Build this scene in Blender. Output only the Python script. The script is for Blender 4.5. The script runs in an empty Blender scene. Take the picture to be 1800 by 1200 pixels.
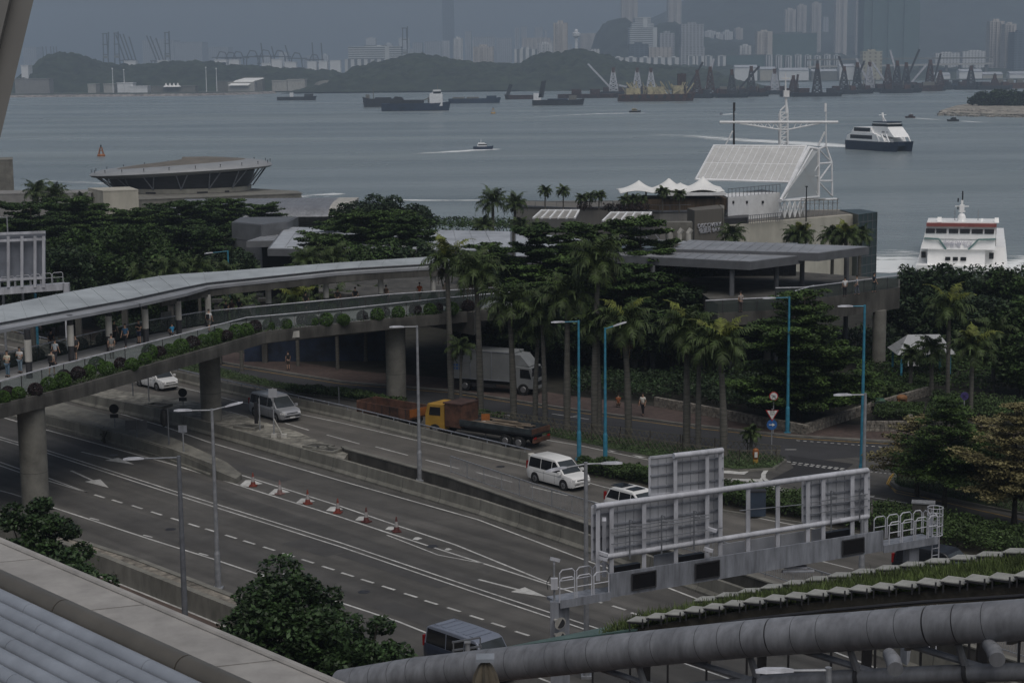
import bpy,math,random
import numpy as np
from mathutils import Vector,Matrix
R=math.radians
random.seed(7); RNG=np.random.default_rng(11)
S=bpy.context.scene
COL=S.collection
# ---------------------------------------------------------------- camera
CAM_H,FPX,PITCH,ROLL=27.2,3100.0,math.atan(485/3100.0),0.010
cp,sp,cr,sr=math.cos(PITCH),math.sin(PITCH),math.cos(ROLL),math.sin(ROLL)
FW=Vector((0,cp,-sp)); R0=Vector((1,0,0)); U0=Vector((0,sp,cp))
RT=R0*cr-U0*sr; UP=U0*cr+R0*sr
cam_d=bpy.data.cameras.new('camera'); cam=bpy.data.objects.new('camera',cam_d); COL.objects.link(cam)
cam.matrix_world=Matrix((( RT.x,UP.x,-FW.x,0),(RT.y,UP.y,-FW.y,0),(RT.z,UP.z,-FW.z,CAM_H),(0,0,0,1)))
cam_d.lens=FPX/1800*36; cam_d.sensor_width=36; cam_d.clip_start=0.5; cam_d.clip_end=30000
S.camera=cam
# ---------------------------------------------------------------- sky and sun (overcast)
SUN_EL,SUN_AZ=R(62),R(165)
w=bpy.data.worlds.new('World'); S.world=w; w.use_nodes=True
nt=w.node_tree; nt.nodes.clear()
sky=nt.nodes.new('ShaderNodeTexSky'); sky.sky_type='NISHITA'; sky.sun_disc=False
sky.sun_elevation=SUN_EL; sky.sun_rotation=SUN_AZ; sky.dust_density=4; sky.air_density=1.0; sky.ozone_density=1.0
hs=nt.nodes.new('ShaderNodeHueSaturation'); hs.inputs['Saturation'].default_value=0.75
bg=nt.nodes.new('ShaderNodeBackground'); bg.inputs['Strength'].default_value=0.05
wo=nt.nodes.new('ShaderNodeOutputWorld')
nt.links.new(sky.outputs[0],hs.inputs['Color']); nt.links.new(hs.outputs[0],bg.inputs['Color']); nt.links.new(bg.outputs[0],wo.inputs[0])
sd=bpy.data.lights.new('sun','SUN'); sd.energy=1.5; sd.angle=R(62); sd.color=(1,0.97,0.93)
so=bpy.data.objects.new('sun',sd); COL.objects.link(so)
# direction the light comes from: azimuth measured like the sky's sun_rotation (clockwise from +Y)
sdir=Vector((math.sin(SUN_AZ)*math.cos(SUN_EL),math.cos(SUN_AZ)*math.cos(SUN_EL),math.sin(SUN_EL)))
so.rotation_euler=sdir.to_track_quat('Z','Y').to_euler(); so.location=(0,0,200)
S.view_settings.view_transform='Standard'; S.view_settings.look='None'
S.view_settings.exposure=0.06; S.view_settings.gamma=1.0
S.cycles.volume_bounces=1; S.cycles.max_bounces=6; S.cycles.transparent_max_bounces=12
S.cycles.use_denoising=True
# ---------------------------------------------------------------- placing by photo pixel
def ray(u,v): return FW*FPX+RT*(u-900)+UP*(600-v)
def G(u,v,z=0.0):                      # where the ray meets the level z
 r=ray(u,v); t=(z-CAM_H)/r.z
 return Vector((r.x*t,r.y*t,z))
def D(u,v,d):                          # the point at distance y=d
 r=ray(u,v); t=d/r.y
 return Vector((r.x*t,d,CAM_H+r.z*t))
def k_at(d): return FPX/d
# ---------------------------------------------------------------- materials
MATS={}
def _n(nt,t,**kw):
 n=nt.nodes.new(t)
 for k,v in kw.items(): setattr(n,k,v)
 return n
def mat(name,col,rough=0.7,var=0.12,scale=1.0,metal=0.0,bump=0.0,bscale=None,col2=None,streak=None,island=0.0,
  spec=0.5,trans=0.0,detail=6.0,patch=None,emit=None,lane=None):
 """colour noise between col and col2; streak=(sx,sy,sz) stretches the noise; island = random tint per leaf"""
 if name in MATS: return MATS[name]
 m=bpy.data.materials.new(name); m.use_nodes=True; nt=m.node_tree
 b=nt.nodes['Principled BSDF']
 b.inputs['Roughness'].default_value=rough; b.inputs['Metallic'].default_value=metal
 b.inputs['Specular IOR Level'].default_value=spec
 tc=_n(nt,'ShaderNodeTexCoord'); mp=_n(nt,'ShaderNodeMapping')
 nt.links.new(tc.outputs['Object'],mp.inputs[0])
 if streak: mp.inputs['Scale'].default_value=streak
 nz=_n(nt,'ShaderNodeTexNoise'); nz.inputs['Scale'].default_value=scale; nz.inputs['Detail'].default_value=detail
 nz.inputs['Roughness'].default_value=0.65
 nt.links.new(mp.outputs[0],nz.inputs['Vector'])
 rp=_n(nt,'ShaderNodeValToRGB'); e=rp.color_ramp.elements
 c2=col2 if col2 else tuple(c*(1-2.2*var) for c in col)
 c1=col if col2 else tuple(min(1,c*(1+var)) for c in col)
 e[0].position=0.32; e[1].position=0.66; e[0].color=(*c2,1); e[1].color=(*c1,1)
 nt.links.new(nz.outputs['Fac'],rp.inputs[0]); out=rp.outputs[0]
 if patch:
  n2=_n(nt,'ShaderNodeTexNoise'); n2.inputs['Scale'].default_value=patch[0]; n2.inputs['Detail'].default_value=3
  nt.links.new(tc.outputs['Object'],n2.inputs['Vector'])
  r2=_n(nt,'ShaderNodeMapRange'); r2.inputs['From Min'].default_value=0.35; r2.inputs['From Max'].default_value=0.65
  r2.inputs['To Min'].default_value=1-patch[1]; r2.inputs['To Max'].default_value=1+patch[1]
  nt.links.new(n2.outputs['Fac'],r2.inputs['Value'])
  v=_n(nt,'ShaderNodeVectorMath',operation='SCALE'); nt.links.new(out,v.inputs[0]); nt.links.new(r2.outputs[0],v.inputs['Scale']); out=v.outputs[0]
 if lane:                                   # long faint streaks along the road: (angle,amount)
  m3=_n(nt,'ShaderNodeMapping',vector_type='TEXTURE'); m3.inputs['Rotation'].default_value=(0,0,-lane[0]); m3.inputs['Scale'].default_value=(30,0.8,1); nt.links.new(tc.outputs['Object'],m3.inputs[0])
  n3=_n(nt,'ShaderNodeTexNoise'); n3.inputs['Scale'].default_value=0.8; n3.inputs['Detail'].default_value=4; nt.links.new(m3.outputs[0],n3.inputs['Vector'])
  r4=_n(nt,'ShaderNodeMapRange'); r4.inputs['From Min'].default_value=0.3; r4.inputs['From Max'].default_value=0.7; r4.inputs['To Min'].default_value=1-lane[1]; r4.inputs['To Max'].default_value=1+lane[1]
  nt.links.new(n3.outputs['Fac'],r4.inputs['Value']); v=_n(nt,'ShaderNodeVectorMath',operation='SCALE'); nt.links.new(out,v.inputs[0]); nt.links.new(r4.outputs[0],v.inputs['Scale']); out=v.outputs[0]
 if island:
  g=_n(nt,'ShaderNodeNewGeometry'); r3=_n(nt,'ShaderNodeMapRange')
  r3.inputs['To Min'].default_value=1-island; r3.inputs['To Max'].default_value=1+island
  nt.links.new(g.outputs['Random Per Island'],r3.inputs['Value'])
  v=_n(nt,'ShaderNodeVectorMath',operation='SCALE'); nt.links.new(out,v.inputs[0]); nt.links.new(r3.outputs[0],v.inputs['Scale']); out=v.outputs[0]
 nt.links.new(out,b.inputs['Base Color'])
 if bump:
  bn=_n(nt,'ShaderNodeTexNoise'); bn.inputs['Scale'].default_value=bscale or scale*6; bn.inputs['Detail'].default_value=5
  nt.links.new(mp.outputs[0],bn.inputs['Vector'])
  bp=_n(nt,'ShaderNodeBump'); bp.inputs['Strength'].default_value=min(1,bump); bp.inputs['Distance'].default_value=0.05
  nt.links.new(bn.outputs['Fac'],bp.inputs['Height']); nt.links.new(bp.outputs[0],b.inputs['Normal'])
 if trans:
  b.inputs['Transmission Weight'].default_value=trans
 if emit: b.inputs['Emission Color'].default_value=(*emit,1); b.inputs['Emission Strength'].default_value=1
 MATS[name]=m; return m
def facade(name,wall,win,fx,fz,gx=0.45,gz=0.45,rough=0.6):
 """far facades: rows of windows painted as a regular grid over the wall (object coordinates, metres)"""
 if name in MATS: return MATS[name]
 m=bpy.data.materials.new(name); m.use_nodes=True; nt=m.node_tree; b=nt.nodes['Principled BSDF']
 b.inputs['Roughness'].default_value=rough
 tc=_n(nt,'ShaderNodeTexCoord'); sx=_n(nt,'ShaderNodeSeparateXYZ'); nt.links.new(tc.outputs['Object'],sx.inputs[0])
 def cell(src,f,g):
  a=_n(nt,'ShaderNodeMath',operation='DIVIDE'); a.inputs[1].default_value=f; nt.links.new(src,a.inputs[0])
  c=_n(nt,'ShaderNodeMath',operation='FRACT'); nt.links.new(a.outputs[0],c.inputs[0])
  d=_n(nt,'ShaderNodeMath',operation='LESS_THAN'); d.inputs[1].default_value=g; nt.links.new(c.outputs[0],d.inputs[0]); return d.outputs[0]
 add=_n(nt,'ShaderNodeMath',operation='ADD'); nt.links.new(sx.outputs[0],add.inputs[0]); nt.links.new(sx.outputs[1],add.inputs[1])
 mu=_n(nt,'ShaderNodeMath',operation='MULTIPLY'); nt.links.new(cell(add.outputs[0],fx,gx),mu.inputs[0]); nt.links.new(cell(sx.outputs[2],fz,gz),mu.inputs[1])
 nz=_n(nt,'ShaderNodeTexNoise'); nz.inputs['Scale'].default_value=0.06; nt.links.new(tc.outputs['Object'],nz.inputs['Vector'])
 rp=_n(nt,'ShaderNodeValToRGB'); rp.color_ramp.elements[0].position=0.3; rp.color_ramp.elements[1].position=0.7
 rp.color_ramp.elements[0].color=(*[c*0.8 for c in wall],1); rp.color_ramp.elements[1].color=(*wall,1); nt.links.new(nz.outputs['Fac'],rp.inputs[0])
 mx=_n(nt,'ShaderNodeMix',data_type='RGBA'); nt.links.new(mu.outputs[0],mx.inputs[0]); nt.links.new(rp.outputs[0],mx.inputs[6]); mx.inputs[7].default_value=(*win,1)
 nt.links.new(mx.outputs[2],b.inputs['Base Color']); MATS[name]=m; return m
def glass(name,col,alpha=0.5,rough=0.08,noise=0.0):
 if name in MATS: return MATS[name]
 m=bpy.data.materials.new(name); m.use_nodes=True; nt=m.node_tree; b=nt.nodes['Principled BSDF']
 b.inputs['Base Color'].default_value=(*col,1); b.inputs['Roughness'].default_value=rough
 tr=_n(nt,'ShaderNodeBsdfTransparent'); tr.inputs[0].default_value=(0.82,0.86,0.85,1)
 mx=_n(nt,'ShaderNodeMixShader'); mx.inputs[0].default_value=alpha
 nt.links.new(tr.outputs[0],mx.inputs[1]); nt.links.new(b.outputs[0],mx.inputs[2]); nt.links.new(mx.outputs[0],nt.nodes['Material Output'].inputs[0])
 MATS[name]=m; return m
M_={}
def setup_mats():
 d=M_
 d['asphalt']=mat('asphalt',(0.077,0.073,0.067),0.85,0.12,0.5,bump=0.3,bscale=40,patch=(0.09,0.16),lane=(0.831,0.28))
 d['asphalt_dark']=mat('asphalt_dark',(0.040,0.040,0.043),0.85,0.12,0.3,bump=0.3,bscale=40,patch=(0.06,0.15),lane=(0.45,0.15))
 d['asphalt_light']=mat('asphalt_light',(0.105,0.098,0.088),0.88,0.10,0.5,bump=0.3,bscale=40,patch=(0.08,0.14),lane=(0.80,0.24))
 d['paint']=mat('road_paint',(0.56,0.56,0.54),0.7,0.18,2.2,col2=(0.33,0.325,0.31),patch=(0.4,0.15))
 d['paint_worn']=mat('road_paint_worn',(0.30,0.29,0.28),0.7,0.25,4.0)
 d['yellow_paint']=mat('yellow_paint',(0.42,0.26,0.05),0.6,0.2,3.0)
 d['concrete']=mat('concrete',(0.17,0.165,0.145),0.85,0.16,0.9,bump=0.3,bscale=12,patch=(0.25,0.12))
 d['barrier']=mat('barrier_concrete',(0.165,0.16,0.138),0.85,0.17,1.2,bump=0.3,bscale=10,streak=(1,1,0.35),patch=(0.2,0.14))
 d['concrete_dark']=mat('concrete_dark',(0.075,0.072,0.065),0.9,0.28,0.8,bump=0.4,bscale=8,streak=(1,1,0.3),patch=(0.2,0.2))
 d['concrete_light']=mat('concrete_light',(0.40,0.39,0.36),0.85,0.15,1.5,streak=(1,1,0.3),bump=0.2)
 d['paving']=mat('paving',(0.22,0.21,0.18),0.9,0.3,1.6,bump=0.4,streak=(1,1,1),patch=(0.4,0.25))
 d['brick']=mat('brick_paving',(0.075,0.052,0.045),0.9,0.18,2.0,bump=0.3,patch=(0.2,0.15))
 d['soil']=mat('soil',(0.045,0.040,0.03),0.95,0.3,1.5,bump=0.6)
 d['grass']=mat('grass',(0.05,0.085,0.028),0.9,0.25,0.8,island=0.45)
 d['stone']=mat('stone_wall',(0.22,0.20,0.17),0.9,0.35,3.0,bump=0.8,bscale=5)
 d['steel']=mat('galvanised_steel',(0.26,0.275,0.31),0.5,0.17,2.5,metal=0.3,streak=(1.5,1.5,.25),patch=(0.7,0.12))
 d['steel_white']=mat('white_steel',(0.46,0.47,0.51),0.5,0.14,2.0,streak=(1,1,0.3),patch=(0.6,0.07))
 d['panel_grey']=mat('sign_back_panel',(0.42,0.43,0.46),0.45,0.10,1.2,metal=0.2,streak=(1,1,0.4),patch=(0.8,0.08))
 d['pole']=mat('pole_grey',(0.30,0.31,0.33),0.5,0.14,3.0,metal=0.3)
 d['pole_dark']=mat('pole_dark',(0.17,0.18,0.20),0.5,0.12,3.0,metal=0.3)
 d['pole_blue']=mat('pole_blue',(0.035,0.20,0.30),0.5,0.15,3.0)
 d['black']=mat('black_plastic',(0.012,0.012,0.014),0.45,0.1,3.0)
 d['screen']=mat('dark_screen',(0.006,0.006,0.008),0.25,0.1,3.0)
 d['dark_metal']=mat('dark_metal',(0.05,0.05,0.055),0.5,0.15,2.0,metal=0.4)
 d['white']=mat('white_paint',(0.72,0.73,0.74),0.5,0.06,1.0,patch=(0.3,0.05))
 d['cream']=mat('cream_wall',(0.42,0.40,0.34),0.8,0.10,0.6,streak=(1,1,0.3),patch=(0.15,0.08))
 d['clad']=mat('grey_cladding',(0.135,0.14,0.15),0.5,0.10,0.8,patch=(0.3,0.1))
 d['roof_light']=mat('roof_membrane',(0.40,0.42,0.45),0.45,0.12,0.5,patch=(0.15,0.12))
 d['roof_grey']=mat('roof_grey',(0.27,0.28,0.30),0.45,0.12,0.4,patch=(0.12,0.12))
 d['fascia']=mat('fascia_grey',(0.115,0.12,0.13),0.5,0.12,0.8)
 d['brown_wall']=mat('brown_ribbed',(0.14,0.13,0.115),0.7,0.08,1.0)
 d['greybrown']=mat('grey_brown_wall',(0.23,0.225,0.215),0.75,0.08,0.6,patch=(0.2,0.07))
 d['greenglass']=mat('green_glass',(0.018,0.036,0.036),0.3,0.2,0.4)
 d['darkglass']=mat('dark_window',(0.012,0.013,0.016),0.12,0.2,1.0)
 d['teal']=mat('teal_strip',(0.10,0.17,0.155),0.35,0.15,1.0)
 d['trunk']=mat('palm_trunk',(0.11,0.105,0.09),0.9,0.26,1.6,bump=0.3,streak=(.5,.5,7))
 d['palm_shaft']=mat('palm_shaft',(0.08,0.12,0.04),0.6,0.2,2.0)
 d['bark']=mat('bark',(0.05,0.042,0.033),0.95,0.3,4.0,bump=0.6)
 d['frond']=mat('palm_frond',(0.048,0.072,0.022),0.55,0.25,0.8,island=0.45,spec=0.22)
 d['frond_yellow']=mat('palm_frond_yellow',(0.13,0.15,0.03),0.6,0.25,0.8,island=0.4,spec=0.22)
 d['frond_dead']=mat('palm_frond_dead',(0.085,0.062,0.038),0.9,0.25,0.8,island=0.4,spec=0.22)
 d['leaf']=mat('leaf_green',(0.034,0.063,0.015),0.6,0.30,0.35,island=0.5,spec=0.22)
 d['leaf_layer']=mat('leaf_layered',(0.048,0.084,0.019),0.6,0.30,0.35,island=0.5,spec=0.22)
 d['leaf_yellow']=mat('leaf_layered_yellow',(0.17,0.15,0.068),0.6,0.22,0.4,island=0.4,spec=0.22)
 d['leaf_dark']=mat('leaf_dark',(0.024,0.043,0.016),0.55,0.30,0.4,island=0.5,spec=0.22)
 d['leaf_bright']=mat('leaf_bright',(0.060,0.118,0.024),0.6,0.3,1.2,island=0.5,spec=0.22)
 d['leaf_hedge']=mat('leaf_hedge',(0.045,0.075,0.022),0.6,0.3,0.8,island=0.5,spec=0.22)
 d['leaf_purple']=mat('leaf_purple',(0.035,0.024,0.026),0.6,0.3,1.2,island=0.5,spec=0.22)
 d['leaf_shrub']=mat('leaf_shrub',(0.034,0.062,0.022),0.45,0.35,1.2,island=0.55,spec=0.22)
 d['rubber']=mat('rubber',(0.012,0.012,0.012),0.8,0.1,2.0)
 d['rim']=mat('wheel_rim',(0.28,0.28,0.29),0.35,0.1,2.0,metal=0.6)
 d['lamp']=mat('head_lamp',(0.6,0.6,0.6),0.15,0.1,6.0)
 d['red_lamp']=mat('tail_lamp',(0.25,0.01,0.01),0.2,0.1,6.0)
 d['skin']=mat('skin',(0.42,0.26,0.18),0.6,0.05,4.0)
 d['hair']=mat('hair',(0.012,0.009,0.008),0.7,0.1,8.0)
 d['rust']=mat('rust',(0.09,0.040,0.024),0.85,0.35,1.2,bump=0.3,patch=(0.5,0.2))
 d['rust_dark']=mat('rust_dark',(0.055,0.028,0.022),0.85,0.35,0.6,patch=(0.3,0.25))
 d['orange']=mat('orange_paint',(0.30,0.10,0.02),0.5,0.2,1.2)
 d['truck_yellow']=mat('truck_yellow',(0.38,0.22,0.035),0.45,0.12,1.2)
 d['wood']=mat('planks',(0.19,0.15,0.11),0.9,0.35,2.0,streak=(0.4,3,1))
 d['navy']=mat('navy_hull',(0.012,0.025,0.055),0.4,0.1,0.3)
 d['hull_dark']=mat('hull_dark',(0.022,0.024,0.028),0.6,0.25,0.15)
 d['hull_blue']=mat('hull_blue',(0.015,0.03,0.06),0.6,0.25,0.15)
 d['machinery']=mat('pale_yellow_machinery',(0.42,0.37,0.22),0.7,0.25,0.3)
 d['grey_boat']=mat('grey_boat',(0.20,0.22,0.25),0.5,0.12,0.5)
 d['fabric_white']=mat('tent_fabric',(0.78,0.78,0.76),0.7,0.05,0.4)
 d['solar']=mat('slatted_panel',(0.34,0.34,0.315),0.6,0.12,2.0,streak=(1,1,1))
 d['tube']=mat('tube_metal',(0.225,0.232,0.25),0.45,0.15,2.2,metal=0.2,streak=(1.2,1.2,.35),patch=(0.5,0.14))
 d['roofpipe']=mat('roof_pipe_metal',(0.30,0.325,0.365),0.36,0.08,1.0,metal=0.2,patch=(0.6,0.09))
 d['taupe']=mat('taupe_tube',(0.115,0.105,0.088),0.4,0.08,1.0,metal=0.15)
 d['parapet']=mat('parapet_panel',(0.32,0.307,0.29),0.6,0.09,1.6,patch=(0.6,0.09))
 d['column_taupe']=mat('column_panel',(0.19,0.187,0.18),0.7,0.05,0.5)
setup_mats()
# ---------------------------------------------------------------- mesh builder
class MB:
 def __init__(s): s.v=[]; s.f=[]; s.m=[]
 def add(s,vs,fs,mi=0):
  o=len(s.v); s.v += [tuple(p) for p in vs]; s.f += [tuple(o+i for i in q) for q in fs]; s.m += [mi]*len(fs); return s
 def box(s,c,sz,rz=0,mi=0,taper=1.0):
  x,y,z=sz[0]/2,sz[1]/2,sz[2]/2; ca,sa=math.cos(rz),math.sin(rz); vs=[]
  for dz in (-1,1):
   t=taper if dz > 0 else 1
   for dx,dy in ((-1,-1),(1,-1),(1,1),(-1,1)):
    a,b=dx*x*t,dy*y*t; vs.append((c[0]+a*ca-b*sa,c[1]+a*sa+b*ca,c[2]+dz*z))
  return s.add(vs,[(3,2,1,0),(4,5,6,7),(0,1,5,4),(1,2,6,5),(2,3,7,6),(3,0,4,7)],mi)
 def beam(s,a,b,wd,ht=None,mi=0,up=(0,0,1)):
  a=Vector(a); b=Vector(b); ht=ht or wd; d=(b-a).normalized(); up=Vector(up)
  if abs(d.dot(up)) > 0.98: up=Vector((1,0,0))
  sd_=d.cross(up).normalized()*(wd/2); u2=sd_.cross(d).normalized()*(ht/2)
  vs=[p+i*sd_+j*u2 for p in (a,b) for i,j in ((-1,-1),(1,-1),(1,1),(-1,1))]
  return s.add(vs,[(0,1,2,3),(7,6,5,4),(0,4,5,1),(1,5,6,2),(2,6,7,3),(3,7,4,0)],mi)
 def tube(s,a,b,r0,r1=None,n=8,mi=0,cap=True):
  return s.path([a,b],[r0,r0 if r1 is None else r1],n,mi,cap)
 def path(s,pts,rs,n=8,mi=0,cap=True):
  pts=[Vector(p) for p in pts]
  if not isinstance(rs,(list,tuple)): rs=[rs]*len(pts)
  o=len(s.v); fs=[]; up=None
  for i,p in enumerate(pts):
   d=(pts[min(i+1,len(pts)-1)]-pts[max(i-1,0)]).normalized()
   if up is None: up=Vector((0,0,1)) if abs(d.z) < 0.9 else Vector((1,0,0))
   x=d.cross(up).normalized(); up=x.cross(d).normalized()
   for k in range(n):
    a=2*math.pi*k/n; s.v.append(tuple(p+(x*math.cos(a)+up*math.sin(a))*rs[i]))
  for i in range(len(pts)-1):
   for k in range(n):
    k2=(k+1) % n; fs.append((o+i*n+k,o+i*n+k2,o+(i+1)*n+k2,o+(i+1)*n+k))
  if cap: fs.append(tuple(o+k for k in range(n))[::-1]); fs.append(tuple(o+(len(pts)-1)*n+k for k in range(n)))
  s.f += fs; s.m += [mi]*len(fs); return s
 def prism(s,poly,z0,z1,mi=0):
  n=len(poly); vs=[(p[0],p[1],z0) for p in poly]+[(p[0],p[1],z1) for p in poly]
  ar=sum(poly[i][0]*poly[(i+1) % n][1]-poly[(i+1) % n][0]*poly[i][1] for i in range(n))
  if ar < 0: idx=list(range(n))[::-1]
  else: idx=list(range(n))
  fs=[tuple(reversed(idx)),tuple(n+i for i in idx)]
  for q in range(n):
   a,b=idx[q],idx[(q+1) % n]; fs.append((a,b,n+b,n+a))
  return s.add(vs,fs,mi)
 def sheet(s,poly,z,mi=0):
  n=len(poly); ar=sum(poly[i][0]*poly[(i+1) % n][1]-poly[(i+1) % n][0]*poly[i][1] for i in range(n))
  if ar < 0: poly=poly[::-1]
  return s.add([(p[0],p[1],z) for p in poly],[tuple(range(n))],mi)
 def quad(s,*p,mi=0): return s.add(p,[tuple(range(len(p)))],mi)
 def ext(s,poly,d,mi=0):                # polygon of 3-d points pushed along d
  n=len(poly); d=Vector(d); vs=[Vector(p) for p in poly]+[Vector(p)+d for p in poly]
  return s.add(vs,[tuple(range(n))[::-1],tuple(range(n,2*n))]+[(i,(i+1) % n,n+(i+1) % n,n+i) for i in range(n)],mi)
 def sweep(s,line,sec,mi=0,cap=True):  # sec: closed list of (offset to the left,z) along a level polyline of 3-d points
  pts=[Vector(p) for p in line]; n=len(sec); o=len(s.v); fs=[]
  for i,p in enumerate(pts):
   a=pts[i]-pts[i-1] if i else pts[1]-pts[0]; b=pts[i+1]-pts[i] if i < len(pts)-1 else a
   a=Vector((a.x,a.y,0)).normalized(); b=Vector((b.x,b.y,0)).normalized(); t=(a+b).normalized()
   nrm=Vector((-t.y,t.x,0)); c=max(0.5,t.dot(b))
   for q,z in sec: s.v.append((p.x+nrm.x*q/c,p.y+nrm.y*q/c,p.z+z))
  for i in range(len(pts)-1):
   for k in range(n):
    k2=(k+1) % n; fs.append((o+i*n+k,o+i*n+k2,o+(i+1)*n+k2,o+(i+1)*n+k))
  if cap: fs.append(tuple(o+k for k in range(n))[::-1]); fs.append(tuple(o+(len(pts)-1)*n+k for k in range(n)))
  s.f += fs; s.m += [mi]*len(fs); return s
 def lathe(s,prof,c=(0,0,0),n=12,mi=0):
  o=len(s.v)
  for r,z in prof:
   for k in range(n): a=2*math.pi*k/n; s.v.append((c[0]+r*math.cos(a),c[1]+r*math.sin(a),c[2]+z))
  fs=[(o+i*n+k,o+i*n+(k+1) % n,o+(i+1)*n+(k+1) % n,o+(i+1)*n+k) for i in range(len(prof)-1) for k in range(n)]
  fs += [tuple(o+k for k in range(n))[::-1],tuple(o+(len(prof)-1)*n+k for k in range(n))]
  s.f += fs; s.m += [mi]*len(fs); return s
 def ball(s,c,r,n=10,m=6,sc=(1,1,1),mi=0):
  o=len(s.v); s.v.append((c[0],c[1],c[2]-r*sc[2]))
  for i in range(1,m):
   t=math.pi*i/m
   for k in range(n): a=2*math.pi*k/n; s.v.append((c[0]+r*sc[0]*math.sin(t)*math.cos(a),c[1]+r*sc[1]*math.sin(t)*math.sin(a),c[2]-r*sc[2]*math.cos(t)))
  s.v.append((c[0],c[1],c[2]+r*sc[2])); e=len(s.v)-1
  fs=[(o,o+1+(k+1) % n,o+1+k) for k in range(n)]
  fs += [(o+1+i*n+k,o+1+i*n+(k+1) % n,o+1+(i+1)*n+(k+1) % n,o+1+(i+1)*n+k) for i in range(m-2) for k in range(n)]
  fs += [(e,o+1+(m-2)*n+k,o+1+(m-2)*n+(k+1) % n) for k in range(n)]
  s.f += fs; s.m += [mi]*len(fs); return s
 def build(s,name,mats,parent=None,smooth=False,world=False,bevel=0):
  me=bpy.data.meshes.new(name)
  v=s.v
  if world and parent is not None:
   L=parent.location; v=[(p[0]-L.x,p[1]-L.y,p[2]-L.z) for p in v]
  me.from_pydata(v,[],s.f)
  ml=mats if isinstance(mats,(list,tuple)) else [mats]
  for m in ml: me.materials.append(M_[m] if isinstance(m,str) else m)
  if len(ml) > 1: me.polygons.foreach_set('material_index',s.m)
  if smooth: me.shade_smooth() if smooth is True else me.shade_smooth();
  me.update()
  o=bpy.data.objects.new(name,me); COL.objects.link(o); o.parent=parent
  if smooth:
   try: me.set_sharp_from_angle(angle=R(40))
   except Exception: pass
  if bevel:
   bv=o.modifiers.new('b','BEVEL'); bv.width=bevel; bv.segments=2; bv.limit_method='ANGLE'; bv.angle_limit=R(35)
  return o
def raw(name,V,F,mats,parent=None,mi=None):       # numpy vertices and equal-length faces
 me=bpy.data.meshes.new(name); n=F.shape[1]
 me.vertices.add(len(V)); me.vertices.foreach_set('co',V.astype(np.float32).ravel())
 me.loops.add(F.size); me.loops.foreach_set('vertex_index',F.astype(np.int32).ravel())
 me.polygons.add(len(F)); me.polygons.foreach_set('loop_start',np.arange(0,F.size,n,dtype=np.int32))
 try: me.polygons.foreach_set('loop_total',np.full(len(F),n,dtype=np.int32))
 except Exception: pass
 for m in (mats if isinstance(mats,(list,tuple)) else [mats]): me.materials.append(M_[m] if isinstance(m,str) else m)
 if mi is not None: me.polygons.foreach_set('material_index',mi.astype(np.int32))
 me.update(); me.validate()
 o=bpy.data.objects.new(name,me); COL.objects.link(o); o.parent=parent; return o
def tag(o,label=None,cat=None,group=None,kind=None):
 if label: o['label']=label
 if cat: o['category']=cat
 if group: o['group']=group
 if kind: o['kind']=kind
 return o
def thing(name,label,cat,loc=(0,0,0),rz=0.0,group=None):
 o=bpy.data.objects.new(name,None); COL.objects.link(o); o.location=loc; o.rotation_euler=(0,0,rz)
 o.empty_display_size=0.3
 return tag(o,label,cat,group)
def struct(o): o['kind']='structure'; return o
def copy_tree(o,parent=None):
 c=o.copy(); COL.objects.link(c); c.parent=parent
 for ch in list(o.children): copy_tree(ch,c)
 return c
def place(proto,used,name_,loc,rz,label,sc=1.0):
 o=copy_tree(proto) if used else proto
 o.location=loc; o.rotation_euler=(0,0,rz); o.scale=(sc,sc,sc); o['label']=label; return o
def text_mesh(txt,size,name,mat_,parent,M,extrude=0.02):
 cu=bpy.data.curves.new('t','FONT'); cu.body=txt; cu.size=size; cu.extrude=extrude; cu.align_x='CENTER'; cu.align_y='CENTER'
 t=bpy.data.objects.new('t',cu); COL.objects.link(t); bpy.context.view_layer.update()
 dg=bpy.context.evaluated_depsgraph_get(); me=bpy.data.meshes.new_from_object(t.evaluated_get(dg))
 bpy.data.objects.remove(t); bpy.data.curves.remove(cu)
 me.materials.clear(); me.materials.append(M_[mat_] if isinstance(mat_,str) else mat_); me.transform(M)
 o=bpy.data.objects.new(name,me); COL.objects.link(o); o.parent=parent; return o
ORD=['leftmost','second from the left','third from the left','fourth from the left','fifth from the left','sixth from the left','seventh from the left',
  'eighth from the left','ninth from the left','tenth from the left','eleventh from the left','twelfth from the left','thirteenth from the left','fourteenth from the left','fifteenth from the left',
  'sixteenth from the left','seventeenth from the left','eighteenth from the left','nineteenth from the left','twentieth from the left']
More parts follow.
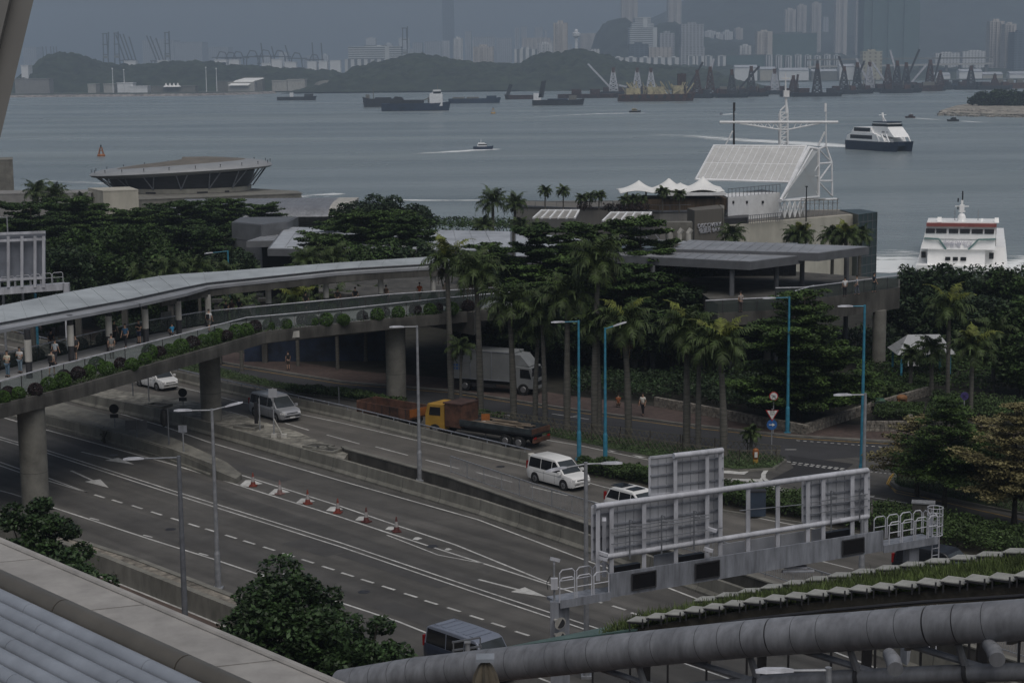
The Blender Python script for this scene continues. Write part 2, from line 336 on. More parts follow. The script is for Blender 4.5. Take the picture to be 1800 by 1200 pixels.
# ================================================================ haze, sea, land
hz=MB().box((0,5050,182),(14000,10500,376)).build('haze','black')
hm=bpy.data.materials.new('haze_air'); hm.use_nodes=True; n_=hm.node_tree; n_.nodes.clear()
pv=n_.nodes.new('ShaderNodeVolumePrincipled'); pv.inputs['Density'].default_value=0.00021; pv.inputs['Color'].default_value=(0.57,0.68,0.82,1); pv.inputs['Anisotropy'].default_value=0.15
ho=n_.nodes.new('ShaderNodeOutputMaterial'); n_.links.new(pv.outputs[0],ho.inputs['Volume'])
hz.data.materials.clear(); hz.data.materials.append(hm); tag(hz,kind='stuff')
def water_mat():
 m=bpy.data.materials.new('sea_water'); m.use_nodes=True; nt=m.node_tree; b=nt.nodes['Principled BSDF']
 b.inputs['Base Color'].default_value=(0.20,0.24,0.25,1); b.inputs['Roughness'].default_value=0.22; b.inputs['IOR'].default_value=1.33
 tc=_n(nt,'ShaderNodeTexCoord'); mp=_n(nt,'ShaderNodeMapping'); mp.inputs['Scale'].default_value=(0.35,1,1)
 nt.links.new(tc.outputs['Object'],mp.inputs[0])
 a=_n(nt,'ShaderNodeTexNoise'); a.inputs['Scale'].default_value=0.7; a.inputs['Detail'].default_value=5; nt.links.new(mp.outputs[0],a.inputs['Vector'])
 c=_n(nt,'ShaderNodeTexNoise'); c.inputs['Scale'].default_value=0.06; c.inputs['Detail'].default_value=4; nt.links.new(mp.outputs[0],c.inputs['Vector'])
 ad=_n(nt,'ShaderNodeMath',operation='MULTIPLY_ADD'); nt.links.new(c.outputs['Fac'],ad.inputs[0]); ad.inputs[1].default_value=2.2; nt.links.new(a.outputs['Fac'],ad.inputs[2])
 bp=_n(nt,'ShaderNodeBump'); bp.inputs['Strength'].default_value=0.9; bp.inputs['Distance'].default_value=0.55; nt.links.new(ad.outputs[0],bp.inputs['Height'])
 nt.links.new(bp.outputs[0],b.inputs['Normal'])
 big=_n(nt,'ShaderNodeTexNoise'); big.inputs['Scale'].default_value=0.006; big.inputs['Detail'].default_value=4
 m2=_n(nt,'ShaderNodeMapping'); m2.inputs['Scale'].default_value=(0.5,1.0,1); nt.links.new(tc.outputs['Object'],m2.inputs[0]); nt.links.new(m2.outputs[0],big.inputs['Vector'])
 mr=_n(nt,'ShaderNodeMapRange'); mr.inputs['From Min'].default_value=0.35; mr.inputs['From Max'].default_value=0.65; mr.inputs['To Min'].default_value=0.14; mr.inputs['To Max'].default_value=0.36
 nt.links.new(big.outputs['Fac'],mr.inputs['Value']); nt.links.new(mr.outputs[0],b.inputs['Roughness'])
 m5=_n(nt,'ShaderNodeMapping'); m5.inputs['Scale'].default_value=(0.22,1,1); nt.links.new(tc.outputs['Object'],m5.inputs[0]); n5=_n(nt,'ShaderNodeTexNoise'); n5.inputs['Scale'].default_value=0.02; n5.inputs['Detail'].default_value=6; nt.links.new(m5.outputs[0],n5.inputs['Vector'])
 r5=_n(nt,'ShaderNodeValToRGB'); r5.color_ramp.elements[0].position=.34; r5.color_ramp.elements[1].position=.64; r5.color_ramp.elements[0].color=(.165,.20,.21,1); r5.color_ramp.elements[1].color=(.25,.29,.30,1); nt.links.new(n5.outputs['Fac'],r5.inputs[0]); nt.links.new(r5.outputs[0],b.inputs['Base Color'])
 return m
M_['water']=water_mat()
def foam_mat():
 m=bpy.data.materials.new('foam'); m.use_nodes=True; nt=m.node_tree; b=nt.nodes['Principled BSDF']
 b.inputs['Base Color'].default_value=(0.85,0.88,0.88,1); b.inputs['Roughness'].default_value=0.8
 tc=_n(nt,'ShaderNodeTexCoord'); uv=_n(nt,'ShaderNodeUVMap')
 mp=_n(nt,'ShaderNodeMapping'); mp.inputs['Scale'].default_value=(0.25,1.0,1); nt.links.new(tc.outputs['Object'],mp.inputs[0])
 a=_n(nt,'ShaderNodeTexNoise'); a.inputs['Scale'].default_value=0.45; a.inputs['Detail'].default_value=7; a.inputs['Roughness'].default_value=0.7; nt.links.new(mp.outputs[0],a.inputs['Vector'])
 sp_=_n(nt,'ShaderNodeSeparateXYZ'); nt.links.new(uv.outputs[0],sp_.inputs[0])
 # u: along (0 = fresh, 1 = spent), v: across (0..1); density falls along and towards both sides
 e=_n(nt,'ShaderNodeMath',operation='PINGPONG'); e.inputs[1].default_value=0.5; nt.links.new(sp_.outputs[1],e.inputs[0])
 s1=_n(nt,'ShaderNodeMath',operation='MULTIPLY_ADD'); nt.links.new(sp_.outputs[0],s1.inputs[0]); s1.inputs[1].default_value=-0.42; s1.inputs[2].default_value=0.02
 s2=_n(nt,'ShaderNodeMath',operation='MULTIPLY_ADD'); nt.links.new(e.outputs[0],s2.inputs[0]); s2.inputs[1].default_value=0.55; nt.links.new(s1.outputs[0],s2.inputs[2])
 s3=_n(nt,'ShaderNodeMath',operation='ADD'); nt.links.new(s2.outputs[0],s3.inputs[0]); nt.links.new(a.outputs['Fac'],s3.inputs[1])
 mr=_n(nt,'ShaderNodeMapRange'); mr.inputs['From Min'].default_value=0.36; mr.inputs['From Max'].default_value=0.52; mr.inputs['To Max'].default_value=0.9; nt.links.new(s3.outputs[0],mr.inputs['Value'])
 tr=_n(nt,'ShaderNodeBsdfTransparent'); mx=_n(nt,'ShaderNodeMixShader'); nt.links.new(mr.outputs[0],mx.inputs[0]); nt.links.new(tr.outputs[0],mx.inputs[1]); nt.links.new(b.outputs[0],mx.inputs[2])
 nt.links.new(mx.outputs[0],nt.nodes['Material Output'].inputs[0]); return m
M_['foam']=foam_mat()
SEA=-4.0
struct(MB().sheet([(-6500,120),(6500,120),(6500,9900),(-6500,9900)],SEA).build('sea','water'))
def wake(pts,widths,u0=0.0):                    # pts: pixels from the boat backwards; widths in metres
 P_=[G(u,v,SEA+0.06) for u,v in pts]; n=len(P_); V=[]; F=[]; UVs=[]
 for i,p in enumerate(P_):
  t=(P_[min(i+1,n-1)]-P_[max(0,i-1)]).normalized(); q=Vector((-t.y,t.x,0))
  for j in range(3): V.append(tuple(p+q*widths[i]*(j/2-0.5))); UVs.append((u0+(1-u0)*i/(n-1),j/2))
 for i in range(n-1):
  for j in range(2): F.append((i*3+j,i*3+j+1,i*3+4+j,i*3+3+j))
 me=bpy.data.meshes.new('wake_foam'); me.from_pydata(V,[],F); ul=me.uv_layers.new(name='UVMap')
 for l in me.loops: ul.data[l.index].uv=UVs[l.vertex_index]
 me.materials.append(M_['foam']); o=bpy.data.objects.new('wake_foam',me); COL.objects.link(o); tag(o,kind='stuff')
wake([(872,262),(836,264),(790,267),(740,270),(690,272)],[7,9,12,12,9])
wake([(1134,199),(1105,199),(1060,200),(1010,202),(900,208)],[6,9,14,14,8])
wake([(1290,200),(1268,202),(1248,201)],[5,8,5])
wake([(1500,258),(1465,256),(1400,251),(1300,246),(1230,240),(1150,236)],[9,16,24,26,30,20])
wake([(1608,208),(1640,210),(1665,211)],[3,5,4]); wake([(1690,213),(1720,215),(1750,215)],[3,5,4])
wake([(1650,474),(1600,466),(1560,458),(1530,450),(1470,440)],[18,34,46,52,46]); wake([(1740,500),(1775,470),(1800,455),(1840,440)],[3,6,10,12])
wake([(600,340),(520,345),(400,338),(180,322),(60,318)],[10,22,26,22,14],.55); wake([(860,352),(760,352),(640,350),(560,345)],[5,8,10,6],.55)
land=[(-260,-60),(-260,470),(-150,470),(-118,395),(-48,388),(-26,300),(0,292),(18,262),(30,224),(54,217),(130,217),(130,-60)]
struct(MB().prism(land,-6.0,-0.03).build('ground','soil'))
def line(px,z=0.0,back=0,fwd=0):
 p=[G(u,v,z) for u,v in px]
 if back: p.insert(0,p[0]+(p[0]-p[1]).normalized()*back)
 if fwd: p.append(p[-1]+(p[-1]-p[-2]).normalized()*fwd)
 return p
# base lines (photo pixels on the road level)
KERB=[(100,985),(183,1013),(360,1085),(450,1122),(700,1225)]
B7=[(60,690),(150,714),(290,744),(430,784),(587,830),(840,906),(1040,974),(1250,1050)]
W8=[(608,808),(787,858),(933,910),(1037,945),(1250,1015)]
B9=[(300,668),(390,690),(600,737),(750,775),(928,818)]
FAR=[(400,640),(600,672),(787,687),(977,717),(1200,747),(1383,767),(1553,777),(1700,777),(1850,775)]
FARL=line(FAR,0,60,40)
poly=[(-90,60),(-90,190)]+[(p.x,p.y) for p in FARL]+[(120,60)]
struct(MB().sheet(poly,0.0).build('highway_road','asphalt'))
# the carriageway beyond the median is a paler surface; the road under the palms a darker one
b7=line(B7,0,60,60); b9=line(B9,0,60)
near2=line([(200,690),(333,707),(420,735),(520,762),(608,806),(787,856),(933,910),(1037,945),(1250,1015)],0,60,60)
far2=line([(300,668),(390,690),(600,737),(700,742),(960,767),(1140,806),(1290,832),(1430,868),(1600,905),(1800,935)],0,60,30)
struct(MB().sheet([(p.x,p.y) for p in near2]+[(p.x,p.y) for p in reversed(far2)],0.004).build('slip_road','asphalt_light'))
v1=line([(390,655),(480,676),(690,708),(850,740),(1100,780),(1370,808)],0,60)
f1=FARL
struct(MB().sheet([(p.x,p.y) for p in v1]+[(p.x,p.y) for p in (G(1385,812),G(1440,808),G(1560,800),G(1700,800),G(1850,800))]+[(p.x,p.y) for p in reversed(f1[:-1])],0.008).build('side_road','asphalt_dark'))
struct(MB().sheet([tuple(G(*q))[:2] for q in ((1385,800),(1500,815),(1480,832),(1440,842),(1350,845),(1395,822))],0.012).build('fresh_asphalt_patch',mat('fresh_asphalt',(0.022,0.022,0.024),0.85,0.12,0.4,bump=0.3,bscale=40)))
# ---- pavement beyond, with kerb
kb=MB().sweep(FARL,[(0,0),(0,0.13),(0.25,0.13),(0.25,0)]).build('kerb','concrete'); struct(kb)
pp=[(p.x,p.y) for p in FARL]
q=[(p.x-.18,p.y+0.17) for p in FARL]
bk=[(p.x+.9,p.y+5.2) for p in FARL]
struct(MB().prism(q+bk[::-1],0.0,0.11).build('brick_pavement','brick')); struct(MB().prism(bk+[(120,200),(-60,222)],0.0,0.09).build('shade_dark_bed',mat('shade_dark_soil',(.022,.021,.015),.95,.3,.8,bump=.6)))  # bed soil coloured near black, standing in for deep shade under the plaza
struct(MB().sweep([p+Vector((0,0,0.012)) for p in line([(u,v+3) for u,v in FAR],0,60,30)],[(0,0),(0,0.004),(0.1,0.004),(0.1,0)]).build('yellow_line','yellow_paint'))
# ---- road markings
MK=MB(); ZP=0.013
def strip(mb,px,wd,back=0,fwd=0,z=ZP):
 p=line(px,0,back,fwd); n=len(p); o=len(mb.v); L=[]
 for i in range(n):
  t=(p[min(i+1,n-1)]-p[max(i-1,0)]).normalized(); qv=Vector((-t.y,t.x,0))*wd/2
  L.append((p[i]+qv,p[i]-qv))
 for i in range(n-1):
  a,b=L[i]; c,d=L[i+1]; mb.quad((b.x,b.y,z),(d.x,d.y,z),(c.x,c.y,z),(a.x,a.y,z))
strip(MK,[(0,862),(23,868),(85,889),(272,950),(377,983),(463,1012),(560,1046),(700,1092),(770,1120)],0.14,40,20)
strip(MK,[(0,812),(37,825),(85,840),(153,865)],0.13,40); strip(MK,[(0,818),(37,831),(85,845),(153,865)],0.13,40)
for a in ((175,872),(206,881),(241,891),(275,902),(310,913),(341,923),(371,932),(406,943),(438,953),(473,964),(507,975),(541,986),(577,998),(611,1009.5),(646,1021),(683,1033),(722,1046),(758,1058.5),(798,1071),(838,1085),(876,1098),(918,1113),(1240,1215),(1047,1056),(1088,1068),(1121,1080)):
 L_=9+(a[1]-870)*0.013; strip(MK,[(a[0]-L_,a[1]-L_*.31),(a[0]+L_,a[1]+L_*.31)],0.17)
for a in ((166,912),(260,942),(358,974),(460,1009),(505,1010)): strip(MK,[(a[0]-8,a[1]-2),(a[0]+8,a[1]+2)],0.13)
for off in (0,7):
 strip(MK,[(0,768+off*.6),(37,779+off*.6),(82,791+off*.7),(300,861+off*.8),(600,954+off),(820,1028+off*1.1),(960,1074+off*1.2),(1038,1100+off*1.3)],0.12,40,30)
strip(MK,[(17,737),(80,755),(300,815),(380,840),(417,852),(600,909),(700,942),(800,974),(965,1027)],0.14,30,3)
strip(MK,[(425,835),(600,890),(700,924),(800,957),(965,1024)],0.14,0,0)
strip(MK,[(680,940),(770,975),(850,990)],0.1)
strip(MK,[(128,703),(290,750),(367,777),(600,845),(840,913),(1047,991),(1170,1031),(1240,1058)],0.14,50,30)
strip(MK,[(315,680),(353,689),(420,706),(533,729),(600,743),(750,778),(927,821),(1030,847),(1063,856),(1270,898),(1430,929),(1600,970)],0.12,40,20)
for a,b in (((402,723),(437,733)),((500,743),(543,756)),((574,764),(632,780)),((660,785),(717,800)),((748,808),(808,824)),((838,830),(900,847)),((933,855),(998,871)),((1033,879),(1090,893)),((1440,985),(1500,1000)),((325,703),(352,711))): strip(MK,[a,b],0.12)
strip(MK,[(960,773),(1020,783),(1080,796),(1140,808)],0.13)
strip(MK,[(1268,840),(1330,853),(1410,867)],0.13); strip(MK,[(1320,849),(1360,855),(1412,866)],0.13)
for pg in (((1268,827),(1300,826),(1318,827),(1308,834),(1268,831)),((1066,789),(1085,789),(1100,793),(1076,794)),((1110,799),(1140,799),(1148,804),(1124,804)),((1280,841),(1335,842),(1338,839),(1343,848),(1330,849))):
 MK.sheet([tuple(G(*p))[:2] for p in pg],ZP)
arc=[(1347,826),(1342,833),(1342,840),(1350,846)]; strip(MK,arc,0.3)
for i in range(10): strip(MK,[(1383+i*10.5,811+i*1.3),(1390+i*10.5,812+i*1.3)],0.16); strip(MK,[(1392+i*10.5,815+i*1.2),(1398+i*10.5,816+i*1.2)],0.16)
for i in range(14): strip(MK,[(1400+i*12,774+i*.9),(1406+i*12,774.5+i*.9)],0.12)
for i in range(7): strip(MK,[(1530+i*8,829+i*.8),(1534+i*8,829.5+i*.8)],0.12)
strip(MK,[(1380,790),(1400,790)],0.12); strip(MK,[(1527,873),(1595,884)],0.14); strip(MK,[(1525,885),(1547,889)],0.12)
strip(MK,[(970,727),(1035,737)],0.12); strip(MK,[(1000,734),(1020,729)],0.12); strip(MK,[(860,725),(900,731)],0.1)
def arrow(tail,tip,hw=0.55,fr=0.42):
 a,b=G(*tail),G(*tip); d=b-a; L=d.length; d.normalize(); qv=Vector((-d.y,d.x,0)); m=a+d*L*(1-fr)
 P_=[a+qv*.09,a-qv*.09,m-qv*.09,m-qv*hw,b,m+qv*hw,m+qv*.09]
 MK.quad(*[(p.x,p.y,ZP) for p in (P_[0],P_[1],P_[2],P_[6])]); MK.quad(*[(p.x,p.y,ZP) for p in (P_[3],P_[4],P_[5])])
arrow((125,827),(191,857)); arrow((143,794),(236,816)); arrow((841,1018),(962,1049)); arrow((1520,868),(1535,874),.4)
# chevrons in the gore
for i,(u,v) in enumerate(((441,849),(491,864),(537,880),(588,894),(637,911),(688,928),(734,946),(788,965))):
 s_=1-i*0.095; a=21*s_
 MK.sheet([tuple(G(u+x*a,v+y*a*.27))[:2] for x,y in ((-1,.8),(-.45,-.9),(.15,-1),(1,.15),(.4,.55),(.05,1.2))],ZP)
MK.v=[(x,y,z) for x,y,z in MK.v]
struct(MK.build('road_marking','paint'))
y2=MB()
for off in (0,4): strip(y2,[(1610,869+off),(1575,862+off),(1559+off*.5,850),(1565+off*.5,838),(1571,832+off*.5)],0.12)
strip(y2,[(1610,871),(1700,892),(1850,925)],0.12)
struct(y2.build('yellow_line','yellow_paint'))
# tyre-darkened lanes / repairs of slightly different asphalt
tm=mat('asphalt_repair',(0.067,0.064,0.060),0.85,0.14,0.5,bump=0.3,bscale=40,lane=(.831,.2))
ts=MB();
for px,wd in (([(0,838),(300,935),(600,1030),(900,1130)],2.4),([(60,745),(420,880),(900,1050)],1.6)): strip(ts,px,wd,30,20,0.004)
struct(ts.build('worn_lane',tm))
pr_=random.Random(3); pm=MB(); pl_=MB()
for (u,v,L_,wd,dark) in ((120,815,5,1.2,1),(330,905,7,1.6,0),(560,960,4,2.2,1),(690,1000,9,1.0,1),(820,985,6,2.0,0),(450,830,7,1.1,1),(250,850,3,1.0,1),(740,1085,6,1.4,1),(600,1070,5,1.3,0)):
 c=G(u,v); d=Vector((.674,-.739,0)); qv=Vector((.739,.674,0)); P_=[c+d*L_/2*a+qv*wd/2*b for a,b in ((-1,-1),(1,-1),(1,1),(-1,1))]; (pm if dark else pl_).quad(*[(p.x,p.y,.007) for p in P_])
struct(pm.build('asphalt_patch',mat('patch_dark',(.058,.056,.054),.85,.1,.8,bump=.3,bscale=40))); struct(pl_.build('asphalt_patch',mat('patch_light',(.083,.079,.073),.85,.1,.8,bump=.3,bscale=40)))
for i,(u,v) in enumerate(((300,930),(640,1040),(200,800),(760,960),(1150,870),(880,820))): p=G(u,v); struct(MB().tube((p.x,p.y,.008),(p.x,p.y,.016),.32,None,16).build('manhole_lid','dark_metal'))
# ---- verges (raised beds of grass)
def island(name,px,h=0.12,soilm='grass',kerbm='concrete'):
 p=[tuple(G(*q))[:2] for q in px]; struct(MB().prism(p,0.0,h).build(name,kerbm))
 c=Vector((sum(a for a,b in p)/len(p),sum(b for a,b in p)/len(p)))
 ins=[]
 for a in p: d=c-Vector(a); ins.append(tuple(Vector(a)+d.normalized()*0.22))
 struct(MB().sheet(ins,h+0.01).build(name+'_grass',soilm)); return p
M_['turf']=mat('turf',(0.040,0.062,0.020),0.95,0.3,1.2,bump=0.6,patch=(0.3,0.25))
VERGE=[(300,648),(520,692),(600,700),(720,722),(880,752),(960,768),(1100,797),(1210,818),(1300,829),(1362,826),(1383,811),(1370,806),(1200,788),(1040,768),(850,738),(690,706),(480,674),(300,630)]
island('verge',VERGE,0.14,'turf')
HEDGE=[(1008,838),(1140,860),(1270,900),(1410,922),(1600,960),(1900,1015),(1900,962),(1600,915),(1410,888),(1270,866),(1140,838),(1020,822)]
island('hedge_bed',HEDGE,0.14,'soil')
CORNER=[(1950,935),(1700,886),(1610,865),(1578,859),(1566,850),(1572,838),(1590,829),(1650,820),(1900,816)]
island('corner_verge',CORNER,0.14,'turf')
# ---- median (raised paving between the two carriageways)
mp_=[(60,660),(200,684),(333,702),(420,729),(520,757),(612,797),(600,812),(430,768),(290,728),(150,697),(60,676)]
md=[tuple(G(u,v,0.5))[:2] for u,v in mp_]
struct(MB().prism(md,0.0,0.5).build('median_paving','paving'))
# sunken gravel strip between barrier and parapet
st_=line([(612,812),(840,893),(1040,962),(1250,1038)],0,0,30); st2=line([(612,806),(787,858),(933,911),(1037,946),(1250,1016)],0,0,30)
struct(MB().sheet([tuple(p)[:2] for p in st_]+[tuple(p)[:2] for p in reversed(st2)],0.01).build('gravel_strip',mat('gravel_strip',(0.05,0.045,0.04),0.95,0.5,1.8,bump=0.7,patch=(0.5,0.3))))
# ---- nose island with signs
ni=[(40,738),(187,776),(300,811),(385,843),(415,850),(425,842),(400,826),(310,790),(200,742),(90,712),(20,698)]
zz=[.85,.85,.85,.55,.35,.35,.55,.8,.5,.5,.5]
nb=MB(); n=len(ni); g0=[G(*p) for p in ni]
nb.v=[(p.x,p.y,0) for p in g0]+[(p.x*1.0,p.y,z) for p,z in zip(g0,zz)]
nb.f=[(i,(i+1) % n,n+(i+1) % n,n+i) for i in range(n)]+[tuple(range(n,2*n))]; nb.m=[0]*len(nb.f)
struct(nb.build('nose_island','barrier'))
# ---- barriers
NJ=[(0.0,0.0),(0.0,0.12),(0.16,0.30),(0.24,0.95),(0.46,0.95),(0.6,0.3),(0.62,0.0)]
def barrier(name,label,px,sec,mt,back=0,fwd=0,joints=4.0,z=0):
 t=thing(name,label,'barrier',G(*px[len(px) // 2]))
 ln=[p+Vector((0,0,z)) for p in line(px,0,back,fwd)]
 MB().sweep(ln,sec).build('wall',mt,t,world=True)
 if joints:
  jb=MB(); cum=0
  for a,b in zip(ln[:-1],ln[1:]):
   d=(b-a); L=d.length; d.normalize(); nn=Vector((-d.y,d.x,0)); s_=joints-cum
   while s_ < L:
    c=a+d*s_
    for (q0,z0),(q1,z1) in zip(sec[:-1],sec[1:]):
     if z0 == z1 and z0 < .2: continue
     A=c+nn*q0+Vector((0,0,z0)); B_=c+nn*q1+Vector((0,0,z1)); out=(nn*(z0-z1)+Vector((0,0,q1-q0)))
     out=out.normalized()*0.004*(1)
     # joints are shallow dark fillets
     w2=d*0.022; jb.quad(A+out-w2,A+out+w2,B_+out+w2,B_+out-w2)
    s_ += joints
   cum=L-(s_-joints)
  jb.build('joint','concrete_dark',t,world=True)
 return t
barrier('concrete_barrier','long ribbed concrete barrier along the paved median beside the main carriageway',B7,NJ,'barrier',50,40)
barrier('concrete_barrier','concrete barrier with upright joints on the sign island left of the traffic cones',[(40,738),(187,776),(300,811),(370,838)],[(-.05,0),(-.05,.15),(.1,.3),(.16,.88),(.4,.88),(.42,0)],'barrier',40,0)
t9=barrier('concrete_barrier','concrete barrier topped by a metal rail, between silver van and rusty flatbed truck',B9+[(935,812)][:0],[(-.02,0),(0,.15),(.14,.3),(.2,.82),(.42,.82),(.55,.3),(.56,0)],'barrier',50,0)
a,b=G(928,818),G(905,812)
dd=(G(928,818)-G(750,775)).normalized()
MB().ext([a,a+dd*2.2,a+dd*2.0+Vector((0,0,.12)),a+Vector((0,0,.85))],Vector((-dd.y,dd.x,0))*.5).build('sloped_end','concrete_light',t9,world=True)
rl=[p+Vector((0,0,1.06))+Vector((-dd.y,dd.x,0))*.3 for p in line(B9,0,50)]
MB().path(rl,0.05,6).build('handrail','steel',t9,world=True)
pb=MB()
for a,b in zip(rl[:-1],rl[1:]):
 for s_ in np.arange(0.5,(b-a).length,2.0):
  c=a+(b-a).normalized()*s_; pb.beam((c.x,c.y,.8),(c.x,c.y,1.04),.06,.06)
pb.build('rail_support','steel',t9,world=True)
t8=thing('parapet_wall','low dark concrete parapet wall under a grey picket railing','wall',G(787,858))
MB().sweep(line([(600,803)]+W8,0,0,40),[(0,0),(0,.72),(.3,.72),(.3,0)]).build('wall','concrete_dark',t8,world=True)
MB().sweep([p+Vector((0,0,.722)) for p in line([(600,803)]+W8,0,0,40)],[(-.04,0),(-.04,.08),(.34,.08),(.34,0)]).build('coping','concrete',t8,world=True)
# railing with close pickets
def railing(name,label,pts,h,gap=0.14,post=2.0,mt='steel',rail_r=0.03,picket=True,thick=.05):
 t=thing(name,label,'railing',pts[0]); top=MB(); pk=MB(); ps=[]
 Hh=Vector((0,0,h))
 for i,(a,b) in enumerate(zip(pts[:-1],pts[1:])):
  top.beam(a+Hh,b+Hh,rail_r*2,rail_r*2); top.beam(a+Vector((0,0,.12)),b+Vector((0,0,.12)),rail_r*1.4,rail_r*1.4)
  L=(b-a).length; d=(b-a).normalized()
  if picket:
   for s_ in np.arange(gap,L,gap): c=a+d*s_; pk.beam(c+Vector((0,0,.12)),c+Hh,.018,.018)
  for s_ in np.arange(0,L,post): ps.append(a+d*s_)
 top.build('rail',mt,t,world=True)
 if picket: pk.build('pickets',mt,t,world=True); t.children[-1]['kind']='stuff'
 for c in ps[:90]: MB().beam(c,c+Hh,thick,thick).build('post',mt,t,world=True)
 return t
fp=[p+Vector((0,0,.8)) for p in line([(790,853),(933,904),(1037,939),(1250,1009)],0,0,25)]
fp=[p+Vector((.1,.1,0)) for p in fp]
railing('railing','grey picket railing on the low parapet beside the white minivan',fp,1.15,.13,2.0,'pole',.03)
# near planter barrier (bottom left)
tp=thing('planter_barrier','long concrete planter barrier with weathered slabs along the near kerb','barrier',G(183,1013))
kl=line(KERB,0,45,30)
MB().sweep(kl,[(0,0),(0,1.1),(.36,1.1),(.36,0)]).build('wall','barrier',tp,world=True)
MB().sweep(kl,[(1.62,0),(1.62,.75),(1.96,.75),(1.98,0)]).build('kerb_wall','concrete',tp,world=True)
MB().sweep(kl,[(.36,.0),(.36,.68),(1.62,.68),(1.62,0)]).build('slab',mat('stained_slabs',(0.20,0.18,0.15),0.9,0.34,1.6,bump=0.5,streak=(1,1,1),patch=(0.7,0.35)),tp,world=True)
struct(MB().sheet([tuple(p)[:2] for p in line(KERB,0,45,30)]+[(20,40),(-70,40)],0.006).build('red_path',mat('red_path',(0.085,0.062,0.052),0.9,0.15,0.5,bump=0.3)))
wl=MB(); strip(wl,[(213,1027),(357,1085),(500,1145)],0.14,40,20,0.011); struct(wl.build('road_marking','paint'))
# ================================================================ far shore, hills, city
def shore_pt(u,v): p=G(u,v,SEA); return (p.x,p.y)
fs=[shore_pt(*q) for q in ((-150,169),(300,166.5),(470,163.5),(505,162),(600,162.5),(760,162),(1080,159.5),(1150,151),(1300,146),(1500,143),(1700,141.5),(1950,140))]
struct(MB().prism(fs+[(2600,9500),(-2600,9500)],SEA-3,SEA+1.4).build('far_shore_ground',mat('far_ground',(0.06,0.07,0.05),0.9,0.3,0.02)))
def vnoise(X,Y,seed):
 r=np.random.default_rng(seed); T=r.random((256,256)); xi=np.floor(X).astype(int); yi=np.floor(Y).astype(int); fx=X-xi; fy=Y-yi
 fx=fx*fx*(3-2*fx); fy=fy*fy*(3-2*fy); g=lambda a,b: T[a % 256,b % 256]
 return (g(xi,yi)*(1-fx)+g(xi+1,yi)*fx)*(1-fy)+(g(xi,yi+1)*(1-fx)+g(xi+1,yi+1)*fx)*fy
def hill(name,crest,d,front,back,mt,lump=6.0,cell=11.0,res=3.6,base=-2.6,seed=1,kind='structure'):
 us=np.array([c[0] for c in crest],float); vs=np.array([c[1] for c in crest],float)
 x0=D(us[0],100,d).x; x1=D(us[-1],100,d).x; nx=int((x1-x0)/res); ny=int((front+back)/res)
 X,Y=np.meshgrid(np.linspace(x0,x1,nx),np.linspace(d-front,d+back,ny))
 U=X[0]*FPX/d*1.003+900; V=np.interp(U,us,vs)+(5 if d < 2600 else 0); Zc=np.array([D(u,v,d).z for u,v in zip(U,V)])-base
 s_=np.where(Y < d,(Y-(d-front))/front,1-(Y-d)/back); s_=np.clip(s_,0,1)
 prof=np.sin(s_*np.pi/2) ** 0.8
 edge=np.clip(np.minimum((X-x0),(x1-X))/60,0,1)
 Z=base+Zc[None,:]*prof*edge*(0.80+0.22*vnoise(X/70,Y/70,seed+5))+lump*(vnoise(X/cell,Y/cell,seed)*1.2+vnoise(X/cell*2.3,Y/cell*2.3,seed+1)*0.7)*np.clip(s_*8,0,1)*edge
 Vt=np.stack([X.ravel(),Y.ravel(),Z.ravel()],1); i=np.arange(nx*ny).reshape(ny,nx)
 F=np.stack([i[:-1,:-1].ravel(),i[:-1,1:].ravel(),i[1:,1:].ravel(),i[1:,:-1].ravel()],1)
 o=raw(name,Vt,F,mt); tag(o,kind=kind); return o
M_['forest']=mat('forest',(0.034,0.047,0.026),0.9,0.2,0.07,col2=(0.006,0.010,0.007),bump=0.0,patch=(0.012,0.2))
M_['rockhill']=mat('rock_hill',(0.022,0.030,0.022),0.95,0.35,0.02)
hill('hills',[(20,150),(45,122),(80,105),(110,97),(135,94),(160,100),(185,110),(225,113),(260,116),(300,110),(340,109),(380,113),(430,119),(520,123),(600,128),(660,140)],2560,190,200,'forest',seed=3)
hill('hills',[(545,152),(575,142),(600,132),(650,120),(690,110),(720,102),(760,99),(800,103),(850,113),(900,117),(925,112),(945,100),(962,94),(985,97),(1010,90),(1040,93),(1070,100),(1090,112),(1150,118),(1200,122),(1260,130),(1310,140)],2480,330,220,'forest',lump=7,seed=7)
hill('hills',[(1010,115),(1030,100),(1045,80),(1060,52),(1078,42),(1092,36),(1110,46),(1140,52),(1180,44),(1230,70),(1300,85),(1420,100),(1500,105)],4300,500,500,'rockhill',lump=12,cell=26,res=14,seed=9)
hill('mountain',[(960,112),(1040,96),(1100,70),(1150,40),(1190,14),(1230,-6),(1300,-18),(1400,-30),(1550,-38),(1700,-36),(1800,-30),(1960,-20)],6300,1700,1500,'rockhill',lump=16,cell=60,res=34,seed=12)
hill('hills',[(1120,122),(1200,119),(1290,124),(1400,128),(1560,125),(1640,122),(1700,128),(1850,126)],3150,120,140,'forest',lump=6,cell=14,res=6,seed=15)
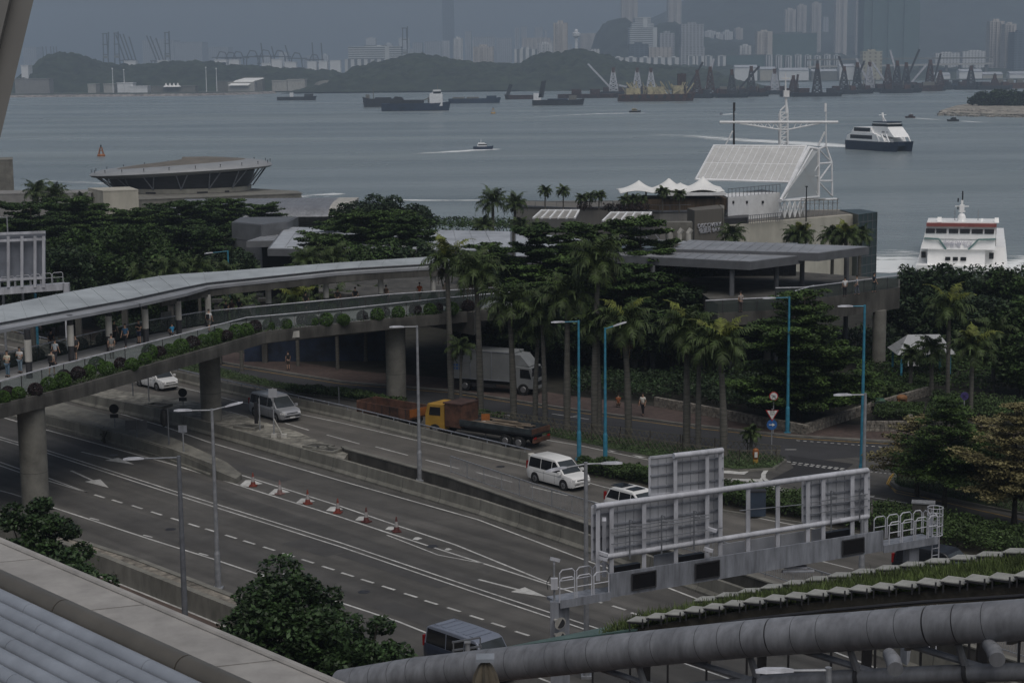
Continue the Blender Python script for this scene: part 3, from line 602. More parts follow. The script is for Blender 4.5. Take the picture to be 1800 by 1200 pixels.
FW_=[facade('facade_white',(0.62,0.62,0.62),(0.10,0.12,0.14),6.0,3.2,.4,.5),facade('facade_grey',(0.40,0.41,0.43),(0.06,0.075,0.09),7.0,3.4,.55,.5),
  facade('facade_beige',(0.50,0.46,0.42),(0.10,0.10,0.11),8.0,3.0,.35,.45),facade('facade_glass',(0.10,0.13,0.16),(0.035,0.05,0.065),9.0,4.0,.7,.6),
  facade('facade_bands',(0.58,0.60,0.60),(0.10,0.12,0.14),900.0,4.5,.99,.5),facade('facade_net',(0.075,0.125,0.12),(0.055,0.10,0.10),11.0,5.0,.3,.3),
  facade('facade_yellow',(0.42,0.39,0.28),(0.16,0.13,0.09),9.0,6.0,.35,.5),facade('facade_columns',(0.62,0.63,0.63),(0.14,0.16,0.18),13.0,400,.45,.99)]
def bld(label,u0,u1,vt,d,st,dep=None,top=0,fins=0,name='apartment_tower',cat='tower',grp=None,zb=SEA+1.4,setb=0):
 a,b=D(u0,vt,d),D(u1,vt,d); wd=b.x-a.x; dep=dep or wd*0.8; h=a.z-zb
 t=thing(name,label,cat,((a.x+b.x)/2,d+dep/2,zb),0,grp); m=FW_[st]
 MB().box((0,0,h/2),(wd,dep,h)).build('wall',m,t)
 if fins:
  f=MB(); fw=wd/(fins*2+1)
  for i in range(fins): f.box((-wd/2+fw*(1.5+2*i),-dep/2-2,h*.497),(fw,4,h*.994))
  f.build('bay',m,t);
  if fins > 1: t.children[-1]['kind']='stuff'
 r_=MB().box((0,0,h+.8),(wd*1.01,dep*1.01,1.6))
 r_.build('roof',FW_[st] if st != 5 else 'clad',t)
 if top: MB().box((0,0,h+1.6+top/2),(wd*.4,dep*.4,top)).build('roof_block',m,t)
 return t
B=bld
# left and centre
B('hazy broad tower block left of the tall port crane',250,305,72,6200,1,120,3,0); B('hazy broad block right of the tall port crane',306,355,75,6200,1,120,0,0)
B('very hazy block beyond the port roofs, above the white curved hall',362,400,84,6400,1,120); B('faint hazy block at the far left beside the slanted column',40,64,84,6400,1,100)
B('long low building with pale horizontal bands beyond the wooded hill',612,705,84,3700,4,60,3,0,'office_block','office')
B('grey podium block below the long banded building',606,688,106,3500,7,50,0,0,'office_block','office')
B('tallest slim hazy skyscraper rising beyond the wooded hills',777,797,-3,6600,3,50)
B('slim white tower just right of the hazy skyscraper',797,813,69,4200,0,25,4,1); B('low pale block between white towers on the hill',831,868,84,3900,2,40,5,2,'office_block','building')
for i,(a,b,t_) in enumerate(((725,742,72),(746,775,70),(817,828,52),(832,870,62),(872,900,64),(905,913,46),(916,926,44),(940,954,45),(957,962,50))):
 B(['hazy mid rise left of the tallest skyscraper','hazy block touching the left side of the skyscraper','thin hazy tower right of the slim white tower','wide hazy block above the low pale block','hazy block left of the twin hazy towers','left one of the twin hazy towers','right one of the twin hazy towers','hazy tower before the white striped tower','needle thin hazy tower beside the white striped tower'][i],a,b,t_+4,5900,1,60)
B('brownish hazy slab left of the white striped tower',918,968,68,5000,2,60,0,3); B('pale low block under the brownish hazy slab',904,944,88,3800,7,40,3,0,'office_block','building'); B('pale stepped block left of the striped tower foot',945,972,78,3900,0,40,3,2,'office_block','building')
B('tall white striped tower rising left of the dark hill',973,998,42,3700,2,25,5,2)
t=thing('control_tower','white control tower with round cabin beside the striped tower','tower',D(1013,90,3650)); L=t.location
t.location=(L.x,L.y,SEA+1.4); H_=D(1013,62,3650).z-t.location.z
MB().lathe([(4,0),(3,H_-8),(3,H_-4)],n=10).build('shaft','white',t); MB().lathe([(3,H_-6),(8,H_-2),(8.5,H_+4),(6,H_+5)],n=12).build('cabin','white',t); MB().ball((0,0,H_+8),4).build('dome','white',t)
B('hazy ribbed slab between control tower and dark hill',1020,1052,60,5200,2,60,0,4); B('low pale block at the foot of the control tower',1038,1054,88,3500,0,40,0,0,'office_block','building')
# right half
B('tall hazy brown tower rising out of frame above the terraced building',1093,1121,-12,5200,2,60,0,3); B('second tall hazy tower, right of the terraced building',1175,1198,-12,5000,2,60,0,2)
t=B('white terraced building stepping up the dark hill',1107,1155,50,3900,4,60,0,0,'hill_building','building',zb=60)
w_=FW_[4]
for k,(ww,zz_) in enumerate(((0.8,12),(0.6,24))): MB().box((0,10,D(1120,50,3900).z-60+zz_-6),((D(1155,50,3900).x-D(1107,50,3900).x)*ww,40,12)).build('upper_terrace',w_,t)
B('grid fronted office tower under the terraced building',1160,1186,60,3500,1,35,4); B('dark glass block with a white frame below the terraces',1107,1140,79,3450,3,40,3,0,'office_block','office')
B('wide grey ribbed block joined to the dark glass one',1141,1182,85,3440,2,40,0,0,'office_block','office'); B('grey grid tower with pale crown standing before the mountain',1198,1237,44,3500,1,45,3)
B('grey block with a white frame, below the grid tower',1197,1239,85,3400,1,30,0,0,'office_block','office')
for i,(a,b) in enumerate(((1078,1096),(1098,1122),(1123,1147),(1148,1172),(1173,1196))): B('%s white slab block in the low row behind the white crane towers' % ORD[i],a,b,103,3200,7,18,2,0,'slab_block','housing block','low white slab blocks')
for i,(a,b) in enumerate(((1209,1222),(1224,1238),(1240,1252),(1262,1276))): B('%s narrow pale block left of the green netting' % ORD[i],a,b,100,3250,7,18,1,0,'slab_block','housing block','narrow pale blocks')
B('long low block wrapped in green netting',1277,1346,98,3300,5,40,0,0,'netted_block','building'); B('faint distant towers group above the netting, left',1241,1263,27,5600,1,50); B('faint pale building on the mountain foot',1296,1326,44,5200,1,50,0,2)
B('small white building standing on the green slope',1301,1321,82,3600,0,20,3,1)
for i,(a,b,t_) in enumerate(((1381,1399,18),(1402,1418,11),(1428,1444,7),(1470,1490,-8),(1506,1520,-8))): B('%s pale slender high rise standing on the mountainside' % ORD[i],a,b,t_,4700,2,30,4,2,zb=25,grp='slender high rises on the mountainside')
B('beige tower left of the dark netted block',1331,1358,57,3500,2,30,3,2); B('dark netted high block under construction',1357,1436,60,3550,5,60,2,0,'netted_block','building')
B('huge dark netted tower rising out of frame',1520,1618,-10,3500,5,60,0,3,'netted_tower','tower')
for i,a in enumerate((1347,1364,1381,1398,1415,1432,1449,1466)): B('%s white column fronted block along the elevated road' % ORD[i],a,a+11,98+(i % 3),3150,7,18,1,1,'slab_block','housing block','white blocks along the elevated road')
B('yellow building with arched windows behind the crane booms',1517,1551,92,2950,6,25,3,0,'yellow_building','building')
B('long white low block left of the white towers',1645,1688,95,3300,0,30,2,0,'office_block','building'); B('white gridded low block beside the right hand towers',1692,1741,92,3350,0,30,2,0,'office_block','building')
B('tall white tower, first of the pair at the right edge',1741,1766,39,3200,2,25,4,3); B('slightly lower white tower of the pair at the right edge',1767,1787,44,3150,2,25,3,3); B('dark glass tower cut by the right edge',1784,1812,58,3100,3,40,3); B('faint hazy tower above the white low block',1754,1768,28,5200,1,40)
rr=random.Random(21); k=0
for u0,u1,n_,v0,v1 in ((395,600,5,92,104),(640,1050,16,66,92),(1205,1330,6,40,84),(1440,1800,8,30,84)):
 for i in range(n_): a=u0+(u1-u0)*(i+rr.uniform(.1,.7))/n_; B('%s block of the faintest far skyline row' % (ORD[k] if k < 20 else '%s from the right' % ['fifteenth','fourteenth','thirteenth','twelfth','eleventh','tenth','ninth','eighth','seventh','sixth','fifth','fourth','third','second','first'][k-20]),a,a+rr.uniform(9,20),rr.uniform(v0,v1),6000 if u0 < 1200 else 4900,rr.choice([0,1,2]),50,rr.choice([0,3,5]),rr.choice([0,2]),grp='faintest far skyline row'); k += 1
# elevated road
t=thing('viaduct','long pale elevated road running in front of the mountain','viaduct',D(1570,118,3050))
a,b=D(1420,118,3050),D(1745,112,3050); MB().beam(a,b,14,3).build('deck','concrete_light',t,world=True); MB().beam(a+Vector((0,6,12)),b+Vector((0,6,10)),12,2.5).build('upper_deck','concrete',t,world=True)
for i in range(14): p=a.lerp(b,(i+.5)/14); MB().beam(p,(p.x,p.y,SEA),4,4).build('pier','concrete',t,world=True)
# low sheds on the far quay
SH=[(1290,1330,119,'white'),(1335,1362,122,'cream'),(1368,1420,124,'white'),(1425,1470,126,'concrete'),(1474,1500,117,'white'),(1640,1668,132,'white'),(1684,1724,126,'white'),(1725,1760,131,'cream'),(1772,1812,130,'white')]
for i,(a,b,vt,mm) in enumerate(SH):
 d=3000; p,q_=D(a,vt,d),D(b,vt,d); h=p.z-SEA-1.4
 t=thing('warehouse','%s low quay shed behind the crane barges' % ORD[i],'warehouse',((p.x+q_.x)/2,d,SEA+1.4),0,'low quay sheds behind the crane barges')
 MB().box((0,0,h/2),(q_.x-p.x,20,h)).build('wall',mm,t); MB().ext([(-(q_.x-p.x)/2,-11,h),(-(q_.x-p.x)/2,11,h),(-(q_.x-p.x)/2,0,h+4)],(q_.x-p.x,0,0)).build('roof','roof_light',t)
# ---- left shore: naval base style buildings, masts, breakwater
t=struct(MB().sweep([Vector((*shore_pt(u,v),SEA)) for u,v in ((15,171.5),(200,170),(350,168.5),(430,166.5),(480,164.5))],[(-7,-1),(-2,2.6),(3,2.6),(9,-1)]).build('breakwater',mat('rubble',(0.26,0.235,0.22),0.9,0.4,0.25)))
def shed(label,u0,u1,vt,d,mt,name='shore_building',roof=None,dep=22,roofh=0):
 a,b=D(u0,vt,d),D(u1,vt,d); zb=SEA+1.4; h=a.z-zb; wd=b.x-a.x
 t=thing(name,label,'building',((a.x+b.x)/2,d+dep/2,zb)); MB().box((0,0,h/2),(wd,dep,h)).build('wall',mt,t)
 (MB().box((0,0,h+.5),(wd+1,dep+1,1)) if not roofh else MB().ext([(-wd/2,-dep/2,h),(-wd/2,dep/2,h),(-wd/2,0,h+roofh)],(wd,0,0))).build('roof',roof or mt,t); return t
shed('brownish warehouse at the left end of the far shore',26,86,140,2290,'greybrown','warehouse'); shed('white lookout tower above the brownish warehouse',37,49,116,2400,'white','lookout_tower')
shed('small pale block left of the two masts',154,168,149,2290,'concrete_light'); shed('pale block just left of the first mast pair',182,200,149,2290,'concrete_light')
shed('white low house right of the left masts',206,233,147,2290,'white'); shed('white low shed beside the white low house',228,259,153,2270,'white'); shed('long open shed under white tent peaks',265,343,153,2270,'concrete','open_shed')
shed('pinkish block left of the curved white hall',381,410,144,2300,'concrete'); shed('grey block behind the curved white hall',425,461,137,2330,'concrete'); shed('pale two storey shore block with flat roof',478,504,143,2290,'concrete_light'); shed('pale shore block with stepped flat roof',505,536,141,2290,'concrete_light')
for i,(a,b,vt) in enumerate(((218,238,108),(276,296,107),(377,397,106),(402,420,106),(477,495,105),(262,294,113),(380,398,110),(460,476,112),(540,556,109),(560,575,108),(580,598,107),(500,520,110))):
 shed('%s white port building peeping over the wooded shore hills' % ORD[i],a,b,vt,3300,'white','port_building')
t=thing('curved_hall','white hall with a curved sloping roof on the far left shore','hall',D(425,160,2290)); L=t.location; t.location=(L.x,L.y,SEA+1.4); s_=2290/3100
MB().ext([(-16,-8,8),(-8,2,14),(2,14,17),(4,14,16.3),(-7,2,13.3),(-15,-8,7.4)],(24,0,0)).build('roof','fabric_white',t); MB().box((0,6,6),(34,20,12)).build('wall','concrete_light',t)
t=thing('domed_building','low green domed building at the right end of the far left shore','building',D(575,157,2250)); t.location.z=SEA+1.4
MB().lathe([(16,0),(16,8),(14,10.5),(9,12.5),(3,13.4)],n=20).build('roof','concrete',t); MB().box((0,-8,3),(34,8,6)).build('wall','concrete',t)
tp_=thing('tent_peaks','row of small white tent peaks on the open shed','tents',D(303,153,2268)); MB_=MB()
for i in range(4): MB_.lathe([(4,0),(1.6,2.2),(.3,5)],(i*5-8,0,0),8)
MB_.build('tent_fabric','fabric_white',tp_);
for i,(u,vt,vb) in enumerate(((199,120,160),(219,122,160),(363,118,157),(381,120,152))):
 p=D(u,vb,2290); q_=D(u,vt,2290); t=thing('mast','%s tall white lattice mast on the far left shore' % ORD[i],'mast',(p.x,p.y,SEA+1.4)); MB().tube((0,0,0),(0,0,q_.z-SEA-1.4),.7,.35,6).build('pole','white',t); MB().box((0,0,q_.z-SEA-2),(1.6,1.6,1.6)).build('lamp_head','white',t)
# ---- container cranes
def qcrane(label,u,vt,d,kind=0,lean=0.0,grp='port cranes'):
 zb=SEA+1.4; top=D(u,vt,d); H_=top.z-zb; t=thing('port_crane',label,'crane',(top.x,d,zb),0,grp)
 if kind == 0:                                            # tall,boom raised
  m=MB(); wdt=H_*.045
  for s_ in (-1,1):
   m.beam((s_*wdt*1.5,0,0),(s_*wdt,0,H_*.55),2.6); m.beam((s_*wdt,0,H_*.55),(s_*wdt*.8,0,H_*.97),2.2)
  for z in (.3,.55,.75,.97): m.beam((-wdt*1.3,0,H_*z),(wdt*1.3,0,H_*z),2)
  m.build('portal','dark_metal',t); MB().beam((wdt,0,H_*.45),(wdt*(1+lean),-4,H_),2.6,2.6).build('boom','dark_metal',t); MB().box((0,0,H_*.5),(wdt*2.4,8,H_*.05)).build('cabin','concrete',t)
 elif kind == 1:                                          # just a leaning boom over a small portal
  m=MB()
  for s_ in (-1,1): m.beam((s_*10,0,0),(s_*7,0,H_*.45),2.2)
  m.beam((-10,0,H_*.45),(10,0,H_*.45),2.5); m.beam((-10,0,H_*.25),(10,0,H_*.25),2); m.build('portal','dark_metal',t); MB().beam((6,0,H_*.42),(6-lean*H_*.3,0,H_),2.6,2.6).build('boom','dark_metal',t)
 else:                                                    # low portal with curved top
  m=MB(); W_=H_*.22
  for s_ in (-1,1): m.beam((s_*W_*1.2,0,0),(s_*W_*.8,0,H_*.8),2.6)
  m.beam((-W_*.8,0,H_*.8),(-W_*.3,0,H_),2.4); m.beam((-W_*.3,0,H_),(W_*.5,0,H_*.97),2.4); m.beam((W_*.5,0,H_*.97),(W_*1.0,0,H_*.7),2.4); m.beam((-W_,0,H_*.45),(W_,0,H_*.45),2.4)
  m.build('portal','dark_metal',t); MB().beam((-W_*1.6,0,H_*.8),(W_*1.8,0,H_*.78),2.6).build('boom','dark_metal',t)
CR=[(184,57,0,.9),(204,56,0,.1),(293,55,0,.2),(214,61,1,.6),(221,60,1,.6),(227,60,1,.6),(234,65,1,.5),(270,63,1,.7),(276,64,1,.7),(283,67,1,.6),(711,47,0,.3),(458,76,1,.2),(480,82,1,.4),(506,80,1,.5),(546,75,1,.1),(562,76,1,.1),(390,91,2,0),(405,92,2,0),(418,91,2,0),(443,89,2,0),(466,88,2,0),(491,89,2,0),(521,93,2,0),(552,96,2,0),(73,82,1,.1),(79,82,1,.1),(87,82,1,.1),(92,82,1,.1),(97,82,1,.1)]
cnt=[0,0,0]; nm=['tall dark port crane with raised boom','hazy port crane with a thin leaning boom','low arched port crane']
order=sorted(range(len(CR)),key=lambda i: CR[i][0])
for i in order:
 u,vt,kd,ln=CR[i]; k_=cnt[kd]; cnt[kd] += 1
 qcrane('%s %s' % (ORD[min(k_,19)],nm[kd]),u,vt,4300 if kd != 1 or u > 100 else 5600,kd,ln)
# ---- ships
def hull_mb(L,W,Hh,bow=.22,stern=.06,flare=.88,sheer=.25,n=9):
 """hull pointing to +x, waterline at z=0"""
 st=[]
 for i in range(n+1):
  s_=i/n; x=-L/2+L*s_; w_=1.0
  if s_ > 1-bow: q_=(s_-(1-bow))/bow; w_=max(.02,1-q_ ** 2.0)
  if s_ < stern: w_=.85
  zt=Hh*(1+sheer*max(0,(s_-.75)/.25) ** 2); st.append((x,w_,zt))
 mb=MB()
 for x,w_,zt in st:
  for y,z in ((-W/2*w_*flare*.9,-1.0),(-W/2*w_*flare,.2),(-W/2*w_,zt),(W/2*w_,zt),(W/2*w_*flare,.2),(W/2*w_*flare*.9,-1.0)): mb.v.append((x+(0.04*L*max(0,z/Hh-.3) if x > L*.3 else 0),y,z))
 for i in range(n):
  for k in range(6): k2=(k+1) % 6; mb.f.append((i*6+k,(i+1)*6+k,(i+1)*6+k2,i*6+k2)); mb.m.append(1 if k in (0,4) else 0)
 mb.f += [tuple(range(6)),tuple(n*6+k for k in range(6))[::-1]]; mb.m += [0,0]; return mb
def ship(name,label,cat,u,v,Lpx,bow_right=True,W=None,Hpx=8,hull='hull_dark',rz=0.0,**kw):
 p=G(u,v,SEA); s_=p.y/FPX; L=Lpx*s_; t=thing(name,label,cat,p,(0 if bow_right else math.pi)+rz); W=W or L*.2
 hull_mb(L,W,Hpx*s_,**kw).build('hull',hull,t); return t,L,W,s_
t,L,W,s_=ship('cargo_ship','dark brown cargo ship half hidden behind the blue one','ship',668,188,56,False,Hpx=14,hull=['hull_dark','rust_dark'])
MB().box((-L*.1,0,14*s_),(L*.5,W*.7,2)).build('hatch','hull_dark',t); MB().tube((L*.2,0,10*s_),(L*.2,0,34*s_),.4,.25).build('mast','concrete',t); MB().box((L*.38,0,16*s_),(3,W*.5,5)).build('foredeck_house','concrete',t)
t,L,W,s_=ship('cargo_ship','blue and rust cargo ship with white bridge, at anchor','ship',730,195,116,True,W=13,Hpx=13,hull=['hull_blue','rust_dark'])
MB().box((-L*.12,0,15*s_),(L*.5,W*.75,3)).build('cargo_hold','hull_dark',t); MB().ext([(-L*.36,-W*.3,16*s_),(-L*.15,-W*.3,16*s_),(-L*.2,-W*.3,24*s_),(-L*.3,-W*.3,25*s_)],(0,W*.6,0)).build('cargo_heap','hull_dark',t)
sup=MB().box((L*.32,0,18*s_),(9,W*.8,8)).box((L*.33,0,25*s_),(7,W*.7,5)).box((L*.33,0,31*s_),(5.5,W*.75,4)); sup.build('superstructure','white',t); MB().box((L*.33+.2,0,31.5*s_),(5.4,W*.77,1.4)).build('bridge_windows','darkglass',t)
MB().tube((L*.34,0,30*s_),(L*.34,0,46*s_),.5,.25).beam((L*.34,-3,40*s_),(L*.34,3,40*s_),.4).build('mast','concrete',t); MB().tube((L*.24,0,16*s_),(L*.24,0,30*s_),1.4,1.2,10).build('funnel','white',t)
MB().beam((L*.1,0,16*s_),(L*.2,0,22*s_),.7).beam((L*.2,0,14*s_),(L*.2,0,24*s_),.9).build('deck_crane','concrete',t)
t,L,W,s_=ship('barge','small dark green barge nearest the left shore','barge',521,176.5,66,True,Hpx=6,hull='hull_dark',bow=.06)
MB().box((-L*.12,0,9*s_),(3.5,W*.5,4.5)).build('deckhouse','white',t); MB().box((L*.33,0,8*s_),(L*.22,W*.9,3)).build('bow_block','hull_dark',t); MB().tube((-L*.1,0,7*s_),(-L*.1,0,14*s_),.2).build('mast','white',t)
t,L,W,s_=ship('hopper_barge','grey hopper barge with open pale holds','barge',833,181.5,88,True,Hpx=8,hull='hull_blue',bow=.1)
for k in (-.3,-.02): MB().box((L*k,0,8.7*s_),(L*.24,W*.8,1.8)).build('hold','concrete',t)
MB().box((L*.35,0,10*s_),(L*.2,W*.8,5*s_)).build('fore_block','hull_blue',t)
t,L,W,s_=ship('landing_barge','dark landing barge with raised bow ramp behind the hopper barge','barge',918,174.5,58,False,Hpx=7,hull='rust_dark',bow=.06)
MB().ext([(L*.38,-W*.5,4),(L*.5,-W*.5,4),(L*.38,-W*.5,27*s_),(L*.28,-W*.5,25*s_)],(0,W,0)).build('bow_ramp','hull_dark',t)
t,L,W,s_=ship('landing_barge','dark red landing barge with tall upright ramp and white wheelhouse','barge',980,185,88,True,Hpx=9,hull=['hull_dark','rust_dark'],bow=.12)
MB().ext([(-L*.38,-W*.4,6),(-L*.28,-W*.4,6),(-L*.22,-W*.4,43*s_),(-L*.32,-W*.4,41*s_)],(0,W*.8,0)).build('ramp','hull_dark',t); MB().box((-L*.4,0,14*s_),(6,W*.8,6)).build('wheelhouse','white',t); MB().box((L*.3,0,12*s_),(6,W*.6,4)).build('deckhouse','concrete',t); MB().box((0,0,9.5*s_),(L*.4,W*.7,1.5)).build('deck_cargo','hull_blue',t)
t,L,W,s_=ship('barge','long flat rusty barge left of the white crane towers','barge',1035,172.5,108,True,Hpx=7,hull='rust_dark',bow=.04,W=16)
for k in (-.2,.1): MB().box((L*k,0,11*s_),(9,W*.6,5)).build('cabin','rust_dark',t)
t,L,W,s_=ship('work_barge','big rusty work barge piled with pale yellow pipework','barge',1152,178,130,True,Hpx=12,hull='rust',bow=.05,W=20)
m=MB(); rr=random.Random(4)
for i in range(46):
 x=rr.uniform(-.42,.42)*L; y=rr.uniform(-.4,.4)*W; z=12*s_; e=Vector((x+rr.uniform(-8,8),y+rr.uniform(-3,3),z+rr.uniform(1,11))); m.tube((x,y,z),e,rr.uniform(.25,.7),None,5)
m.build('pipework','machinery',t); t.children[-1]['kind']='stuff'
for x,ww,hh in ((-.3,12,5),(0,14,6),(.3,9,7)): MB().box((x*L,0,12*s_+hh/2),(ww,W*.6,hh)).build('deckhouse','machinery',t)
for k in range(9): MB().tube((-L*.44+k*L*.11,-W*.5-.2,8*s_),(-L*.44+k*L*.11,-W*.5-.8,8*s_),1.5,None,10).build('tyre_fender','rubber',t)
MB().box((L*.35,0,12*s_+10),(7,7,14)).beam((L*.35,0,30*s_),(L*.35,0,48*s_),2).build('rig_tower','rust_dark',t)
def lattice(mb,base,w0,w1,H_,th,nseg=5,tilt=0):
 """four-legged tapering lattice"""
 for s1,s2 in ((-1,-1),(1,-1),(1,1),(-1,1)): mb.beam((base[0]+s1*w0,base[1]+s2*w0*.6,base[2]),(base[0]+tilt+s1*w1,base[1]+s2*w1*.6,base[2]+H_),th)
 for i in range(nseg):
  a,b=i/nseg,(i+1)/nseg; wa,wb=w0+(w1-w0)*a,w0+(w1-w0)*b
  for s_ in (-1,1):
   mb.beam((base[0]+tilt*a-wa,base[1]+s_*wa*.6,base[2]+H_*a),(base[0]+tilt*b+wb,base[1]+s_*wb*.6,base[2]+H_*b),th*.7); mb.beam((base[0]+tilt*a+wa,base[1]+s_*wa*.6,base[2]+H_*a),(base[0]+tilt*b-wb,base[1]+s_*wb*.6,base[2]+H_*b),th*.7)
   mb.beam((base[0]+tilt*b-wb,base[1]+s_*wb*.6,base[2]+H_*b),(base[0]+tilt*b+wb,base[1]+s_*wb*.6,base[2]+H_*b),th*.7)
def crane_barge(label,u,v,Lpx,ht,col,hull,boom=None,tw=8,tilt=0,cab='rust_dark',cap=True):
 t,L,W,s_=ship('crane_barge',label,'crane barge',u,v,Lpx,True,Hpx=7,hull=hull,bow=.05,W=14)
 m=MB(); H_=ht*s_; lattice(m,(0,0,6*s_),tw*s_,2.2*s_,H_,1.1,5,tilt*s_); m.build('lattice_tower',col,t)
 if cap: MB().box((tilt*s_,0,6*s_+H_+1),(5*s_,3,5)).build('tower_head','rust',t)
 if boom: a=Vector((boom[0]*s_,0,boom[1]*s_)); b=Vector((boom[2]*s_,0,boom[3]*s_)); MB().beam(a,b,1.8,1.8).build('boom',boom[4],t)
 rr=random.Random(int(u));
 MB().box((-L*.28,0,10*s_),(L*.22,W*.6,5)).build('cabin',cab,t); MB().box((L*.3,0,10*s_),(L*.18,W*.7,4.5)).build('winch_house',rr.choice(['rust_dark','hull_dark','rust']),t)
 if rr.random() < .5: MB().tube((L*.2,0,8*s_),(L*.2,0,22*s_),.5).build('mast','concrete',t)
D_,RD,HD,ST='dark_metal','rust_dark','hull_dark','steel_white'
CB=[('white lattice crane tower left of the yellow pipework barge',1078,168,46,36,ST,HD,(0,8,-44,55,ST)),('white lattice crane tower behind the left of the work barge',1120,166,46,34,ST,HD,(-4,10,-36,17,ST)),
  ('white lattice crane tower behind the middle of the work barge',1144,166,44,34,ST,HD,None),('dark barge with a long dark boom leaning right of the work barge',1225,173,56,36,RD,HD,(-20,10,10,62,D_)),
  ('rusty barge with a pale grey leaning boom',1248,171,50,40,RD,HD,(-8,10,6,66,ST)),('dark crane barge with slim tower left of the low boomed one',1286,172,56,36,D_,HD,None),
  ('dark crane barge with its boom lowered to the left',1320,170,60,40,D_,HD,(-26,8,14,52,D_)),('barge with a white legged tower and rusty head',1361,166,42,32,ST,HD,None),
  ('barge with two leaning rusty ramps',1394,170,44,24,RD,HD,(4,6,8,38,RD)),('dark steep lattice tower barge right of the rusty ramps',1436,170,84,44,D_,HD,(0,40,0,62,D_)),
  ('dark lattice barge with boom leaning left near the yellow building',1483,166,50,36,D_,HD,(2,36,-10,66,D_)),('darkest wide lattice tower barge below the yellow building',1506,165,56,42,D_,HD,(-2,20,12,56,D_)),
  ('white lattice tower with long pale boom leaning left',1528,162,48,40,ST,HD,(-4,20,-24,58,ST)),('barge with a pale boom leaning far left over the dark towers',1560,162,50,36,RD,HD,(-4,18,-28,52,ST)),
  ('tallest dark lattice barge right of the white tower',1576,164,56,44,D_,HD,(0,30,-13,74,ST)),('dark lattice barge with boom leaning steeply right',1592,163,54,40,D_,HD,(0,20,22,74,D_)),
  ('rusty square tower barge with pale boom to the left',1634,160,56,42,RD,HD,(-34,12,-6,46,ST)),('barge with a thin dark boom rising right of the rusty tower',1652,158,46,22,RD,HD,(-10,18,0,62,D_)),
  ('slim dark lattice barge by the low white sheds',1706,158,52,30,D_,HD,None),('blue hulled barge at the far right, with one dark upright ramp',1748,158,60,14,RD,HD,(-4,8,0,28,D_))]
for c in CB: crane_barge(*c)
for i,(u,v,L_,hc) in enumerate(((1680,157,62,'hull_blue'),(1775,156,60,'rust'),(1600,161,110,'rust_dark'),(1300,169,90,'rust_dark'))):
 t,L,W,s_=ship('barge',['blue low barge under the white sheds at right','red brown barge at the right edge','long rusty low barge under the cluster of booms','long rusty barge below the left crane cluster'][i],'barge',u,v,L_,True,Hpx=10,hull=hc,bow=.05)
 for k in (-.3,.0,.28): MB().box((k*L,0,12*s_),(L*.18,W*.6,5)).build('deckhouse',random.Random(i+int(k*9)).choice(['rust_dark','concrete','rust','hull_dark']),t)
# ---- small boats, buoys
def launch(label,u,v,Lpx,right,hull,house,nm='motor_launch',rz=0):
 t,L,W,s_=ship(nm,label,'boat',u,v,Lpx,right,W=Lpx*G(u,v,SEA).y/FPX*.3,Hpx=Lpx*.16,hull=hull,rz=rz)
 h=Lpx*.16*s_; MB().box((-L*.05,0,h+L*.07),(L*.48,W*.75,L*.15),taper=.92).build('cabin',house,t); MB().box((-L*.02,0,h+L*.09),(L*.44,W*.77,L*.06)).build('window','darkglass',t)
 MB().box((-L*.08,0,h+L*.17),(L*.34,W*.6,L*.05)).build('roof',house,t); MB().tube((-L*.1,0,h+L*.18),(-L*.1,0,h+L*.38),L*.012).build('mast','white',t)
launch('white topped dark hulled police launch trailing foam in mid harbour',849,263,34,True,'navy','white'); launch('small yellowish pilot boat speeding right with a long wake',1116,198,20,True,'hull_dark','machinery')
launch('tiny grey boat approaching between foam patches',1268,202,12,True,'grey_boat','grey_boat',rz=1.2); launch('small brown wooden boat left of the dark one',1600,207.5,17,False,'rust_dark','rust'); launch('small dark fishing boat off the wooded islet',1675,213.5,20,False,'hull_dark','hull_dark')
for i,(u,v,hpx,c,lb) in enumerate(((178,275,20,'orange','orange lattice buoy floating off the curved pier hall'),(867,200,12,'truck_yellow','small yellow buoy beyond the police launch'))):
 p=G(u,v,SEA); s_=p.y/FPX*hpx; t=thing('buoy',lb,'buoy',p); MB().lathe([(.34*s_,-.05*s_),(.36*s_,.1*s_),(.30*s_,.2*s_)],n=12).build('float',c,t)
 m=MB(); [m.beam((.2*s_*a,.2*s_*b,.18*s_),(.06*s_*a,.06*s_*b,.8*s_),.05*s_) for a,b in ((1,1),(-1,1),(1,-1),(-1,-1))]; m.beam((-.12*s_,0,.5*s_),(.12*s_,0,.5*s_),.05*s_); m.build('frame',c,t); MB().tube((0,0,.75*s_),(0,0,s_),.06*s_).build('lamp','dark_metal',t)
# ---- islet at right
ip=[shore_pt(*q) for q in ((1650,200),(1680,203),(1740,205),(1830,207),(1880,190),(1800,182),(1720,184),(1680,190))]
struct(MB().prism(ip,SEA-1,SEA+1.6).build('islet_ground',mat('islet_rock',(0.34,0.31,0.26),0.9,0.4,0.25,bump=.5)))
rk=MB(); rr=random.Random(2)
for i in range(260):
 u=rr.uniform(1652,1830); v=203.5+(u-1652)*.02+rr.uniform(-6,.8)*min(1,(u-1648)/30); p=G(u,v,SEA); s_=rr.uniform(.8,2.4); rk.ball((p.x,p.y,SEA+.4+(204-v)*.22),s_,5,3,(1,1,.6))
tag(rk.build('revetment_rocks',mat('islet_rock2',(0.30,0.275,0.24),0.9,0.4,0.3)),kind='stuff')
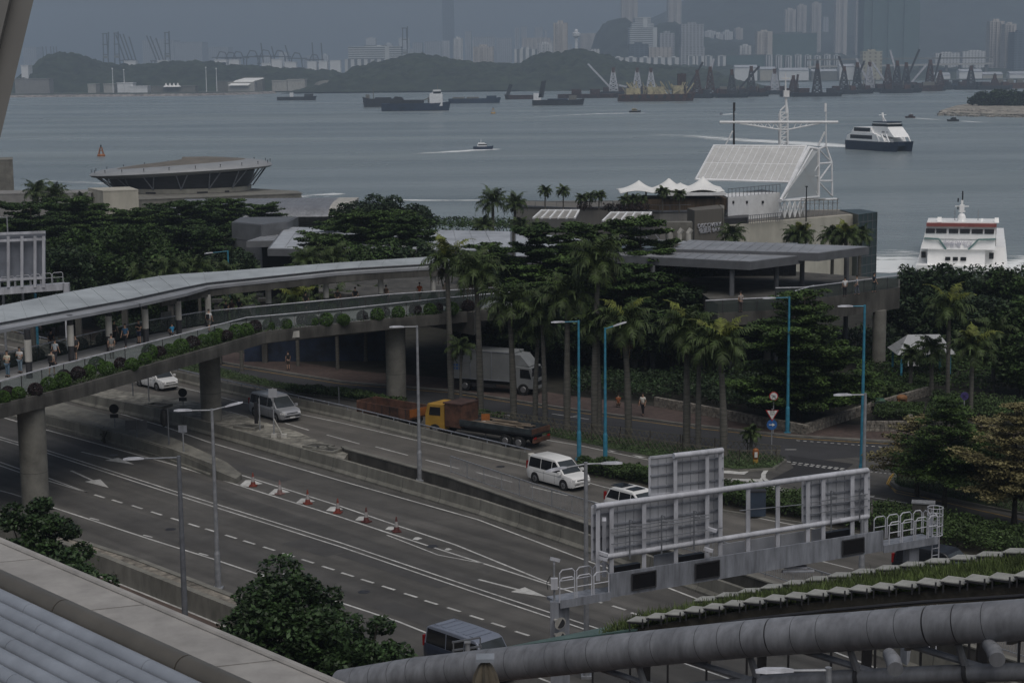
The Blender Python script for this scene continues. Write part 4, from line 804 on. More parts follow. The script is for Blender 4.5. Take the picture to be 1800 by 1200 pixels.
# ---- catamaran ferry
M_['ferry_white']=mat('ferry_white',(0.92,0.92,0.91),0.4,0.04,0.5)
p=G(1545,264,SEA); s_=p.y/FPX; t=thing('catamaran_ferry','navy hulled white catamaran ferry crossing toward the right','ferry',p,R(-66)); t.scale=(.78,.78,.78)
L=38; W=11.5
m=MB()
for sy in (-1,1):
 h_=hull_mb(L,3.4,4.2,bow=.28,sheer=.1); h_.v=[(x,y+sy*(W/2-1.7),z) for x,y,z in h_.v]; m.add(h_.v,h_.f)
m.box((-1.5,0,3.3),(L*.9,W-.2,1.7)); m.build('hull','navy',t)
MB().ext([(-18,-W/2,4.2),(13,-W/2,4.2),(10,-W/2,6.0),(3,-W/2,8.0),(-13,-W/2,8.0),(-17,-W/2,6.6)],(0,W,0)).build('lower_cabin','ferry_white',t)
MB().box((-6,0,6.0),(17,W+.12,1.7)).build('lower_window','darkglass',t)
MB().ext([(-15,-W/2+.8,8.0),(2,-W/2+.8,8.0),(0,-W/2+.8,10.3),(-13,-W/2+.8,10.3)],(0,W-1.6,0)).build('upper_cabin','ferry_white',t); MB().box((-6.5,0,9.3),(12.5,W-1.4,1.7)).build('upper_window','darkglass',t)
MB().ext([(1,-4.2,7.5),(17,-4.2,6.4),(12,-4.2,10.6),(10,-4.2,10.6),(1,-4.2,10.6)],(0,8.4,0)).build('foredeck_house','ferry_white',t)
MB().ext([(0,-3.8,10.6),(12,-3.8,10.6),(10.6,-3.8,12.8),(1,-3.8,12.8)],(0,7.6,0)).build('bridge','ferry_white',t); MB().box((5.8,0,11.6),(12.2,7.8,1.1)).build('bridge_window','darkglass',t)
MB().box((5.8,0,13),(11,8,.35)).build('bridge_roof','navy',t); MB().beam((3,0,13),(2,0,17),.7).beam((2.2,-2,16),(2.2,2,16),.3).beam((5,0,13),(2.3,0,15.5),.3).build('mast','ferry_white',t)
for x in (8,12,15.5): MB().beam((x,-W/2,4.2),(x-2.5,-W/2,7.6),.5).beam((x,W/2,4.2),(x-2.5,W/2,7.6),.5).build('deck_stay','ferry_white',t)
rr_=MB(); [rr_.beam((13+k*1.2,-W/2+.3,4.2),(13+k*1.2,-W/2+.3,5.4),.12) for k in range(5)]; rr_.beam((13,-W/2+.3,5.4),(18,-W/2+.3,5.4),.12); rr_.build('deck_rail','ferry_white',t)
mm=MB(); [mm.box((x,-4.23,8.6),(.55,.02,.8)) for x in (8.0,8.75,9.5)]; [mm.box((x,-4.23,8.6),(.4,.02,.35)) for x in (11.0,11.6,12.2)]; mm.build('faded_lettering','grey_boat',t)
# ---- big white ferry, stern towards the camera
k0=12.0; p=D(1700,480,262); t=thing('passenger_ferry','large white ferry with a red stripe leaving beside the dark shrubs','ferry',(p.x-.55,262,SEA),R(-15))
def fx(px): return (px-1697)/11.85
def fz(v): return 27.2-(v-108)/11.85+4.0
Hh={v: fz(v) for v in (385,390,395,398,403,418,443,450,470,480,492)}
def trap(name,vt,vb,xt,xb,y0,y1,mt):
 zt,zb=fz(vt),fz(vb); a,b=fx(xt[0]),fx(xt[1]); c,e=fx(xb[0]),fx(xb[1])
 return MB().add([(c,y0,zb),(e,y0,zb),(e,y1,zb),(c,y1,zb),(a,y0+.5,zt),(b,y0+.5,zt),(b,y1,zt),(a,y1,zt)],[(3,2,1,0),(4,5,6,7),(0,1,5,4),(1,2,6,5),(2,3,7,6),(3,0,4,7)]).build(name,mt,t)
W='ferry_white'
trap('upper_house',389,419,(1632,1750),(1627,1750),0,6.5,W); trap('middle_house',419.2,437,(1627,1750),(1622,1750),-.3,20,W)
trap('lower_house',437.2,466,(1634,1733),(1634,1733),-.2,34,W); trap('side_deck',437.2,466,(1621,1768),(1617,1770),3.5,36,W)
trap('hull',464,500,(1615,1772),(1625,1765),-3.6,40,W)
MB().box((fx(1691),-.05,fz(394)),(fx(1751)-fx(1631),.7,6/11.85)).build('red_stripe',mat('ferry_red',(0.26,0.075,0.065),.5,.08,1),t)
xs=[(1630,1646),(1648,1666),(1670,1686),(1689,1706),(1709,1728),(1731,1747)]
for a,b in xs: MB().ext([(fx(a),.02,fz(409)),(fx(b),.02,fz(409)),(fx(b),.24,fz(401.5)),(fx(a),.24,fz(401.5))],(0,.2,0)).build('bridge_window','darkglass',t)
for a,b in ((1665,1674),(1678,1687),(1691,1701)): MB().box(((fx(a)+fx(b))/2,-.25,fz(454)),(fx(b)-fx(a),.1,6.5/11.85)).build('window','darkglass',t)
for s1,s2 in ((1622,1630),(1740,1748)): MB().box(((fx(s1)+fx(s2))/2,3.45,fz(452)),(fx(s2)-fx(s1),.2,11/11.85)).build('door','darkglass',t)
g_=mat('ferry_green',(0.13,0.24,0.23),.5,.05,1)
for pts in (((1628,418),(1653,419),(1666,437)),((1750,418),(1721,419),(1704,437))):
 mm=MB();
 for a,b in zip(pts[:-1],pts[1:]): mm.beam((fx(a[0]),-.2,fz(a[1])),(fx(b[0]),-.32,fz(b[1])),.2,.22)
 mm.build('green_stripe',g_,t)
for uu in (1653,1751): trap('rooftop_vent',382,390,(uu-3.5,uu+3.5),(uu-4,uu+4),.4,1.6,W)
trap('rooftop_box',385,390,(1724,1728),(1724,1728),2,3,W)
mm=MB().lathe([(.7,fz(390)),(.55,fz(380)),(.35,fz(376))],(fx(1691),2,0),8); mm.beam((fx(1691),2,fz(380)),(fx(1691),2,fz(352)),.32); mm.beam((fx(1679),2,fz(363)),(fx(1703),2,fz(363)),.14).beam((fx(1685),2,fz(372)),(fx(1697),2,fz(372)),.14).box((fx(1691),2,fz(367)),(.7,.5,1.1)); mm.build('mast',W,t)
MB().beam((fx(1691.5),2,fz(352)),(fx(1691.5),2,fz(336)),.2).build('navigation_light','black',t); MB().box((fx(1684),2,fz(352)),(.2,.2,.6)).build('navigation_light','black',t); MB().box((fx(1684),2,fz(366)),(.2,.2,.4)).build('navigation_light','black',t)
for uu,vt in ((1679,370),(1719,370)): MB().tube((fx(uu),3,fz(390)),(fx(uu),3,fz(vt)),.06).build('antenna','pole',t)
mm=MB(); mm.box((fx(1694),-3.7,fz(465)),(fx(1770)-fx(1617),.15,.5)); mm.build('stern_rail',W,t)
for yy,za,zb_ in ((3.2,398,414),(5,420,436),(10.5,420,436),(16,420,436)): MB().box((fx(1750)+(.04 if za < 420 else .05),yy,(fz(za)+fz(zb_))/2),(.1,4.2,1.0)).build('side_window','darkglass',t)
lt=mat('ferry_lettering',(0.55,0.55,0.62),.5,.05,1)
text_mesh('discovery',1.15,'lettering',lt,t,Matrix.Translation((fx(1685),-.2,fz(424.5))) @ Matrix.Rotation(R(84),4,'X')); text_mesh('愉景灣  bay',.85,'lettering',lt,t,Matrix.Translation((fx(1686),-.3,fz(429.8))) @ Matrix.Rotation(R(84),4,'X'))
# ================================================================ waterfront and footbridge
def P2(px,z): return [tuple(G(u,v,z))[:2] for u,v in px]
def cent(ps): return (sum(p[0] for p in ps)/len(ps),sum(p[1] for p in ps)/len(ps))
# ---- curved pier hall
M_['rim_grey']=mat('rim_grey',(.27,.28,.29),.5,.06,.4)
cx,cy,A_,B_=-69.5,374.0,19.3,14.0
t=thing('pier_hall','oval pier hall with a tilted overhanging lens shaped roof','hall',(cx,cy,0)); N=64
def rim(f,th,dz,tilt=1.0):
 c,s_=math.cos(th),math.sin(th); return (A_*f*c,B_*f*s_,6.7+tilt*(1.15*c*0.75-.25*c*c+.12*s_)+dz)
def ring(spec,name,mt,tilt=1.0,close=False,smooth=True):
 mb=MB()
 for f,dz in spec: mb.v += [rim(f,2*math.pi*k/N,dz,tilt) for k in range(N)]
 for i in range(len(spec)-1): mb.f += [(i*N+k,i*N+(k+1) % N,(i+1)*N+(k+1) % N,(i+1)*N+k) for k in range(N)]
 if close: mb.f.append(tuple((len(spec)-1)*N+k for k in range(N)))
 mb.m=[0]*len(mb.f); return mb.build(name,mt,t,smooth)
ring([(.80,-1.15),(.97,-.75),(1.0,-.35),(.98,.05),(.90,.5),(.78,.80),(.70,.9)],'roof_rim','rim_grey'); ring([(.70,.9),(.5,1.2),(.3,1.4),(.02,1.45)],'roof',mat('roof_brown',(.15,.135,.115),.8,.12,.3),close=True)
ring([(.80,-1.1),(.745,-4.3)],'upper_wall',mat('louvre_wall',(.035,.036,.042),.5,.2,.6,streak=(1,1,6)),.45)
mb=MB()
for f,z in ((.76,2.7),(.73,0)): mb.v += [(A_*f*math.cos(2*math.pi*k/N),B_*f*math.sin(2*math.pi*k/N),z) for k in range(N)]
mb.v += [(A_*.76*math.cos(2*math.pi*k/N),B_*.76*math.sin(2*math.pi*k/N),2.75) for k in range(N)]
mb.f += [(N+k,N+(k+1) % N,(k+1) % N,k) for k in range(N)]+[tuple(2*N+k for k in range(N))]; mb.m=[0]*len(mb.f); mb.build('lower_wall','cream',t)
for k in range(16):
 th=2*math.pi*(k+.3)/16; a=Vector((A_*.77*math.cos(th),B_*.77*math.sin(th),2.6))
 MB().tube(a,rim(.93,th-.05,-.7),.13,None,6).tube(a,rim(.93,th+.09,-.7),.13,None,6).build('roof_strut','steel',t)
for k in range(22): th=math.pi*(k+.5)/11; p=Vector(rim(.97,th,.2)); MB().tube(p,p+Vector((0,0,.4)),.06).ball(tuple(p+Vector((0,0,.5))),.13,6,4).build('roof_light','dark_metal',t)
for a,w_ in ((-2.15,1.6),(-1.9,2.2),(-1.15,2.2),(-.75,1.0)):
 p=(A_*.752*math.cos(a),B_*.752*math.sin(a),1.1); MB().box(p,(w_,.25,2.0),a+math.pi/2).build('door','dark_metal',t)
def block(name,label,px,z1,mt,z0=0,cat='building',roof=None):
 p=P2(px,z1); c=cent(p); t=thing(name,label,cat,(c[0],c[1],z0)); q=[(a-c[0],b-c[1]) for a,b in p]
 MB().prism(q,0,z1-z0).build('wall',mt,t); MB().prism([(a*1.01,b*1.01) for a,b in q],z1-z0+.002,z1-z0+.18).build('roof',roof or mt,t); return t
block('pier_block','lavender grey block cut by the left edge behind palms',[(-80,284),(22,282),(22,278),(-80,280)],10.4,'concrete',cat='building')
block('plant_room','plain cream box building left of the oval pier hall',[(181,337),(243,335),(228,330),(155,332)],5.6,'cream')
block('pier_terrace','low grey pier roof at the left edge with palms before it',[(-60,343),(160,340),(165,335),(-60,337)],5.0,'greybrown')
block('pier_terrace','low planted terrace at the foot of the oval pier hall',[(243,352),(530,341),(522,337),(430,332),(243,340)],1.6,'concrete')
t=thing('vaulted_roof_hall','low hall with long shiny curved metal roof','building',D(440,360,292)); t.location.z=0
a0,a1=D(300,360,290),D(575,364,284); x0,x1=a0.x,a1.x; y_=290; L=t.location
prof=[(304,5.0),(294,5.0),(289,4.75),(286.5,4.2),(285.5,3.3),(286.5,2.4),(289,1.7)]
mb=MB(); mb.ext([(x0,y,z) for y,z in prof]+[(x0,304,1.7)],(x1-x0,0,0)); mb.build('roof','tube',t,smooth=True,world=True)
mb=MB(); mb.ext([(x1+.01,y-.1,z+.02) for y,z in prof]+[(x1+.01,304,1.6)],(3.4,0,0)); mb.build('end_bay','concrete_light',t,world=True)
MB().box(((x0+x1)/2,296,.85),(x1-x0-2,12,1.7)).build('wall','greybrown',t,world=True)
mb=MB(); [mb.beam((x0+i*(x1-x0)/24,294,5.03),(x0+i*(x1-x0)/24,303.5,5.03),.08,.05) for i in range(25)]; mb.build('roof_seam','roof_grey',t,world=True); t.children[-1]['kind']='stuff'
# ---- plaza: grey clad tower block, long flat roofs, podium
def slab(name,label,px,z,th,mt,fm,cat='roof',posts=()):
 p=P2(px,z); c=cent(p); t=thing(name,label,cat,(c[0],c[1],0)); q=[(a-c[0],b-c[1]) for a,b in p]
 MB().prism(q,z-th,z-.02).build('fascia',fm,t); q2=[(a*.985,b*.985) for a,b in q]; MB().prism(q2,z-.018,z+.03).build('roof',mt,t)
 a,b=Vector((*q[0],0)),Vector((*q[1],0)); e=Vector((*q[-1],0))-a; sm=MB()
 for i in range(1,14): p0=a.lerp(b,i/14); sm.beam(p0+Vector((0,0,z+.05))+e*.04,p0+e*.94+Vector((0,0,z+.05)),.06,.05)
 sm.build('roof_seam','roof_grey',t); t.children[-1]['kind']='stuff'
 for x,y in posts: MB().tube((x-c[0],y-c[1],0),(x-c[0],y-c[1],z-th),.22,None,8).build('post','fascia',t)
 return t
POD=7.2
pd=P2([(560,512),(700,525),(833,549),(868,518),(1225,508),(1262,534),(1433,525),(1582,505),(1582,490),(1300,470),(900,470),(560,500)],POD)
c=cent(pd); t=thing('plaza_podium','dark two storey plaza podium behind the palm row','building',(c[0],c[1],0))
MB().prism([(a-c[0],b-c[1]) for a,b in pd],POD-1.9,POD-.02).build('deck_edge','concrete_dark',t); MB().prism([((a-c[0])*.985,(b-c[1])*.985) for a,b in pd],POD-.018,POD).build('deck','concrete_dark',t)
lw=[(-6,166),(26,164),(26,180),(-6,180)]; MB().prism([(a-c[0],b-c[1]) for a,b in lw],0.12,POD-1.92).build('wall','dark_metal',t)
for i,x in enumerate((-3.5,1.5,6.5,11.5,16.5,21.5)): MB().box((x-c[0],163.8-c[1]+1.2*(1-(x+6)/32),2.3),(3.6,.12,3.4)).build('shopfront','darkglass',t)
for i,x in enumerate((-1,5,11,17,23)): MB().tube((x-c[0],157-c[1],.1),(x-c[0],157-c[1],POD-1.92),.32,None,10).build('column','concrete',t)
t=thing('blue_sheeted_hut','dark blue sheeted wall with notices beneath the footbridge','hut',(-17.5,163,0))
MB().box((0,0,2.2),(15,1,4.4)).build('wall',mat('navy_sheet',(.018,.03,.06),.8,.3,.8),t)
for x in (-6,-2.2): MB().box((x,-.53,2.9),(.5,.04,.7)).build('notice','white',t)
for i in range(6): x=-44+i*4.2; t=thing('column','%s slim concrete column standing on the brick pavement under the footbridge' % ORD[i],'column',(x,160+i*.4,.11),0,'slim columns under the footbridge'); MB().box((0,0,2.9),(.5,.5,5.8)).build('shaft','concrete_dark',t); MB().box((0,0,5.9),(.9,.9,.3)).build('capital','concrete_dark',t)
# clad tower
p=P2([(459,396),(505,391),(488,388),(407,391)],8.6); pb_=[(p[0][0],p[0][1]),(p[1][0],p[1][1]),(p[1][0]+.4,p[1][1]+8),(p[3][0],p[3][1]+7),(p[3][0],p[3][1])]; c=cent(pb_)
t=thing('clad_block','dark grey panel clad block behind the footbridge roof','building',(c[0],c[1],0)); q=[(a-c[0],b-c[1]) for a,b in pb_]
MB().prism(q,0,8.6).build('wall','clad',t); MB().prism([(a*.94,b*.94) for a,b in q],8.602,8.66).build('roof','fascia',t)
sm=MB();
for z in (2.2,4.4,6.6): sm.beam((q[0][0],q[0][1]-.01,z),(q[1][0],q[1][1]-.01,z),.02,.04); sm.beam((q[4][0]-.0,q[4][1]-.01,z),(q[0][0],q[0][1]-.01,z),.02,.04)
sm.build('panel_joint','black',t)
slab('canopy','flat grey canopy projecting right of the clad block over a dark entrance',[(433,424),(600,420),(600,408),(470,412)],7.2,.75,'roof_grey','clad',posts=())
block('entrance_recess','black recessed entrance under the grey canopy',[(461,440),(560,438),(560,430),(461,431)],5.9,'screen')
slab('flat_roof','pale flat plaza roof left, seen between the tree crowns',[(470,437),(900,441),(900,407),(800,405),(640,402),(500,399)],7.7,.8,'roof_light','fascia')
slab('flat_roof','long pale flat plaza roof behind the layered trees in the middle',[(905,450),(1205,451),(1208,424),(905,411)],7.9,.8,'roof_light','fascia')
t_=slab('plaza_canopy','lower grey canopy roof with its corner pointing at the road',[(1050,447),(1318,460),(1411,449),(1180,438.5),(1080,436)],10.3,.72,'roof_grey','fascia',posts=((19.2,152.5),(12.5,155),(23.6,156)))
slab('plaza_canopy','upper grey canopy roof behind, reaching toward the glass corner',[(1180,438),(1439,445),(1528,433.5),(1210,422)],10.6,.72,'roof_grey','fascia',posts=((26.3,158.5),(31,162),(17.5,166)))
t=thing('roof_plant','white ducts and pipes standing on the plaza roof by the brown sign block','ducts',D(1196,424,175)); m_=MB()
for i in range(3): m_.path([(i*.9-1,0,0),(i*.9-1,0,.8),(i*.9-.7,0,1.2)],.28,8)
m_.build('duct','concrete_light',t); MB().box((0,1.6,.9),(2.6,1.4,1.8)).build('housing','concrete',t)
block('shaded_pavilion','dark glass pavilion standing in the shade beneath the plaza canopies',[(1060,440),(1400,438),(1400,430),(1060,432)],9.75,'darkglass',z0=7.2)
# terrace glass balustrades
GL=glass('balustrade_glass',(.065,.078,.076),.40); M_['bglass']=GL; M_['bglass2']=glass('balustrade_glass_pale',(.15,.165,.165),.30)
def balustrade(name,label,pts,h,mt='bglass',gap=1.5,post='dark_metal',rail='steel_white'):
 t=thing(name,label,'balustrade',pts[0]); g_=MB(); r_=MB(); ps=MB(); n=0; nb=0
 for a,b in zip(pts[:-1],pts[1:]):
  d=(b-a); L=d.length; d=d.normalized(); k=max(1,round(L/gap)); nn=Vector((-d.y,d.x,0))*.012
  for i in range(k):
   p0=a+(b-a)*((i+.03)/k); p1=a+(b-a)*((i+.97)/k); g_.beam(p0+Vector((0,0,h/2)),p1+Vector((0,0,h/2)),.02,h-.14)
   if nb < 98: MB().beam(a+(b-a)*(i/k),a+(b-a)*(i/k)+Vector((0,0,h)),.05,.05).build('post',post,t,world=True); nb += 1
  r_.path([a+Vector((0,0,h)),b+Vector((0,0,h))],.045,6)
 o=g_.build('glass',mt,t,world=True); o['kind']='stuff'; r_.build('handrail',rail,t,world=True); return t
bt=[G(u,v,POD+1.1)-Vector((0,0,1.1)) for u,v in ((1363,506),(1412,505),(1580,484))]
balustrade('glass_balustrade','glass balustrade with white handrail along the right terrace edge',bt,1.1)
balustrade('glass_balustrade','glass balustrade of the dark lower terrace left of the terrace strollers',[G(u,v,POD) for u,v in ((1240,552),(1360,546),(1430,524))],1.1)
t=thing('concrete_pier','round concrete pier under the right end of the terrace','column',G(1544,650)); MB().tube((0,0,0),(0,0,5.4),.6,None,20).build('shaft','concrete',t,smooth=True)
t=thing('kiosk','small blue framed pavilion with a ribbed hipped roof beside the round pier','pavilion',G(1618,668)); t.scale=(.86,.86,.95)
MB().add([(-2.9,-2.4,2.7),(2.9,-2.4,2.7),(2.9,2.4,2.7),(-2.9,2.4,2.7),(-1.4,0,4.2),(1.8,0,4.2)],[(0,1,5,4),(1,2,5),(2,3,4,5),(3,0,4),(3,2,1,0)]).build('roof',mat('ribbed_roof',(.33,.34,.35),.5,.1,3.0,streak=(6,.1,.1)),t)
for x,y in ((-2.4,-2),(2.4,-2),(2.4,2),(-2.4,2)): MB().beam((x,y,0),(x,y,2.7),.2,.2).build('post','pole_blue',t)
MB().beam((-2.5,-2,2.6),(2.5,-2,2.6),.12,.25).build('beam','pole_blue',t); MB().box((-1.2,-1.9,1.95),(1.1,.06,.65)).build('board','white',t)
# ---- ferry pier building with the white mast structure
fp_=[(904,363),(1018,368),(1077,364.5),(1078,367),(1160,373),(1214,372),(1225,352),(905,354)]
p=P2(fp_,8.0); c=cent(p); t=thing('pier_building','grey pier building with roof terraces, brown sign block and white mast frame','building',(c[0],c[1],0)); C0=Vector((c[0],c[1],0))
def wp(mb,name,mt,**kw): return mb.build(name,mt,t,world=True,**kw)
MB.prism(MB(),[],0,0) if False else None
wp(MB().prism(p,0,8.0),'left_wing',mat('ribbed_grey',(.20,.195,.185),.75,.05,1.2,streak=(9,9,.05)))
wp(MB().prism([(a+(c[0]-a)*.02,b+(c[1]-b)*.02) for a,b in p],8.002,8.05),'terrace','brown_wall')
rp_=P2([(1268,397),(1508,376.5),(1475,368),(1262,372)],6.5); wp(MB().prism(rp_,-5,6.5),'right_wing','cream'); wp(MB().prism([(a,b) for a,b in P2([(1280,394),(1500,375.6),(1472,369.5),(1275,374)],6.5)],6.502,6.56),'right_deck','brown_wall')
gp=P2([(1508.5,377),(1542,372.6),(1512,367.5),(1476,368.5)],6.7); wp(MB().prism(gp,-5,6.7),'glass_corner','greenglass')
mm=MB()
a,b=Vector((*gp[0],0)),Vector((*gp[1],0))
for z in (5.6,4.4,3.2,2.0,.8,-.4,-1.6): mm.beam(a+Vector((0,-.05,z)),b+Vector((0,-.05,z)),.06,.07)
for k in range(5): q=a.lerp(b,k/4); mm.beam(q+Vector((0,-.05,-4)),q+Vector((0,-.05,6.7)),.06,.06)
wp(mm,'mullions','fascia')
# second glazed bay under canopy
# brown sign block
sp_=[D(1208,370,226),D(1221,371,222),D(1270,366,225),D(1262,362,231)]; zt=8.9
o=wp(MB().prism([(q.x,q.y) for q in sp_],0,zt),'sign_block',mat('brown_ribs',(.115,.105,.09),.7,.05,1.2,streak=(9,9,.05)))
a,b=sp_[1],sp_[2]; ang=math.atan2(b.y-a.y,b.x-a.x); mid=a.lerp(b,.5); kk=FPX/mid.y
for txt,vv,szz in (('DISCOVERY',396,.78),('愉景灣 BAY',405,.72)):
 zc=D(1246,vv,mid.y).z; text_mesh(txt,szz,'sign_lettering','steel_white',t,Matrix.Translation((mid.x-C0.x+.1,mid.y-.06-C0.y,zc)) @ Matrix.Rotation(ang,4,'Z') @ Matrix.Rotation(R(90),4,'X'),.05)
wp(MB().prism([(D(1270.5,380,225.3).x,225.3),(D(1273,380,225.3).x,225.3),(D(1273,380,230).x,230),(D(1264,380,231).x,231)],0,8.9),'sign_return','concrete')
# terrace parapet edging and handrail
mm=MB()
for a,b in zip(p[:5],p[1:6]): mm.beam((a[0],a[1],8.1),(b[0],b[1],8.1),.3,.22); mm.beam((a[0],a[1],8.9),(b[0],b[1],8.9),.06,.06); [mm.beam((a[0]+(b[0]-a[0])*s_,a[1]+(b[1]-a[1])*s_,8.1),(a[0]+(b[0]-a[0])*s_,a[1]+(b[1]-a[1])*s_,8.9),.05) for s_ in (0,.33,.66)]
wp(mm,'terrace_rail','pole_dark')
for (u0,u1,va,vb) in ((939,1018,369.5,384),(1061,1145,373.5,389)):
 y0=232 if u0 < 1000 else 228; mm=MB()
 for i in range(6): s_=i/5; A=D(u0+14+(u1-u0-14)*s_,va,y0-.2); Bq=D(u0-2+(u1-u0-6)*s_,vb,y0-3); mm.beam(A,Bq,.22,.22)
 mm.beam(D(u0+14,va,y0-.2),D(u1,va,y0-.2),.22,.22); wp(mm,'skylight_frame','white')
 wp(MB().quad(D(u0+14,va+.6,y0-.2),D(u0,vb,y0-2.9),D(u1-8,vb,y0-2.9),D(u1,va+.6,y0-.2)),'skylight_glass','greybrown')
# upper white house
wq=[D(1280,347,232),D(1371,341,240),D(1340,341,246),D(1268,346,238)]; wp(MB().prism([(q.x,q.y) for q in wq],6.5,D(1280,347,232).z),'upper_house','white')
wp(MB().prism([(q.x,q.y) for q in [D(1100,347,233),D(1280,347,233),D(1272,346,240),D(1100,346,240)]],8.05,D(1180,350,233).z),'bar_wall',mat('bar_wood',(.10,.07,.045),.8,.3,.6,streak=(3,3,.3)))
zf=D(1230,345,234).z+.2
wp(MB().box((D(1215,345,235).x,235,zf+.2),(8.5,6,.35)),'bar_roof','white')
for uu in (1288,1312,1340): q=D(uu,355,232.5+(uu-1280)*.085); wp(MB().box((q.x,q.y-.3,q.z),(.3,.5,.35)),'wall_lamp','black')
mm=MB()                                                     # roof rail of the white house
za=D(1280,347,232).z
for i in range(15): q=wq[0].lerp(wq[1],i/14); mm.beam((q.x,q.y,za),(q.x,q.y,za+1.1),.07)
mm.beam((wq[0].x,wq[0].y,za+1.1),(wq[1].x,wq[1].y,za+1.1),.07); wp(mm,'roof_rail','pole_dark')
# sloping white mesh roof, ribs, side frame
T0,T1,L1,L0=D(1255,256,252),D(1417,257,252),D(1388,320,240),D(1223,315,240)
M_['mesh_white']=mat('mesh_white',(.48,.48,.47),.7,.06,2.0,patch=(.3,.05))
wp(MB().ext([T0,L0,L1,T1],(0,.15,.05)),'sloping_screen','mesh_white'); mm=MB()
for i in range(15): s_=i/14; mm.tube(T0.lerp(T1,s_)+Vector((0,-.12,0)),L0.lerp(L1,s_)+Vector((0,-.12,0)),.055 if i % 14 else .17,None,6)
for s_ in (0,.06,.52,1): mm.tube(T0.lerp(L0,s_)+Vector((0,-.12,0)),T1.lerp(L1,s_)+Vector((0,-.12,0)),.16 if s_ in (0,1) else .07,None,6)
wp(mm,'screen_ribs','white')
E0=D(1372,353,233); E1=D(1422,259,252); E2=D(1439,262,251); E3=D(1439,346,251); E4=D(1452,257,254); E5=D(1462,286,254); E6=D(1463,345,254)
mm=MB();
for a,b,r_ in ((E0,E1,.24),(E0,E3,.2),(E2,E3,.2),(E1,E2,.2),(E2,E4,.16),(E4,E5,.16),(E5,E6,.14),(D(1439,288,251),E5,.16),(D(1439,318,251),D(1462,318,254),.16),(E2,E5,.12),(D(1439,318,251),E5,.12),(D(1439,320,251),E6,.12),(D(1378,350,234),D(1428,263,251),.1),(D(1400,310,243),D(1439,310,251),.07),(D(1410,288,246),D(1439,346,251),.07),(D(1439,290,251),D(1400,346,243),.07)): mm.tube(a,b,r_,None,6)
wp(mm,'side_frame','white'); wp(MB().add([E0+Vector((.3,.3,.3)),E1+Vector((.1,.3,-.2)),E2+Vector((0,.3,-.2)),E3+Vector((0,.3,.2))],[(0,1,2,3)]),'side_screen',glass('side_mesh',(.5,.5,.5),.55,.8))
mm=MB()                                                      # lattice base
for i in range(6):
 a=D(1370+i*9,353,234+i*.8); b=D(1370+i*9,383-i*.6,234+i*.8); mm.tube(a,b,.13,None,6)
 if i < 5: a2=D(1379+i*9,353,234.8+i*.8); b2=D(1379+i*9,383-i*.6,234.8+i*.8); mm.tube(a,b2,.09,None,5); mm.tube(a2,b,.09,None,5)
mm.tube(D(1368,353,234),D(1470,350,243),.16); wp(mm,'lattice_base','white')
mm=MB()
for i in range(9): a=D(1408+i*8,350,236+i); mm.beam(a,(a.x,a.y,6.5),.09)
mm.beam(D(1408,350,236),D(1474,350,244),.12); mm.beam(D(1408,358,236),D(1474,357,244),.08); wp(mm,'service_cage','greybrown')
mm=MB()
for i in range(16): s_=i/15; a=D(1315+s_*60,378-s_*5,229+s_*4); mm.beam((a.x,a.y,6.5),(a.x,a.y,7.6),.07)
mm.beam((D(1315,378,229).x,229,7.6),(D(1375,373,233).x,233,7.6),.07); mm.beam((D(1315,378,229).x,229,7.1),(D(1375,373,233).x,233,7.1),.06); wp(mm,'deck_rail','pole_dark')
wp(MB().prism([(q.x,q.y) for q in [D(1272,385,228),D(1316,385,230),D(1316,385,234),D(1272,385,233)]],6.56,7.3),'planter','dark_metal')
# mast and yard
yb=253; mm=MB(); k_=FPX/yb
def U(u,v): return D(u,v,yb)
for u in (1371.5,1384.5): mm.tube(U(u,257),U(u,195),.14,None,6); q=Vector((0,1.0,0)); mm.tube(U(u,257)+q,U(u,200)+q,.14,None,6)
for i in range(7): mm.tube(U(1371.5,257-i*8.7),U(1384.5,248.3-i*8.7),.07,None,5); mm.tube(U(1371.5,250-i*8.7),U(1384.5,250-i*8.7),.07,None,5)
mm.tube(U(1371.5,195),U(1383,184),.13).tube(U(1384.5,195),U(1383,184),.13).tube(U(1383,200),U(1381,160),.2,.16).tube(U(1381,160),U(1381,128),.12,.06).box(tuple(U(1382,165)),(.8,.8,.9)).box(tuple(U(1381,138)),(1.2,.15,.15)); wp(mm,'mast','white')
mm=MB(); mm.tube(U(1265,215),U(1473,215),.2,None,8); mm.tube(U(1300,217),U(1371,228),.11).tube(U(1440,217),U(1385,228),.11).tube(U(1371,228),U(1385,228),.11)
for i in range(5): mm.tube(U(1310+i*13,216),U(1318+i*13,220+i*2),.07,None,5).tube(U(1318+i*13,220+i*2),U(1323+i*13,216),.07,None,5); mm.tube(U(1395+i*10,226-i*2),U(1400+i*10,216),.07,None,5)
wp(mm,'yard','white')
wp(MB().tube(U(1290,257),U(1290,190),.16,.1).box(tuple(U(1290.5,188)),(.3,.3,1.2)),'lightning_pole','dark_metal'); wp(MB().tube(U(1452,257),U(1452,190),.1,.07).box(tuple(U(1451,189)),(.3,.3,1.2)).tube(U(1438,257),U(1450,232),.14),'side_mast','white'); wp(MB().tube(U(1275,256),U(1288,230),.1),'mast_stay','white')
t2=thing('lamp_column','thin dark pole standing in front of the white lattice base','pole',D(1417,382,231)); t2.location.z=6.56; MB().tube((0,0,0),(0,0,4.5),.09,.07).build('pole','black',t2); MB().box((0,0,4.6),(.3,.3,.15)).build('cap','black',t2)
